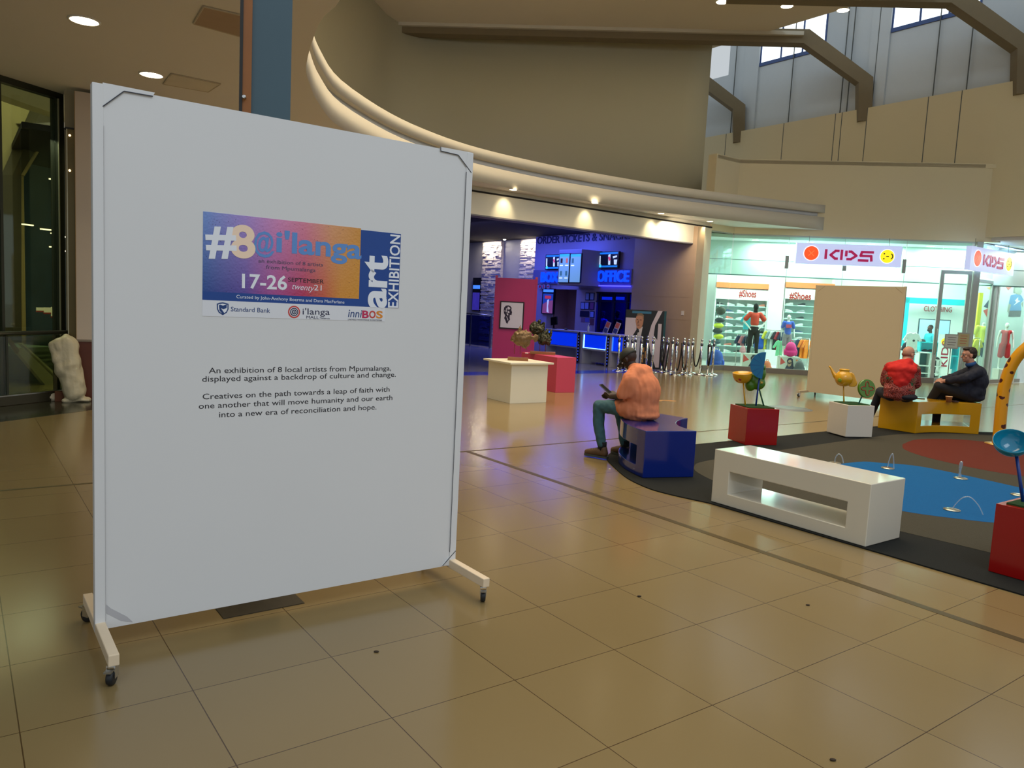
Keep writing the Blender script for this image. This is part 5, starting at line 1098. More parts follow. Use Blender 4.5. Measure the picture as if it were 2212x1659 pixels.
# mannequins
manw = M('mannequin_white', (236, 236, 228), .3, var=.01)
def mannequin(loc, rz, h, label, head=None, top=None, topc=None, bottom=None, arms='hips', long=True, headmat=None, name='mannequin'):
    k = h/1.78; T = Matrix.Translation(loc) @ Matrix.Rotation(rz, 4, 'Z') @ Matrix.Scale(k, 4); V = lambda x, y, z: T @ Vector((x, y, z))
    root = thing(name, tuple(loc), label, 'mannequin', rz); pr = []
    def C(a, ra, b, rb): return ('c', V(*a), ra*k, V(*b), rb*k)
    for s_ in (-1, 1):
        pr += [C((s_*.09, 0, .92), .085, (s_*.11, .0, .50), .055), C((s_*.11, 0, .50), .05, (s_*.13, -.02, .09), .032), C((s_*.13, -.02, .05), .03, (s_*.14, .12, .03), .026)]
        if arms == 'hips': pr += [C((s_*.19, 0, 1.44), .045, (s_*.34, -.03, 1.18), .034), C((s_*.34, -.03, 1.18), .032, (s_*.17, .08, .99), .024), C((s_*.17, .08, .99), .024, (s_*.13, .09, .93), .02)]
        else: pr += [C((s_*.19, 0, 1.44), .045, (s_*.25, -.02, 1.16), .034), C((s_*.25, -.02, 1.16), .032, (s_*.27, .08, .90), .024), C((s_*.27, .08, .90), .024, (s_*.27, .10, .82), .02)]
    pr += [C((0, 0, .95), .12, (0, 0, 1.12), .105), C((0, 0, 1.12), .10, (0, 0, 1.38), .12), C((-.13, 0, 1.44), .055, (.13, 0, 1.44), .055), C((0, 0, 1.45), .05, (0, .01, 1.56), .045)]
    if head != 'none': pr += [('e', V(0, .02, 1.67), (.072*k, .088*k, .105*k))]
    b = blob('body', pr, headmat or manw, root, vox=.012, smooth=2)
    if head == 'dark': MB().ell(V(0, .02, 1.675), (.082*k, .096*k, .118*k)).build('head_cover', blackc, root); MB().tube([V(0, .01, 1.50), V(0, .015, 1.62)], [.07*k, .06*k], 14).build('neck_cover', blackc, root)
    if topc:
        pr = [C((0, 0, 1.08 if long else 1.14), .135, (0, 0, 1.36), .14), C((-.13, 0, 1.43), .068, (.13, 0, 1.43), .068)]+([C((0, 0, .98), .14, (0, 0, 1.1), .13)] if long else [])
        if arms == 'hips': pr += [C((s_*.16, 0, 1.44), .07, (s_*.285, -.02, 1.28), .085) for s_ in (-1, 1)]
        elif arms != 'vest': pr += [C((s_*.17, 0, 1.44), .07, (s_*.235, -.01, 1.24), .065) for s_ in (-1, 1)]
        t = blob('top', pr, topc, root, vox=.012, smooth=2)
    if bottom:
        bm_, l_ = bottom; pr = [C((0, 0, .98), .125, (0, 0, .92), .13)]
        for s_ in (-1, 1): pr += [C((s_*.09, 0, .92), .10, (s_*.11, 0, .52), .075 if l_ < .3 else .10)]
        if l_ < .3: pr += [C((s_*.11, 0, .50), .07, (s_*.13, -.01, .12), .050) for s_ in (-1, 1)]
        blob('bottoms', pr, bm_, root, vox=.012, smooth=2)
    return root, T
def at2(px, off, z=0): u = U2(px, 700, off)[0]; return F2 @ Vector((u, off, z))
RZ2 = -.157+PI
mn, T = mannequin(at2(1630, 1.4, .36), RZ2, 1.70, 'mannequin in red top, black trousers and dark hooded head in the shop window', head='dark', topc=M('red_cotton', (214, 66, 46), .8), bottom=(blackc, .1), long=False)
blue_t = M('royal_blue_cotton', (44, 84, 190), .8, var=.1)
mn2, T2 = mannequin(at2(1703, 1.3, .47), RZ2, 1.30, 'child mannequin in a blue T-shirt and grey shorts beside the pink backpack', topc=blue_t, bottom=(M('grey_shorts', (140, 136, 140), .8), .5), arms='down')
MB(T2).box(-.11, .11, .125, .15, 1.22, 1.36).build('red_print', M('red_print', (200, 60, 80), .7), mn2)
mn3, T3 = mannequin(at2(2125, 1.75, .37), RZ2, 1.62, 'headless mannequin in a yellow shirt and blue denim by the shop door', head='none', topc=M('lemon_cotton', (222, 226, 90), .8), bottom=(M('pale_denim', (90, 124, 150), .8), .5), arms='down')
mn4, T4 = mannequin(at2(2176, 2.2, .42), RZ2-.3, 1.45, 'child mannequin in a red sleeveless kit, right of the shop door', topc=M('crimson_kit', (186, 40, 46), .7), bottom=(M('crimson_kit'), .5), arms='vest')
# plinths with posters
def plinth(px0, px1, off, z1, label, poster=True, d=.45):
    u0 = U2(px0, 780, off)[0]; u1 = U2(px1, 780, off)[0]; root = thing('display_cube', tuple(F2 @ Vector(((u0+u1)/2, off, 0))), label, 'display cube')
    MB(F2).box(u0, u1, off, off+d, .008, z1).build('cube', M('display_cube_white', (214, 210, 200), .5), root)
    if poster:
        m = MB(F2); w = u1-u0; m.box(u0+.02, u1-.02, off-.006, off, .03, z1-.03); m.build('poster', M('poster_grey', (200, 196, 186), .6), root)
        y = off-.006; P = lambda x, z: (u0+w*x, z1*z)
        MB(F2).face([P(.04, .95), P(.30, .62), P(.04, .45)], .002, y).build('red_triangle', M('poster_red', (206, 70, 60), .6), root)
        c = MB(F2); c.face(disc(10, *P(.86, .8), .03), .002, y); c.face(disc(10, *P(.9, .55), .015), .002, y); c.build('orange_dots', M('poster_orange', (226, 130, 70), .6), root)
        MB(F2).face([P(.22, .05), P(.30, .25), P(.40, .5), P(.36, .75), P(.44, .92), P(.56, .95), P(.66, .85), P(.70, .6), P(.72, .4), P(.86, .28), P(.90, .05)], .002, y).build('figure_jacket', M('poster_navy', (34, 36, 60), .6), root)
        MB(F2).face([P(.42, .42), P(.40, .62), P(.46, .80), P(.56, .82), P(.62, .66), P(.58, .44), P(.50, .36)], .002, y-.0025).build('figure_face', M('poster_skin', (190, 150, 120), .6), root)
        MB(F2).face([P(.42, .66), P(.50, .62), P(.62, .68), P(.61, .60), P(.50, .54), P(.42, .58)], .002, y-.005).build('figure_glasses', M('poster_dark', (40, 34, 34), .5), root)
    return root
plinth(1603, 1652, .95, .50, 'display cube with a portrait poster under the mannequin in the red top'); plinth(1684, 1727, .85, .48, 'display cube with a portrait poster under the pink backpack')
plinth(2112, 2138, 1.5, .36, 'low white display cube under the headless mannequin', poster=False); plinth(2160, 2195, 1.9, .43, 'low white display cube under the red-kit mannequin', poster=False)
# bags and luggage
def bag(loc, rz, s, c, label, name='backpack', cat='backpack', dark=None, group=None):
    root = thing(name, tuple(loc), label, cat, rz, group); T = Matrix.Translation(loc) @ Matrix.Rotation(rz, 4, 'Z') @ Matrix.Scale(s, 4); V = lambda x, y, z: T @ Vector((x, y, z)); k = s
    mat = M('bag_%s_%s_%s' % c, c, .6, var=.08)
    blob('body', [('e', V(0, 0, .20), (.15*k, .09*k, .19*k)), ('e', V(0, 0, .10), (.16*k, .10*k, .11*k)), ('e', V(0, -.07, .13), (.11*k, .05*k, .10*k)), ('e', V(-.14, 0, .11), (.04*k, .06*k, .09*k)), ('e', V(.14, 0, .11), (.04*k, .06*k, .09*k))], mat, root, vox=.012*max(.6, s), smooth=2)
    MB().tube([V(-.04, .02, .38), V(-.03, .02, .43), (V(.03, .02, .43)), V(.04, .02, .38)], .009*k, 8).build('handle', mat, root)
    MB(T).tube([(-.10, -.10, .20), (0, -.128, .215), (.10, -.10, .20)], .006, 6).build('zip', M('zip_dark', (40, 40, 46), .5), root)
    return root
bag(at2(1713, .95, .49), RZ2+.1, 1.15, (230, 40, 130), 'bright pink backpack standing on the poster cube in the shop window')
bag(at2(1552, .5, .008), RZ2, 1.5, (24, 72, 180), 'large blue backpack on the floor at the left end of the shop window')
bag(at2(1645, 1.9, .62), RZ2, 1.05, (24, 96, 210), 'small blue backpack behind the mannequin in the red top')
bag(at2(1664, .55, .008), RZ2, .85, (228, 120, 84), 'orange duffel bag on the floor between the two poster cubes', name='duffel_bag', cat='bag')
bag(at2(1735, .7, .008), RZ2, .95, (70, 72, 74), 'dark grey bag on the floor beside the right poster cube', name='duffel_bag', cat='bag')
bag(at2(1609, 1.25, .50), RZ2, .55, (216, 150, 160), 'small pale pink bag on the left poster cube', name='shoulder_bag', cat='bag')
bag(at2(1563, .6, .008), RZ2+.4, .7, (20, 40, 38), 'black bag on the floor beside the large blue backpack', name='shoulder_bag', cat='bag')
# low stand for the small blue backpack
tag(MB(F2).box(U2(1637, 700, 1.9)[0], U2(1655, 700, 1.9)[0], 1.78, 2.1, .008, .62).build('display_stand', M('stand_white', (220, 224, 220), .5)), 'slim white stand under the small blue backpack', 'stand')
# clothes rails
def garment(T, c, w=.22, h=.55, sleeve=True):
    """a hanging garment: shaped body, sleeves and a hanger hook"""
    rt = MB(T); n = 9; vs = []
    out = [(-.06, 0), (-w*.5, -.04), (-w*.5-.10, -.24), (-w*.5-.03, -.27), (-w*.42, -.16), (-w*.46, -h), (w*.46, -h), (w*.42, -.16), (w*.5+.03, -.27), (w*.5+.10, -.24), (w*.5, -.04), (.06, 0), (0, -.03)]
    if not sleeve: out = [(-.08, 0), (-w*.42, -.10), (-w*.48, -h), (w*.48, -h), (w*.42, -.10), (.08, 0)]
    rt.face(out, .05, .025); o = rt.build('garment', M('cloth_%s_%s_%s' % c, c, .85, var=.15, scale=12), bevel=.012); return o
def rail(px0, px1, off, z, cs, label, grp, w=.24, h=.6):
    u0 = U2(px0, 740, off)[0]; u1 = U2(px1, 740, off)[0]
    root = thing('clothes_rail', tuple(F2 @ Vector(((u0+u1)/2, off, 0))), label, 'clothes rail')
    m = MB(F2); m.tube([(u0, off, z), (u1, off, z)], .012, 8); m.build('rail', steel, root)
    for u in (u0, u1):
        m = MB(F2); m.tube([(u, off, .01), (u, off, z)], .014, 8); m.box(u-.02, u+.02, off-.2, off+.2, .008, .03); m.build('upright', steel, root)
    n = len(cs)
    for i, (c, nm) in enumerate(cs):
        u = u0+(u1-u0)*(i+.5)/n; T = F2 @ Matrix.Translation((u, off, z-.03)) @ Matrix.Rotation(R(35), 4, 'Z')
        o = garment(Matrix(), c, w, h, sleeve=True); o.matrix_world = T
        hk = MB(T); hk.tube([(-.10, 0, -.02), (0, 0, .0), (.10, 0, -.02)], .004, 6); hk.tube([(0, 0, 0), (0, 0, .03), (.012, 0, .045)], .003, 6); hk.build('hanger', steel, o)
        o.matrix_world = T
        tag(o, '%s garment, number %s from the left on %s' % (nm, ['one', 'two', 'three', 'four', 'five', 'six', 'seven'][i], grp), 'clothing', 'clothes on '+grp)
DK, NV, PK, WH, RD, GR, YL, OR, TQ, MN = ((30, 36, 44), 'black'), ((40, 60, 90), 'navy'), ((210, 130, 140), 'pink'), ((226, 230, 226), 'white'), ((180, 40, 56), 'red'), ((150, 176, 178), 'pale grey'), ((222, 214, 70), 'yellow'), ((240, 130, 30), 'orange'), ((70, 200, 216), 'turquoise'), ((130, 220, 170), 'mint')
rail(1592, 1625, 2.3, 1.05, [NV, PK, NV, DK], 'low clothes rail of dark garments left of the red-top mannequin', 'the low rail left of the red-top mannequin', .20, .34)
rail(1652, 1692, 1.9, 1.25, [YL, GR, WH, DK, RD, NV], 'clothes rail of mixed garments between the two mannequins', 'the rail between the two mannequins')
rail(1722, 1748, 1.6, 1.05, [NV, OR, OR], 'clothes rail with orange shirts right of the pink backpack', 'the rail right of the pink backpack', .26, .6)
rail(1955, 1975, 1.2, 1.15, [DK, NV], 'clothes rail with dark garments right of the beige board', 'the rail right of the beige board', .30, .75)
rail(2100, 2116, 1.5, 1.35, [YL, YL], 'clothes rail with yellow garments behind the glass door', 'the rail behind the glass door', .3, .5)
for px, off, z, c in ((1614, 2.2, 1.72, TQ), (1689, 1.6, .95, MN)):
    T = F2 @ Matrix.Translation((U2(px, 700, off)[0], off, z)); o = garment(Matrix(), c[0], .26, .5); o.matrix_world = T
    MB(F2).tube([(U2(px, 700, off)[0], off+.02, .01), (U2(px, 700, off)[0], off+.02, z-.02)], .01, 8).build('stand_pole', steel, o)
    tag(o, '%s garment hanging alone %s' % (c[1], 'behind the left arm of the red-top mannequin' if c is TQ else 'at the edge of the blue-shirt mannequin'), 'clothing')
o = garment(Matrix(), (232, 236, 232), .34, .55); o.matrix_world = F2 @ Matrix.Translation((U2(1970, 740, .9)[0], .9, 1.42)); MB(F2).tube([(U2(1970, 740, .9)[0], .93, .01), (U2(1970, 740, .9)[0], .93, 1.40)], .01, 8).build('stand_pole', steel, o); tag(o, 'white hooded top with a small black logo beside the glass door', 'clothing')
MB(F2 @ Matrix.Translation((U2(1970, 740, .9)[0], .9, 1.42))).ell((.03, -.045, -.24), (.035, .006, .035)).build('logo', M('logo_black', (20, 24, 26), .5), o)
# black and yellow bags stack at the far left of the window
T0 = U2(1552, 700, .9)[0]
for i, (c, nm) in enumerate((((52, 54, 24), 'olive'), ((30, 36, 40), 'black'), ((226, 232, 40), 'neon yellow'), ((24, 30, 34), 'dark'), ((222, 228, 36), 'bright yellow'), ((60, 90, 100), 'grey-blue'))):
    m = MB(F2); z = 1.78-i*.17-(.12 if i else 0)
    b_ = blob('hanging_bag', [('e', F2 @ Vector((T0+rs.uniform(-.04, .04), .9, z)), (.16, .10, .13 if i == 0 else .085))], M('hbag_%d' % i, c, .6, var=.1), None, vox=.02, smooth=2)
    tag(b_, '%s bag, %s in the hanging column at the left end of the shop window' % (nm, ['topmost', 'second', 'third', 'fourth', 'fifth', 'lowest'][i]), 'bag', 'hanging column of bags')
tag(MB(F2).tube([(T0, 1.0, .1), (T0, 1.0, 2.05)], .015, 8).build('bag_stand', steel), 'slim steel stand holding the hanging column of bags', 'stand')
# right part of the shop: turquoise portal, counter units, banner, notices, wall stickers
tq = M('turquoise_panel', (20, 190, 200), .5, emit=.12)
off = 4.6; m = MB(F2); ua, zb_ = U2(1958, 642, off); ub, _ = U2(2085, 645, off); zc_ = U2(1962, 647, off)[1]
m.box(ua, ub, off, off+.2, zc_-.12, zb_); m.box(ua, ua+.12, off, off+.2, .9, zb_); struct(m, 'trim_23', tq)
a = U2(2008, 668, off)[0]; b = U2(2070, 670, off)[0]; lt_ = thing('wall_lettering', tuple(F2 @ Vector((a, off, 2.0))), 'red CLOTHING lettering on the shop back wall above the employee', 'lettering'); text('CLOTHING', 'letters', redtxt, lt_, F2, a, U2(2010, 672, off)[1], b-a, .18, y=off+.55, t=.01)
pf = thing('wall_screen', tuple(F2 @ Vector((U2(2010, 710, 4.4)[0], 4.4, 1))), 'pale framed display with red vertical letters behind the employee', 'display'); u0, z1 = U2(1986, 688, 4.4); u1, z0 = U2(2052, 715, 4.4); z0 -= .5
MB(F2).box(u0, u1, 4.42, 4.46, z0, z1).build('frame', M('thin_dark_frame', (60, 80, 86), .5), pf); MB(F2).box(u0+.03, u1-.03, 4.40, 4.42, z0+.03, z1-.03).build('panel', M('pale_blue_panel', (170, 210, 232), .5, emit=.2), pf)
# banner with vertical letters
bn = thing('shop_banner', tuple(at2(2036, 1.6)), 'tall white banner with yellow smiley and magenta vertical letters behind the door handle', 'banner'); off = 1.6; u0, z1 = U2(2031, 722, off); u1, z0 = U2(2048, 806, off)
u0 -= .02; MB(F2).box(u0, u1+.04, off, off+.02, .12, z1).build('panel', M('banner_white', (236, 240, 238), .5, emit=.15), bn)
MB(F2).face(disc(20, (u0+u1)/2, z1-.22, .11), .004, off).build('smiley_disc', syl, bn)
text('KIDS', 'letters', M('banner_magenta', (176, 24, 60), .5), bn, F2, (u0+u1)/2+.12, .42, .80, .20, y=off-.002, t=.004, rot=PI/2, bold=.01)
# low shelving units of turquoise cubes with caps and shoes
cu_ = thing('display_unit', tuple(at2(2005, 1.5)), 'low white stepped display unit with dark turquoise compartments left of the door', 'display unit'); off = 1.5
u0 = U2(1984, 780, off)[0]; u1 = U2(2034, 780, off)[0]; um = (u0+u1)/2+.02
wm = M('unit_white', (214, 222, 214), .5); dm = M('unit_teal_inside', (20, 96, 100), .6)
m = MB(F2); m.box(u0, u1, off+.30, off+.34, .008, .62); m.box(u0, um, off, off+.34, .80, .83); m.box(u0, u0+.03, off, off+.34, .008, .83); m.box(um-.03, um, off, off+.34, .008, .83); m.box(um, u1, off, off+.34, .60, .63); m.box(u1-.03, u1, off, off+.34, .008, .63)
m.box(u0, u1, off, off+.34, .008, .04); m.box(u0, u1, off, off+.34, .17, .20); m.box(u0, u1, off, off+.34, .40, .43); m.build('carcass', wm, cu_)
MB(F2).box(u0+.03, u1-.03, off+.28, off+.30, .04, .60).build('back_panel', dm, cu_); MB(F2).box(u0+.03, um-.03, off+.28, off+.30, .6, .80).build('back_panel', dm, cu_)
cu2 = thing('display_unit', tuple(at2(2000, 2.6)), 'turquoise shelf unit carrying dark caps behind the low stepped unit', 'display unit'); off2 = 2.6
a = U2(1984, 780, off2)[0]; b = U2(2040, 780, off2)[0]; m = MB(F2)
for z in (.78, 1.10): m.box(a, b, off2, off2+.4, z, z+.03)
m.box(a, b, off2+.38, off2+.4, .008, 1.13); m.box(a, a+.03, off2, off2+.4, .008, 1.13); m.box(b-.03, b, off2, off2+.4, .008, 1.13); m.build('shelves', tq, cu2)
def cap_(px, off, z, label):
    p = F2 @ Vector((U2(px, 740, off)[0], off, z)); root = thing('baseball_cap', tuple(p), label, 'cap')
    MB().lathe([(.10*math.cos(t), .085*math.sin(t)) for t in [PI/2*i/7 for i in range(8)]][:-1]+[(.002, .086)], p, 18).build('crown', M('cap_black', (22, 34, 38), .7), root)
    MB(frame_at(p, -9)).prism([(x*.09+0, -.07-.09*math.cos(x*PI/2)) for x in [-1+i*.25 for i in range(9)]]+[(.09, -.03), (-.09, -.03)], p.z+.004, p.z+.010).build('peak', M('cap_black'), root)
cap_(1992, 2.8, 1.131, 'dark cap on the upper turquoise shelf, left one'); cap_(2000, 2.8, .811, 'dark cap on the lower turquoise shelf, left one'); cap_(2012, 2.8, .811, 'dark cap on the lower turquoise shelf, right one'); cap_(2026, 1.65, .631, 'dark cap with pale lining on top of the stepped white unit')
cu3 = thing('display_unit', tuple(at2(2062, 2.4)), 'small turquoise box shelf behind the two notices', 'display unit'); a = U2(2050, 780, 2.4)[0]; b = U2(2071, 780, 2.4)[0]
m = MB(F2); m.box(a, b, 2.4, 2.8, .72, .75); m.box(a, b, 2.4, 2.8, 1.02, 1.05); m.box(a, a+.03, 2.4, 2.8, .008, 1.05); m.box(b-.03, b, 2.4, 2.8, .008, 1.05); m.box(a, b, 2.78, 2.8, .3, 1.05); m.build('shelves', tq, cu3)
# notices on stands in front of the door leaf
for px0, px1, py0, py1, c, lab in ((2042, 2069, 721, 754, (206, 208, 200), 'pale grey notice with list on a stand before the glass door'), (2069, 2093, 718, 751, (190, 176, 130), 'beige notice on a stand before the glass door')):
    u0, z1 = U2(px0, py0, -.25); u1, z0 = U2(px1, py1, -.25); nt_ = thing('notice_stand', tuple(F2 @ Vector(((u0+u1)/2, -.25, 0))), lab, 'notice')
    MB(F2).box(u0, u1, -.25, -.235, z0, z1).build('frame', M('notice_frame', (170, 170, 160), .4, metal=.4), nt_); MB(F2).box(u0+.025, u1-.025, -.253, -.25, z0+.03, z1-.03).build('sheet', M('sheet_%d' % c[0], c, .6), nt_)
    m = MB(F2)
    for k in range(4): m.box(u0+.08, u1-.07-.02*(k % 2), -.2545, -.253, z1-.10-k*.07, z1-.085-k*.07)
    m.build('lines', M('notice_lines', (120, 110, 110), .6) if c[0] > 200 else M('notice_red_lines', (190, 80, 66), .6), nt_)
    MB(F2).tube([((u0+u1)/2, -.24, 0.02), ((u0+u1)/2, -.24, z0)], .014, 8).build('pole', steel, nt_); MB(F2).box((u0+u1)/2-.15, (u0+u1)/2+.15, -.38, -.10, .0, .02).build('base', steel, nt_)
# wall graphics beyond the door
off = 2.8; ws = thing('wall_graphics', tuple(at2(2190, off)), 'wall graphic of coloured shapes and a child in a blue T-shirt with white bolt', 'wall graphic')
struct(MB(F2).box(U2(2098, 700, off)[0], 14, off+.004, off+.12, 0, 3.9), 'wall_shop_right', M('graphic_wall_grey', (212, 222, 226), .6))
def G(polys, mat, name, dy=0):
    m = MB(F2)
    for pl in polys: m.face([U2(x, y, off) for x, y in pl], .003, off-dy)
    m.build(name, mat, ws)
G([[(2125, 662), (2138, 645), (2144, 652), (2143, 668), (2134, 666)]], M('graphic_navy', (50, 66, 96), .6), 'navy_shape'); G([[(2124, 671), (2143, 662), (2142, 684), (2137, 694)]], M('graphic_red', (210, 84, 76), .6), 'red_shape')
G([[(2131, 621), (2146, 619), (2139, 626)]], M('graphic_orange', (226, 170, 110), .6), 'orange_shape'); G([[(2173, 620), (2186, 620), (2178, 627)]], M('graphic_red'), 'red_shape')
G([[(2183, 638), (2179, 655), (2181, 672), (2206, 672), (2205, 655), (2211, 648), (2206, 638), (2196, 635)]], M('graphic_blue', (50, 126, 190), .6), 'child_shirt', .002)
G([[(2199, 642), (2192, 650), (2196, 652), (2189, 660), (2204, 650), (2199, 649)]], M('graphic_white', (235, 240, 240), .6), 'bolt', .006)
G([[(2191, 622), (2196, 618), (2205, 620), (2208, 630), (2204, 637), (2197, 637), (2192, 631)]], M('graphic_skin', (150, 150, 140), .6), 'child_head', .002); G([[(2189, 632), (2190, 620), (2197, 617), (2192, 624), (2193, 634)]], M('graphic_hair', (110, 116, 100), .6), 'child_hair', .006)
G([[(2179, 656), (2176, 673), (2179, 676), (2184, 658)], [(2206, 656), (2209, 664), (2211, 650)]], M('graphic_skin'), 'child_arms', .004); G([[(2180, 671), (2178, 684), (2204, 684), (2206, 671)]], M('graphic_dark', (50, 56, 60), .6), 'child_trousers', .0035)
struct(MB(F2).box(U2(2109, 700, 2.4)[0], U2(2117, 700, 2.4)[0], 2.4, 2.5, 0, 2.75), 'trim_24', M('yellow_door_edge', (226, 210, 30), .5))
# employee
pe = F2 @ Vector((U2(2009, 730, 3.9)[0], 3.9, .006)); TH = R(100); ROT = Matrix.Translation(pe) @ Matrix.Rotation(TH, 4, 'Z'); V = lambda x, y, z: ROT @ Vector((x, y, z))
em = thing('person', tuple(pe), 'person in a turquoise shirt, jeans and black face mask standing inside the shop', 'person', TH)
hp, HPp, HQ = head_prims(V(0, .03, 1.55), dW(0, 0, 0)+(ROT.to_3x3() @ Vector((0, 1, -.2))), (0, 0, 1))
body = hp+[('c', V(0, 0, .95), .11, V(0, 0, 1.28), .12), ('c', V(0, 0, 1.34), .05, V(0, .01, 1.47), .05)]
for s_ in (-1, 1): body += [('c', V(s_*.09, 0, .88), .08, V(s_*.10, .01, .48), .055), ('c', V(s_*.10, .01, .48), .05, V(s_*.10, -.02, .08), .035), ('c', V(s_*.18, 0, 1.32), .045, V(s_*.22, 0, 1.08), .036), ('c', V(s_*.22, 0, 1.08), .034, V(s_*.17, .26, 1.08), .024)]+hand(ROT, V(s_*.17, .26, 1.08), ROT.to_3x3() @ Vector((-s_*.2, 1, .1)), ROT.to_3x3() @ Vector((0, 0, 1)))
bo = blob('body', body, skin_m('brown_skin', (86, 52, 38)), em, vox=.008, smooth=2)
MB().ell(HPp(0, .055, -.045), (.055, .055, .05), 14, 8, HQ).build('face_mask', blackc, em); MB().ell(HPp(0, -.02, .05), (.078, .088, .075), 14, 8, HQ).build('hair', M('short_black_hair', (20, 16, 14), .9), em)
blob('shirt', [('c', V(0, 0, .98), .135, V(0, 0, 1.26), .145), ('c', V(-.12, 0, 1.31), .07, V(.12, 0, 1.31), .07)]+[('c', V(s_*.17, 0, 1.32), .065, V(s_*.22, 0, 1.15), .06) for s_ in (-1, 1)], M('turquoise_cotton', (40, 190, 206), .8), em, vox=.012, smooth=2)
blob('jeans', [('c', V(0, 0, .93), .12, V(0, 0, .88), .125)]+[('c', V(s_*.09, 0, .86), .09, V(s_*.10, 0, .12), .06) for s_ in (-1, 1)], M('blue_jeans', (50, 90, 140), .85), em, vox=.012, smooth=2)
for s_ in (-1, 1): shoe(em, V(s_*.10, -.06, .002), ROT.to_3x3() @ Vector((0, 1, 0)), M('black_leather'), M('white_sole'))

# ================================================================== CINEMA FOYER
BLUE = (.10, .16, 1.0)
neon = M('blue_neon', (10, 50, 220), .3, emit=1.6, var=0, ecol=(8, 62, 250)); bluep = M('blue_lit_panel', (10, 40, 200), .2, emit=1.0, var=.3, scale=3, ecol=(4, 44, 215)); bluee = M('pale_blue_edge_glow', (120, 190, 255), .3, emit=5, var=0)
darkb = M('dark_blue_plastic', (14, 18, 60), .4); tvb = M('screen_bezel', (10, 12, 26), .3)
def UW_(px, py, off=0.): return UZ(FW, px, py, off)
# header band with the two-word sign
ob = thing('header_sign', tuple(FW @ Vector((wx(4.2), 0, 2.4))), 'glowing blue BOX OFFICE letters over the ticket counter', 'sign')
a, z = UW_(1170, 609, -.10); b, _ = UW_(1207, 609, -.10); _, zt = UW_(1170, 588, -.10)
text('BOX', 'letters', neon, ob, FW, a, z, (b-a), zt-z, y=-.10, t=.06, bold=.02)
a, z = UW_(1291, 608, -.10); b, _ = UW_(1359, 608, -.10); _, zt = UW_(1287, 585, -.10)
text('OFFICE', 'letters', neon, ob, FW, a, z, b-a, zt-z, y=-.10, t=.06, bold=.02)
u0, z0 = UW_(1148, 613, -.04); u1, z1 = UW_(1365, 583, -.04)
m = MB(FW); m.box(wx(7.4), wx(2.42), -.04, 0, z0, UW_(1283, 582, -.04)[1]); m.build('header_band', M('header_band_paint', (110, 104, 140), .6), ob)
u0 = UW_(1284, 611, -.06)[0]; m = MB(FW); m.box(u0, wx(2.42), -.10, -.04, z0-.05, z0-.02); m.build('light_line', M('violet_glow_line', (60, 60, 255), .3, emit=4, var=0), ob)
tk = thing('wall_lettering', tuple(FW @ Vector((wx(7.3), 0, 3.8))), 'dark lettering ORDER TICKETS & SNACKS high on the cinema wall', 'lettering')
a, z = UW_(1161, 527); b, _ = UW_(1345, 520); _, zt = UW_(1161, 512); text('ORDER TICKETS & SNACKS', 'letters', M('midnight_blue_letter', (14, 14, 70), .5), tk, FW, a, z, (UW_(1278, 517)[0]-a)*1.62, zt-z, y=-.002, t=.02, bold=.015)
# screens
def tv(px0, px1, py0, py1, off, label, tilt=0):
    u0, z1 = UW_(px0, py0, off); u1, z0 = UW_(px1, py1, off); r = thing('wall_television', tuple(FW @ Vector(((u0+u1)/2, off, z0))), label, 'television')
    MB(FW).box(u0, u1, off, off+.07, z0, z1).build('bezel', tvb, r)
    w = u1-u0; h = z1-z0; q = lambda x, y: (u0+w*x, z1-h*y)
    def g(polys, c, e, nm, dy): m = MB(FW); [m.face([q(*p) for p in pl], .002, off-dy) for pl in polys]; m.build(nm, M('tv_%s_%s_%s' % c, c, .3, emit=e, var=0), r)
    g([[(.04, .05), (.96, .05), (.96, .95), (.04, .95)]], (10, 16, 36), .5, 'screen', 0); g([[(.04, .05), (.96, .05), (.96, .16), (.04, .16)], [(.04, .84), (.96, .84), (.96, .95), (.04, .95)]], (20, 110, 190), 1, 'caption_bar', .003)
    g([[(.50, .2), (.60, .16), (.62, .8), (.52, .8)], [(.72, .3), (.92, .25), (.92, .35), (.74, .42)], [(.78, .5), (.94, .5), (.92, .8), (.80, .78)], [(.05, .25), (.12, .25), (.14, .8), (.06, .75)]], (190, 210, 225), 1, 'bright_shapes', .004)
    g([[(.50, .35), (.58, .3), (.62, .5), (.55, .6)]], (190, 60, 90), 1, 'pink_shape', .006); g([[(.06, .78), (.18, .78), (.18, .95), (.06, .95)]], (60, 190, 230), 1.2, 'cyan_square', .006)
tv(1179, 1211, 550, 582, -.10, 'wall television on the left, partly hidden by the menu screens'); tv(1293, 1335, 544, 579, -.12, 'wall television on the right, above the OFFICE letters')
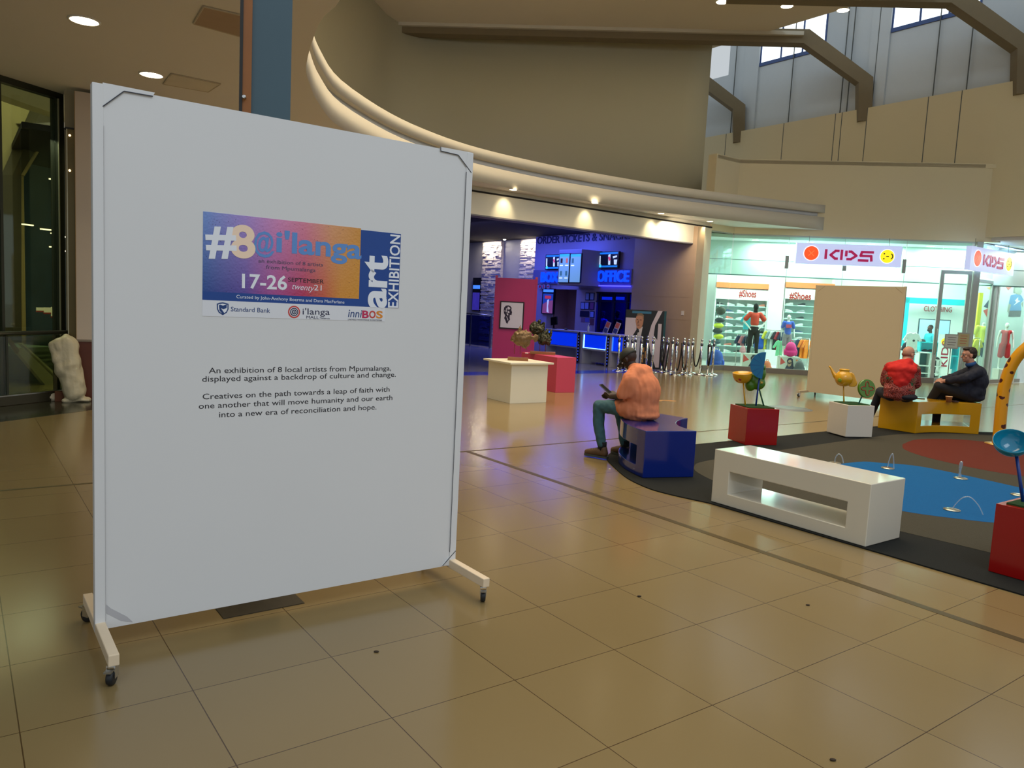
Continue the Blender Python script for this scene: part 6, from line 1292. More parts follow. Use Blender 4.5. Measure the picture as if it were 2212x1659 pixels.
# boxed column with menu screens
bx = thing('menu_column', tuple(FW @ Vector((wx(5.3), -.7, 2.2))), 'boxed bulkhead projecting from the cinema wall, carrying two tall menu screens', 'bulkhead')
offm = -.9; u0, z1 = UW_(1208, 540, offm); u1, _ = UW_(1257, 540, offm); z0 = UW_(1240, 616, offm)[1]
MB(FW).box(u0, u1, offm, -.02, z0, z1).build('bulkhead', M('bulkhead_violet_grey', (140, 134, 160), .6), bx, bevel=.01)
ms = thing('menu_screen', tuple(FW @ Vector((u0, offm, z0))), 'pair of tall pale blue menu screens beside the BOX letters', 'screen')
for k, (p0, p1) in enumerate(((1209, 1232), (1233, 1257))):
    a, zt = UW_(p0, 548, offm-.04); b, _ = UW_(p1, 548, offm-.04); zb = UW_(p0, 611, offm-.04)[1]
    s_ = MB(FW).box(a, b, offm-.05, offm-.001, zb, zt); s_ = s_.build('screen_body', tvb, ms)
    MB(FW).box(a+.02, b-.02, offm-.052, offm-.05, zb+.02, zt-.02).build('display', M('menu_display', (110, 160, 190), .3, emit=.75, var=0), s_); MB(FW).box(a+.02, b-.02, offm-.054, offm-.052, zt-.10, zt-.02).build('title_bar', M('menu_title', (40, 150, 220), .3, emit=1.2, var=0), s_)
    items = [(.25, .25, (40, 20, 20)), (.75, .25, (200, 110, 90)), (.25, .68, (60, 110, 120)), (.75, .68, (60, 80, 90))] if k == 0 else [(.25, .25, (60, 150, 170))]
    for x, y, c in items:
        ux = a+(b-a)*x; zz = zt-(zt-zb)*y; m = MB(FW); m.box(ux-.05, ux+.05, offm-.055, offm-.052, zz-.07, zz+.08); m.build('menu_item', M('menu_%d' % c[0], c, .4, emit=.6, var=0), s_)
        m = MB(FW); m.box(ux-.08, ux+.08, offm-.055, offm-.052, zz-.16, zz-.13); m.build('price_line', M('menu_white', (230, 240, 245), .4, emit=1, var=0), s_)
# poster light box
u0, z1 = UW_(1172, 623, -.06); u1, z0 = UW_(1195, 679, -.06); pl_ = thing('film_poster_frame', tuple(FW @ Vector((u0, 0, z0))), 'dark framed upright film poster screen left of the alcove', 'poster')
MB(FW).box(u0, u1, -.06, 0, z0, z1).build('frame', tvb, pl_); w = u1-u0; h = z1-z0; q = lambda x, y: (u0+w*x, z1-h*y)
for pg, c, e, nm, dy in (([(.08, .2), (.92, .2), (.92, .97), (.08, .97)], (30, 60, 140), .7, 'sheet', 0), ([(.08, .04), (.92, .04), (.92, .14), (.08, .14)], (60, 120, 230), 1.2, 'top_strip', 0), ([(.25, .28), (.75, .28), (.75, .40), (.25, .40)], (170, 50, 70), .8, 'title_block', .003), ([(.08, .62), (.5, .5), (.92, .45), (.92, .97), (.08, .97)], (130, 70, 110), .6, 'warm_shape', .002), ([(.45, .45), (.60, .42), (.55, .7), (.62, .95), (.45, .92)], (190, 200, 220), .6, 'figure_shape', .004)):
    MB(FW).face([q(*p) for p in pg], .002, -.06-dy).build(nm, M('poster_'+nm, c, .4, emit=e, var=0), pl_)
# safety signs
for k, px in enumerate((1166.5, 1174.5, 1184)):
    u, z = UW_(px, 619, -.08); r = thing('safety_sign', tuple(FW @ Vector((u, -.02, z))), ['square fire sign with a red disc', 'square fire sign with a red extinguisher bar', 'square fire sign with a red arrow'][k]+' above the film poster screen', 'sign')
    MB(FW).box(u-.075, u+.075, -.085, -.07, z-.075, z+.075).build('plate', M('sign_pale_plate', (150, 140, 170), .5), r)
    rm = M('sign_dark_red', (150, 14, 40), .5, emit=.15, var=0); m = MB(FW)
    if k == 0: m.face(disc(16, u, z, .05), .002, -.086)
    elif k == 1: m.face([(u-.02, z-.055), (u+.02, z-.055), (u+.02, z+.055), (u-.02, z+.055)], .002, -.086)
    else: m.face([(u-.055, z-.015), (u, z-.015), (u, z-.05), (u+.055, z), (u, z+.05), (u, z+.015), (u-.055, z+.015)], .002, -.086)
    m.build('symbol', rm, r)
# framed certificates on the strip right of the alcove
cf = [(1265.5, 632, 1273, 649), (1275, 632, 1283, 649), (1255, 652, 1263, 669), (1264, 652, 1272, 669), (1275, 652, 1283, 670), (1275, 672, 1283, 687)]
for k, (x0, y0_, x1, y1) in enumerate(cf):
    u0, z1 = UW_(x0, y0_, -.02); u1, z0 = UW_(x1, y1, -.02)
    nm = ['top left', 'top right', 'second row left', 'second row middle', 'second row right, reddish', 'lowest'][k]
    r = thing('framed_notice', tuple(FW @ Vector((u0, -.02, z0))), 'small blue-lit framed notice between alcove and dark doorway, '+nm, 'notice', group='framed notices by the dark doorway')
    MB(FW).box(u0, u1, -.03, 0, z0, z1).build('frame', darkb, r); MB(FW).box(u0+.02, u1-.02, -.033, -.03, z0+.025, z1-.025).build('sheet', M('notice_red_sheet', (110, 60, 120), .5) if k == 4 else M('notice_blue_sheet', (120, 140, 220), .5), r)
for k, (x0, y0_, x1, y1, c) in enumerate(((1255, 686, 1263, 696, (110, 80, 120)), (1264, 686, 1272, 696, (80, 80, 170)), (1274, 688, 1282, 703, (90, 50, 70)))):
    u0, z1 = UW_(x0, y0_, -.02); u1, z0 = UW_(x1, y1, -.02); tag(MB(FW).box(u0, u1, -.012, 0, z0, z1).build('leaflet', M('leaflet_%d' % c[0], c, .6)), 'small leaflet on the wall under the framed notices, '+['left', 'middle', 'right and darkest'][k], 'leaflet')
u0, z1 = UW_(1254, 671, -.01); u1, z0 = UW_(1272, 685, -.01); tag(MB(FW).box(u0, u1, -.025, -.001, z0, z1).build('notice_board', darkb), 'black notice board under the framed notices', 'notice board')
# dark doorway: glazed office front
w = MB(FW)
ua, zt = UW_(1284, 622, .15); ub = wx(2.42); zh = UW_(1300, 634, .15)[1]
w.box(ua, ub, .12, .2, zh, 2.25)
for px in (1284, 1295, 1325, 1355): u = UW_(px, 660, .15)[0]; w.box(u-.04, u+.04, .12, .2, 0, zh)
w.box(ua, ub, .12, .2, UW_(1300, 650, .15)[1]-.03, UW_(1300, 650, .15)[1]); w = tag(w.build('window_7', M('navy_joinery', (12, 14, 50), .3)), kind='structure')
MB(FW).box(ua, ub, .155, .16, .02, zh).build('pane', glass('office_glass', (120, 130, 220), .03, .5), w)
hl = thing('office_sign', tuple(FW @ Vector((ua, .3, 2))), 'blurred white-blue lit sign strip inside the dark office doorway', 'sign'); m = MB(FW)
for p0, p1 in ((1300, 1322), (1329, 1348)): a, z1 = UW_(p0, 641, .5); b, z0 = UW_(p1, 648, .5); m.box(a, b, .5, .52, z0, z1)
m.build('lit_strip', M('office_lit_strip', (60, 130, 240), .3, emit=1.5, var=0), hl)
# two people standing in the dark office
for k, (px, c) in enumerate(((1300, (50, 70, 170)), (1332, (14, 16, 34)))):
    p = FW @ Vector((UW_(px, 720, .95)[0], .95, .003)); T = Matrix.Translation(p) @ Matrix.Rotation(AX+PI/2, 4, 'Z') @ Matrix.Scale(.90 if k == 0 else .93, 4); V = lambda x, y, z: T @ Vector((x, y, z))
    r = thing('person', tuple(p), 'person standing in blue light in the office doorway, '+('left one in a pale blue shirt' if k == 0 else 'right one in dark clothes'), 'person', AX+PI/2)
    hp, HPp, HQ = head_prims(V(0, .02, 1.62), T.to_3x3() @ Vector((0, 1, -.1)), (0, 0, 1))
    body = hp+[('c', V(0, 0, .95), .11, V(0, 0, 1.35), .12), ('c', V(0, 0, 1.4), .05, V(0, 0, 1.53), .05)]
    for s_ in (-1, 1): body += [('c', V(s_*.09, 0, .9), .08, V(s_*.10, 0, .5), .055), ('c', V(s_*.1, 0, .5), .05, V(s_*.1, 0, .08), .035), ('c', V(s_*.19, 0, 1.38), .045, V(s_*.23, .02, 1.12), .036), ('c', V(s_*.23, .02, 1.12), .034, V(s_*.16, .24, 1.04), .026)]+hand(T, V(s_*.16, .24, 1.04), T.to_3x3() @ Vector((-s_*.2, 1, 0)), T.to_3x3() @ Vector((0, 0, 1)))
    bo = blob('body', body, skin_m('brown_skin', (86, 52, 38)), r, vox=.009, smooth=2); MB().ell(HPp(0, -.02, .045), (.08, .09, .08), 14, 8, HQ).build('hair', M('short_black_hair', (20, 16, 14), .9), r)
    blob('shirt', [('c', V(0, 0, 1.0), .14, V(0, 0, 1.32), .15), ('c', V(-.12, 0, 1.37), .075, V(.12, 0, 1.37), .075)]+[('c', V(s_*.18, 0, 1.38), .065, V(s_*.235, .01, 1.15), .055) for s_ in (-1, 1)], M('shirt_%d' % c[0], c, .8), r, vox=.012, smooth=3)
    blob('trousers', [('c', V(0, 0, .95), .125, V(0, 0, .9), .13)]+[('c', V(s_*.09, 0, .88), .095, V(s_*.10, 0, .06), .06) for s_ in (-1, 1)], blackc, r, vox=.012, smooth=2)
    for s_ in (-1, 1): shoe(r, V(s_*.1, -.06, 0), T.to_3x3() @ Vector((0, 1, 0)), M('black_leather'), M('black_sole'))
# ticket counters with lit blue panels
cm = M('counter_white', (176, 174, 190), .35, var=.02)
COFF = -1.75
def counter(px0, px1, label, panel):
    u0 = UW_(px0, 750, COFF)[0]; u1 = UW_(px1, 750, COFF)[0]
    r = thing('ticket_counter', tuple(FW @ Vector(((u0+u1)/2, COFF, 0))), label, 'counter')
    m = MB(FW); m.box(u0, u0+.09, COFF, COFF+.6, .003, .90); m.box(u1-.09, u1, COFF, COFF+.6, .003, .90); m.box(u0+.09, u1-.09, COFF+.35, COFF+.4, .05, .90); m.box(u0+.09, u1-.09, COFF, COFF+.35, .42, .46); m.build('carcass', cm, r)
    MB(FW).box(u0-.01, u1+.01, COFF-.04, COFF+.64, .90, .94).build('worktop', cm, r, bevel=.004)
    MB(FW).box(u0+.10, u1-.10, COFF+.04, COFF+.08, .47, .86).build('lit_panel', bluep, r)
    e = MB(FW)
    if panel: e.box(u0+.10, u1-.10, COFF+.025, COFF+.04, .47, .485); e.box(u0+.10, u0+.12, COFF+.025, COFF+.04, .47, .86); e.box(u1-.12, u1-.10, COFF+.025, COFF+.04, .47, .86)
    else: e.box(u0+.10, u0+.115, COFF+.025, COFF+.04, .47, .86)
    e.build('glow_edge', bluee if panel else M('blue_edge', (30, 100, 255), .3, emit=2.5, var=0), r)
    m = MB(FW); m.box(u1-.02, u1+.06, COFF-.02, COFF, .003, .93); m.build('perforated_strip', darkb, r)
    m = MB(FW)
    for k in range(9): m.face(disc(8, u1+.02, .08+k*.09, .014), .002, COFF-.02)
    m.build('strip_dots', M('strip_dot_glow', (60, 90, 255), .3, emit=2, var=0), r)
counter(1178, 1249, 'left ticket counter with a deep blue lit panel, behind the horned sculpture', False); counter(1254, 1313, 'middle ticket counter with a bright pale-edged blue panel', True); counter(1316, 1349, 'right ticket counter, mostly behind the stanchions', False)
# on the counter: monitor, sanitiser bottle, leaflet holders, dark low device
def CTP(px, dz=.94, o=-1.5): return FW @ Vector((UW_(px, 720, o)[0], o, dz))
p = CTP(1196); r = thing('monitor', tuple(p), 'black computer monitor on the left ticket counter', 'monitor'); F = FW @ Matrix.Translation(FW.inverted() @ p) @ Matrix.Rotation(R(-8), 4, 'Y')
MB(F).box(-.13, .18, -.02, .02, .12, .38).build('screen', M('monitor_black', (8, 8, 16), .3), r, bevel=.004); MB(F).box(-.02, .02, -.01, .01, .0, .14).build('stand', M('monitor_black'), r); MB(F).box(-.09, .09, -.06, .06, .0, .012).build('foot', M('monitor_black'), r)
p = CTP(1270); r = thing('sanitiser_bottle', tuple(p), 'pale bottle with pump on the middle ticket counter', 'bottle'); MB().lathe([(.035, 0), (.038, .02), (.038, .15), (.014, .19), (.012, .21)], p, 16).build('bottle', M('pale_plastic', (180, 190, 220), .3), r); MB().tube([p+UP*.20, p+UP*.25, p+UP*.25+Vector((.04, 0, -.01))], .007, 8).build('pump', M('pale_plastic'), r)
for k, px in enumerate((1306, 1327)):
    p = CTP(px); F = Matrix.Translation(p) @ FW.to_3x3().to_4x4() @ Matrix.Rotation(R(14), 4, 'Y') @ Matrix.Rotation(R(-12), 4, 'X'); r = thing('leaflet_holder', tuple(p), 'upright coloured leaflet holder on the ticket counter, '+('left one' if k == 0 else 'right one'), 'leaflet holder', group='leaflet holders on the counter')
    MB(F).box(-.09, .09, -.01, .01, .0, .36).build('card', M('card_pale', (170, 170, 210), .5), r); MB(F).box(-.075, .075, -.012, -.01, .19, .34).build('picture', M('card_warm', (200, 100, 90), .5), r); MB(F).box(-.075, .075, -.012, -.01, .03, .16).build('picture', M('card_blue', (50, 60, 150), .5), r)
p = CTP(1222); tag(blob('card_reader', [('c', p+UP*.03+E2*.05, .03, p+UP*.03-E2*.05, .03)], M('monitor_black'), None, vox=.01), 'small black card reader on the left ticket counter', 'device')
# free-standing cinema display with a figure in evening dress (plain stand-in artwork)
sF = frame_at(FL(1352, 803), 0); pS = FL(1354, 800); pS2 = FL(1431, 801); dS = (pS2-pS); 
FS = bframe((3.42, 22.15)); u0, z1 = UZ(FS, 1353, 668); u1, _ = UZ(FS, 1436, 668); 
sd_ = thing('cinema_display', tuple(FS @ Vector(((u0+u1)/2, 0, 0))), 'large black and white film display with a figure in a dinner jacket behind the stanchions', 'display')
MB(FS).box(u0, u1, 0, .06, .0, z1).build('board', M('display_black', (14, 14, 18), .4), sd_)
MB(FS).box(u1, u1+.06, .0, .30, .0, z1).build('side_panel', M('display_teal_side', (20, 70, 76), .4), sd_); MB(FS).box(u0, u0+.05, .06, .30, .0, z1).build('side_panel', M('display_black'), sd_)
w = u1-u0; h = z1; q = lambda x, y: (u0+w*x, z1-h*y)
def dsp(polys, c, nm, dy): m = MB(FS); [m.face([q(*p) for p in pl], .002, -dy) for pl in polys]; m.build(nm, M('display_'+nm, c, .5, var=0), sd_)
dsp([[(.0, .14), (.30, .14), (.30, .40), (.0, .62)], [(.83, .0), (.95, .0), (.78, .25), (.76, .42), (.86, .50), (.86, .22), (.95, .22), (.95, .97), (.86, .97), (.70, .70), (.62, .45), (.68, .25)]], (196, 180, 188), 'white_shapes', 0)
dsp([[(.16, .02), (.66, .02), (.66, .06), (.16, .06)]], (50, 110, 140), 'caption_strip', .001)
dsp([[(.30, .34), (.0, .70), (.0, 1), (.72, 1), (.64, .55), (.60, .38), (.48, .30), (.36, .32)]], (10, 10, 16), 'jacket', .003)
dsp([[(.36, .33), (.46, .28), (.42, .50), (.34, .90), (.28, .90), (.30, .50)]], (200, 190, 190), 'shirt_front', .005); dsp([[(.30, .36), (.36, .335), (.38, .38), (.33, .39)]], (12, 12, 16), 'bow_tie', .008)
dsp([[(.27, .12), (.32, .07), (.40, .06), (.46, .09), (.47, .16), (.46, .24), (.42, .31), (.36, .33), (.31, .31), (.28, .24), (.26, .19)]], (178, 124, 96), 'face', .006); dsp([[(.27, .12), (.30, .065), (.40, .05), (.47, .085), (.475, .17), (.45, .15), (.44, .10), (.34, .09)]], (120, 96, 70), 'hair', .009)
dsp([[(.29, .165), (.33, .16), (.33, .17), (.29, .175)], [(.37, .165), (.42, .165), (.42, .175), (.37, .175)], [(.31, .255), (.37, .255), (.37, .265), (.31, .265)], [(.33, .18), (.345, .18), (.335, .235), (.315, .235)]], (70, 40, 32), 'face_lines', .009)
dsp([[(.48, .64), (.54, .64), (.54, .72), (.48, .72)], [(.56, .70), (.61, .70), (.61, .82), (.56, .82)], [(.48, .76), (.53, .76), (.53, .90), (.48, .90)]], (170, 120, 60), 'gold_blocks', .006)
# light switch on the jamb
J2 = UZ(FO, 1475, 676, 0); 
u, z = UW_(1475, 676, 0); tag(MB(FW).box(u-.05, u+.05, -.012, 0, z-.06, z+.06).build('light_switch', M('switch_white', (215, 205, 190), .4)), 'small white switch plate on the tan pillar by the cinema entrance', 'switch')
# handrail and poster at the far left of the foyer
hr = thing('handrail', tuple(FW @ Vector((wx(10.5), -1, .9))), 'steel handrail with glass along the stone wall, left of the pink panel', 'railing')
u0, z0 = UW_(1018, 679, -1.0); u1, z1 = UW_(1062, 684, -1.0); MB(FW).tube([(u0-1, -1, z0+.05), (u1, -1, z0)], .03, 10).build('rail', steel, hr)
MB(FW).box(u0-1, u1, -1.01, -.99, .05, z0-.03).build('glass_panel', glass('rail_glass', (120, 130, 200), .05, .4), hr)
for x in (u0, u1-.05): MB(FW).box(x, x+.05, -1.03, -.97, .003, z0).build('baluster', steel, hr)
u0, z1 = UW_(1022, 600, .40); u1, z0 = UW_(1036, 672, .40); pz = thing('film_poster_frame', tuple(FW @ Vector((u0, .4, z0))), 'blue-lit film poster at the far left of the cinema foyer', 'poster'); MB(FW).box(u0, u1, .40, .45, z0, z1).build('frame', tvb, pz); MB(FW).box(u0+.03, u1-.05, .397, .40, z0+.03, z1-.6).build('sheet', M('poster_blue_pink', (60, 50, 160), .4, emit=.5, var=.5, scale=5), pz); MB(FW).box(u0+.03, u1-.05, .397, .40, z1-.45, z1-.3).build('title', M('poster_top_strip'), pz)
# spot lamp at the top of the stone wall and grazing light
u, z = UW_(1090, 516, .1); sl_ = thing('spot_lamp', tuple(FW @ Vector((u, .1, z))), 'small bright spot lamp above the grey panel between the stone strips', 'lamp'); MB().ell(FW @ Vector((u, .1, z)), .06).build('bulb', M('lamp_white_glow', (255, 244, 225), .3, emit=12, var=0), sl_); MB(FW).tube([(u, .1, z+.05), (u, .1, 4.1)], .012, 8).build('stem', tvb, sl_)
for t in (8.1, 10.65):
    area('stone_grazer', FW @ Vector((wx(t), .08, 4.05)), FW @ Vector((wx(t), .30, 2.6)), 1.0, .08, 42, (1, .90, .74))
# blue light of the foyer
for t, v, p in ((4.4, -1.3, 60), (6.6, -1.6, 70), (9.5, -2.0, 70)): area('foyer_blue_light', FW @ Vector((wx(t), v, 4.0)), FW @ Vector((wx(t), v+.6, 0)), 1.6, 1.2, p, BLUE)
area('foyer_soft_light', FW @ Vector((wx(6), -4, 4.0)), FW @ Vector((wx(6), 0, 2.0)), 4, 2, 40, (.5, .45, 1))
area('office_blue_light', FW @ Vector((wx(4.2), 1.5, 2.25)), FW @ Vector((wx(4.2), 1.9, 0)), 2.2, .5, 150, (.05, .10, 1))
area('doorway_blue_light', FW @ Vector((wx(3.3), -.5, 2.15)), FW @ Vector((wx(3.3), -1.2, 0)), 1.5, .2, 16, (.05, .1, 1))
area('tan_wall_light', FO @ Vector((14.2, -.5, 4.0)), FW @ Vector((wx(1), 0, 1.0)), 1, .4, 26, (1, .85, .65))

# ================================================================== LEFT SIDE: balustrade, glazed atrium, stairs
g0 = FL(0, 876); g1 = FL(150, 855); 
GA = Vector((-6.58, 9.80, 0)); GD = Vector((.33, .944, 0)).normalized(); FG2 = frame(GA, GA+GD)
def UG(px, py, off=0.): return UZ(FG2, px, py, off)
ur = UG(157, 722)[0]
rl = thing('balustrade', tuple(GA), 'glass balustrade with a steel handrail and dark base channel at the far left', 'railing')
z = UG(0, 722)[1]; MB(FG2).tube([(-3, 0, z), (ur, 0, z+.01)], .028, 12).build('handrail', steel, rl)
zb = UG(20, 838)[1]; zc_ = UG(20, 870)[1]
MB(FG2).box(-3, ur, -.01, .01, .13, z-.03).build('glass_panel', glass('balustrade_glass', (206, 212, 196), .03, .4), rl)
MB(FG2).box(-3, ur, -.05, .05, .002, .13).build('base_channel', M('dark_bronze_channel', (70, 66, 50), .3, metal=.4), rl, bevel=.006); MB(FG2).box(-3, ur, -.053, .0, .125, .14).build('steel_lip', steel, rl)
MB(FG2).box(-3+3.05, -3+3.08, -.015, .015, .13, z-.03).build('glass_joint', M('dark_joint', (40, 46, 34), .4), rl)
# glazing behind
OFF = .35
u1 = UG(138, 500, OFF)[0]; w = MB(FG2); w.box(-4, u1, OFF-.02, OFF+.1, 4.17, 4.25); w.box(u1-.10, u1, OFF-.02, OFF+.12, 0, 4.2); u_ = UG(5, 400, OFF)[0]; w.box(u_-.04, u_, OFF-.01, OFF+.08, 0, 4.2)
w = tag(w.build('window_8', M('dark_green_bronze_frame', (50, 52, 34), .35, metal=.3)), kind='structure'); MB(FG2).box(u1-.10, u1-.085, OFF-.035, OFF-.02, .1, 4.17).build('frame_edge', M('pale_frame_edge', (190, 186, 160), .3, metal=.4), w)
MB(FG2).box(-4, u1-.1, OFF+.03, OFF+.04, 0, 4.18).build('pane', glass('atrium_glass', (222, 228, 208), .03, .5), w)
# pier right of the glazing: beige column, bronze post with small lamps, white wall panel over wood
pA = FG2 @ Vector((u1, OFF, 0)); FQ = bframe((-6.05, 10.75)); 
def UQ(px, py, off=0.): return UZ(FQ, px, py, off)
a = UQ(140, 400)[0]; b = UQ(161, 400)[0]; c = UQ(310, 400)[0]
struct(MB(FQ).box(a, c+.4, .125, .5, 0, 4.25), 'wall_far_left', M('pier_beige', (176, 166, 136), .7))
za = UQ(155, 279)[1]; r = thing('bronze_post', tuple(FQ @ Vector(((a+b)/2, .05, 0))), 'narrow bronze post with tiny lamps beside the white wall panel', 'post'); a2 = UQ(144, 400)[0]
MB(FQ).box(a2, b, .02, .12, 0, za).build('post', M('bronze_post', (104, 90, 52), .3, metal=.5), r); MB(FQ).box(a2-.02, b+.01, .0, .12, za, za+.02).build('cap_plate', M('black_edge'), r); MB(FQ).box(a2, a2+.012, .012, .02, 0, za).build('pale_edge', M('pale_frame_edge'), r)
for py in (292, 368): u, z = UQ(150.5, py); MB(FQ).lathe([(.001, .004), (.014, .004), (.014, 0), (.001, 0)], (u, .016, z), 12, (0, -1, 0), cap=False).build('lamp', M('tiny_lamp_glow', (255, 220, 150), .3, emit=8, var=0), r)
z1 = UQ(163, 196, -.1)[1]; z0 = UQ(165, 733, -.1)[1]; ua = UQ(163, 400, -.1)[0]
wp = thing('wall_panel', tuple(FQ @ Vector((ua, -.1, z0))), 'tall pale wall panel above dark wood, just left of the large white board', 'panel')
MB(FQ).box(ua, ua+1.3, -.10, -.02, z0, min(4.2, z1)).build('panel', M('pale_pinkish_panel', (206, 190, 172), .5, var=.01), wp); MB(FQ).box(ua-.008, ua, -.105, .0, z0, min(4.2, z1)).build('edge_trim', M('ochre_edge', (150, 120, 66), .5), wp)
MB(FQ).box(ua, ua+1.3, -.09, .10, .002, z0-.03).build('wood_base', M('dark_red_wood', (96, 44, 22), .35, var=.3, scale=4), wp); MB(FQ).box(ua, ua+1.3, -.105, -.01, z0-.03, z0).build('ledge', M('grey_ledge', (140, 128, 112), .5), wp)
# wrapped roll leaning at the corner
bg = FL(172, 868); FB3 = bframe((bg.x, bg.y)); V = lambda px, py, dy=0: (lambda t: FB3 @ Vector((t[0], dy, max(.03, t[1]))))(UZ(FB3, px, py))
plast = M('crumpled_plastic', (205, 192, 158), .35, var=.1, scale=8, bump=.6, bscale=9)
wr = thing('wrapped_roll', tuple(bg), 'roll wrapped in crumpled translucent plastic standing at the end of the balustrade', 'package')
kq = .0066
pr = [('c', V(146, 745, .05), 20*kq, V(150, 790, .02), 23*kq), ('c', V(150, 790, .02), 23*kq, V(160, 845, 0), 22*kq), ('c', V(128, 745, .03), 14*kq, V(140, 800, .0), 18*kq), ('c', V(140, 738, .05), 13*kq, V(142, 728, .05), 7*kq), ('c', V(116, 745, .03), 9*kq, V(128, 775, 0), 14*kq), ('c', V(150, 862, .0), 9*kq, V(190, 868, .0), 6*kq), ('c', V(138, 868, -.05), 5*kq, V(190, 870, -.04), 4*kq)]
blob('wrapping', pr, plast, wr, vox=.012, smooth=2, disp=.022, dscale=.12)
ob2 = FL(113, 866); tag(blob('crumpled_wrapper', [('e', ob2+UP*.05, (.07, .05, .05)), ('c', ob2+UP*.05, .03, ob2+Vector((.06, 0, .11)), .012), ('c', ob2+UP*.05, .03, ob2+Vector((-.06, 0, .10)), .012)], M('wrapper_white', (214, 200, 172), .6, bump=.6, bscale=30), None, vox=.01, smooth=1, disp=.02, dscale=.04), 'small crumpled white wrapper on the floor beside the plastic-wrapped roll', 'litter')
tag(MB(FB3).box(*(sorted((UZ(FB3, 118, 860)[0], UZ(FB3, 140, 860)[0]))), .05, .15, .003, .14).build('brown_box', M('brown_card', (104, 56, 26), .7)), 'small brown box half hidden behind the plastic-wrapped roll', 'box')
# atrium beyond the glass
conc = M('atrium_concrete', (150, 140, 92), .8, var=.08, scale=1.2); dkb = M('atrium_dark_beam', (70, 66, 48), .6)
OB = 4.5
def GZ(px, py): return UG(px, py, OB)
m = MB(FG2); m.box(-16, 8, OB+1.5, OB+1.7, -2.5, 7.5); struct(m, 'wall_atrium_back', M('atrium_dark_glass', (92, 118, 132), .4, var=.35, scale=1.5))
m = MB(FG2)
m.face([GZ(*p) for p in [(-200, 60), (150, 60), (108, 195), (22, 378), (22, 720), (-200, 720)]], .3, OB+.5); struct(m, 'wall_atrium', conc)
m = MB(FG2); m.face([GZ(*p) for p in [(106, 180), (136, 180), (126, 236), (38, 378), (38, 740), (19, 740), (19, 378)]], .4, OB+.3); struct(m, 'trim_25', dkb)
m = MB(FG2); m.face([GZ(*p) for p in [(124, 232), (127, 236), (40, 380), (36, 378)]], .05, OB-.11); m.box(*sorted((GZ(44, 500)[0], GZ(53, 500)[0])), OB, OB+.1, -1, GZ(50, 378)[1]); struct(m, 'trim_26', M('atrium_pale_edge', (170, 150, 96), .5))
m = MB(FG2)
for px in (66, 79, 95, 115): m.box(GZ(px, 500)[0]-.02, GZ(px, 500)[0]+.02, OB+1.3, OB+1.45, -.5, GZ(px, 420)[1])
for py in (432, 545): m.box(GZ(50, py)[0], GZ(130, py)[0], OB+1.3, OB+1.42, GZ(80, py)[1]-.02, GZ(80, py)[1]+.02)
struct(m, 'window_9', M('atrium_mullion', (96, 110, 104), .4))
m = MB(FG2)
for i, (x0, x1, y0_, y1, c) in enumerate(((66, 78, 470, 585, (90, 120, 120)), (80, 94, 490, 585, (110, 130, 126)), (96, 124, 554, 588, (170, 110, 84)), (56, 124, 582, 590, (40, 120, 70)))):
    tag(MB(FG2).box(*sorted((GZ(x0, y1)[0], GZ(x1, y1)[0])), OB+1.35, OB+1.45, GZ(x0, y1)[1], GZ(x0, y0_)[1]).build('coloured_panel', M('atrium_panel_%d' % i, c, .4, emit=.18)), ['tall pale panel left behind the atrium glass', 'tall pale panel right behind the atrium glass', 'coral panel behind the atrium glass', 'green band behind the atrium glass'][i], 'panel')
for i, (px, py) in enumerate(((10, 485), (50, 495), (73, 504), (93, 511), (70, 533), (101, 542), (117, 347), (69, 389))):
    u, z = GZ(px, py); r = thing('strip_lamp', tuple(FG2 @ Vector((u, OB-.6, z))), 'small bright lamp seen through the atrium glass, '+['first from the left in the lower row', 'second in the lower row', 'third in the lower row', 'fourth in the lower row', 'left one below the row', 'right one below the row', 'highest and largest, by the frame', 'upper left one by the diagonal beam'][i], 'lamp', group='atrium lamps')
    MB(FG2).box(u-.10, u+.10, OB-.62, OB-.56, z-.008, z+.014).build('tube', M('warm_tube_glow', (255, 240, 200), .3, emit=3, var=0), r); MB(FG2).box(u-.11, u+.11, OB-.63, OB-.55, z+.014, z+.03).build('housing', dkb, r)
# white notices with a red line, above the stairs
for i, (x0, x1, y0_, y1) in enumerate(((64, 79, 663, 670), (80, 95, 663, 674), (96, 118, 662, 682), (118, 126, 662, 690))):
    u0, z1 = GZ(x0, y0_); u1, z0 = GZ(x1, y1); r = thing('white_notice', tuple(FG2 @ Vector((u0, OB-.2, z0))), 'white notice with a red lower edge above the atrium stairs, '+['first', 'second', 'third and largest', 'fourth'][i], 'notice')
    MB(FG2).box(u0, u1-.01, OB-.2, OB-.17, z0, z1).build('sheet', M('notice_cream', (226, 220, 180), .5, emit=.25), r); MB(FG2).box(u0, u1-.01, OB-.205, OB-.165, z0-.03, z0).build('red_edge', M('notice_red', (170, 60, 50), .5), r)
# stairs going down to the right
st_ = thing('staircase', tuple(FG2 @ Vector((0, 2, -.5))), 'pale staircase descending behind the glass balustrade', 'staircase')
SO = 1.6
def SZ(px, py): return UG(px, py, SO)
m = MB(FG2); m.face([SZ(*p) for p in [(22, 750), (42, 750), (126, 832), (96, 838)]], .08, SO).build('stringer', M('stair_pale', (150, 146, 124), .6), st_) if False else m.face([SZ(*p) for p in [(22, 750), (42, 750), (126, 832), (96, 838)]], .08, SO)
m.build('stringer', M('stair_pale', (190, 184, 156), .6), st_)
MB(FG2).face([SZ(*p) for p in [(41, 741), (45, 741), (124, 814), (122, 818)]], .1, SO+.05).build('stair_rail', M('stair_rail_pale', (206, 200, 170), .4), st_)
m = MB(FG2)
for k in range(7): u, z = SZ(62+k*9, 752+k*10); m.box(u, u+.5, SO+.1, SO+1.2, z-.12, z)
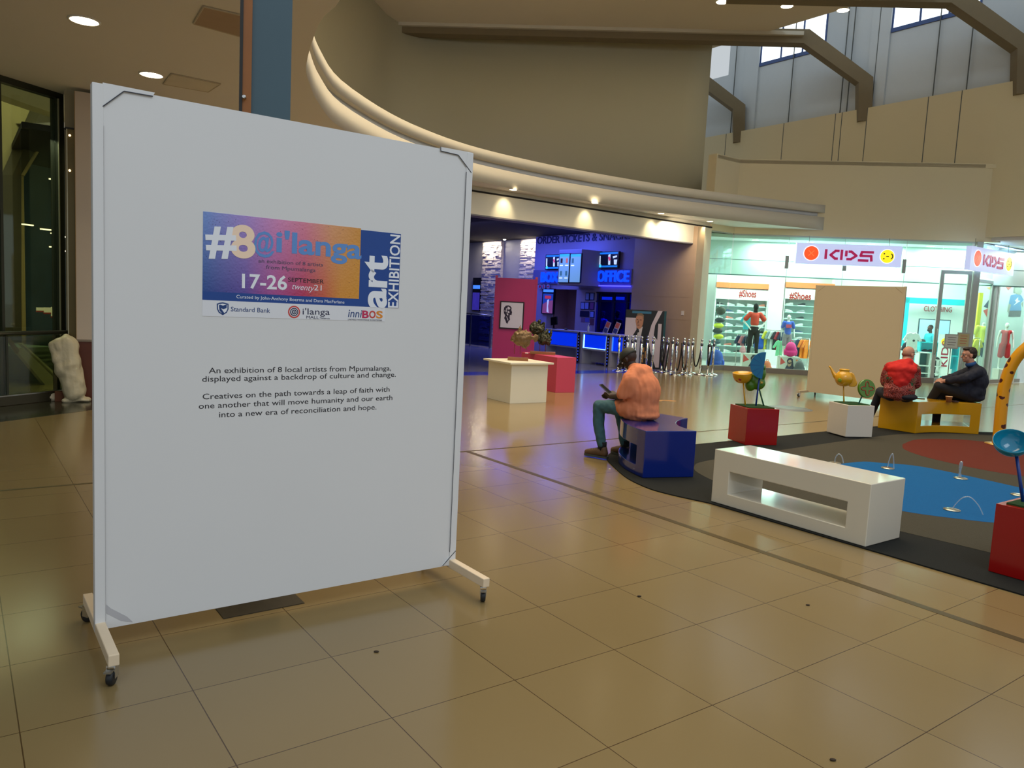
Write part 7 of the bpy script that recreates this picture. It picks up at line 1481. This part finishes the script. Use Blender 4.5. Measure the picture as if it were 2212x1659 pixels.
m.build('steps', M('stair_step_green', (96, 110, 90), .6), st_)
MB(FG2).face([SZ(*p) for p in [(0, 728), (5, 728), (26, 756), (22, 762)]], .06, SO-.1).build('gold_edge', M('brass_edge', (150, 120, 50), .4, metal=.4), st_)
struct(MB(FG2).box(-16, 8, .2, OB+1.6, -2.6, -2.5), 'floor_lower', M('lower_floor', (60, 66, 60), .3))
area('atrium_fill', FG2 @ Vector((3.2, 2.0, 6.0)), FG2 @ Vector((3.6, 5, 2.2)), 3, 1.5, 380, (1, .98, .84)); area('atrium_low_fill', FG2 @ Vector((1.6, 1.2, 3.8)), FG2 @ Vector((1.8, 2.0, 0)), 3, 1.5, 90, (.95, 1, .85))  # unseen fill lamps, added to brighten the dark atrium
# walls hidden behind the large board close the hall on that side
struct(MB().wall([(-5.6, 11.3), (-4.6, 13.8), (-4.2, 14.9)], 0, 4.25, .2), 'wall_behind_board', plaster)

# ================================================================== LAMPS AND CEILING FITTINGS
def lamp_pool(p, power, size=95): spot('downlight_beam', (p[0], p[1], p[2]-.03), (p[0], p[1], 0), power, (1, .86, .62), size, .8, .06)
for i, (px, py) in enumerate(((182, 44), (327, 161))):
    p = FL(px, py, 4.25); downlight(tuple(p-UP*.004), .13, dlw, ['large glowing downlight at the top left of the low ceiling', 'second glowing downlight left of the hatch in the low ceiling'][i], 'low ceiling downlights'); lamp_pool(p, 60)
for i, (px, py) in enumerate(((1084, 413), (1247, 442), (1390, 464), (1515, 479))):
    p = FL(px, py, 4.25); p = O0+E1*((p-O0).dot(E1))-E2*.34+UP*4.25; downlight(tuple(p-UP*.004), .085, dlw, ['first', 'second', 'third', 'fourth'][i]+' soffit downlight from the left above the cinema entrance', 'cinema soffit downlights')
    q = p+E2*0; spot('soffit_wallwash', (p.x, p.y, 4.2), tuple(p+E2*.36-UP*.50), 26, (1, .86, .55), 70, .9, .04)
for i, (px, py) in enumerate(((1390, -6), (1560, 4), (1700, 13), (1821, 22))):
    p = FL(px, py, ZC); downlight(tuple(p-UP*.004), .17, dlw, ['faint', 'left', 'middle', 'right'][i]+' downlight along the edge of the high ceiling', 'high ceiling downlights')
# ceiling hatches
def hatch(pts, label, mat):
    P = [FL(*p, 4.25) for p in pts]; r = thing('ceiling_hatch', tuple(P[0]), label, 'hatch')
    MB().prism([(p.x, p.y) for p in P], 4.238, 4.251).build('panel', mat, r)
    c = sum(P, Vector())/len(P); m = MB()
    for a, b in zip(P, P[1:]+P[:1]): m.tube([(a.x, a.y, 4.242), (b.x, b.y, 4.242)], .010, 6, smooth=False)
    m.build('edge_frame', M('hatch_edge', (190, 176, 150), .5), r); return r
hatch([(353, 180), (371, 158), (476, 180), (450, 197)], 'square access hatch in the low ceiling beside the second downlight', M('hatch_pale', (214, 206, 190), .6))
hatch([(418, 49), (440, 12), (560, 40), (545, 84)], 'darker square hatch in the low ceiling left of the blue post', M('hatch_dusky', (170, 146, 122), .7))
p = FL(713, 0, 4.25)
# sprinkler head and tiny bracket
p = FL(1320, 456, 4.25); tag(MB().lathe([(.03, 0), (.03, -.01), (.008, -.012), (.008, -.05), (.02, -.055), (.02, -.06), (.001, -.06)], p, 14).build('sprinkler', M('sprinkler_white', (200, 190, 170), .4)), 'tiny sprinkler head in the soffit between the second and third downlights', 'sprinkler')
p = FL(1511, 432, 4.955); tag(blob('ledge_ornament', [('c', p+UP*.02, .02, p+UP*.12, .02), ('c', p+UP*.12, .015, p+Vector((.09, 0, .17)), .012), ('c', p+UP*.12, .015, p+Vector((-.08, 0, .18)), .012), ('c', p+UP*.04, .015, p+Vector((.09, 0, .02)), .012), ('c', p+UP*.04, .015, p+Vector((-.08, 0, .02)), .012)], M('dark_ornament', (60, 44, 26), .8), None, vox=.012, smooth=1), 'small dark twig-like thing on the ledge corner above the cinema entrance', 'ornament')
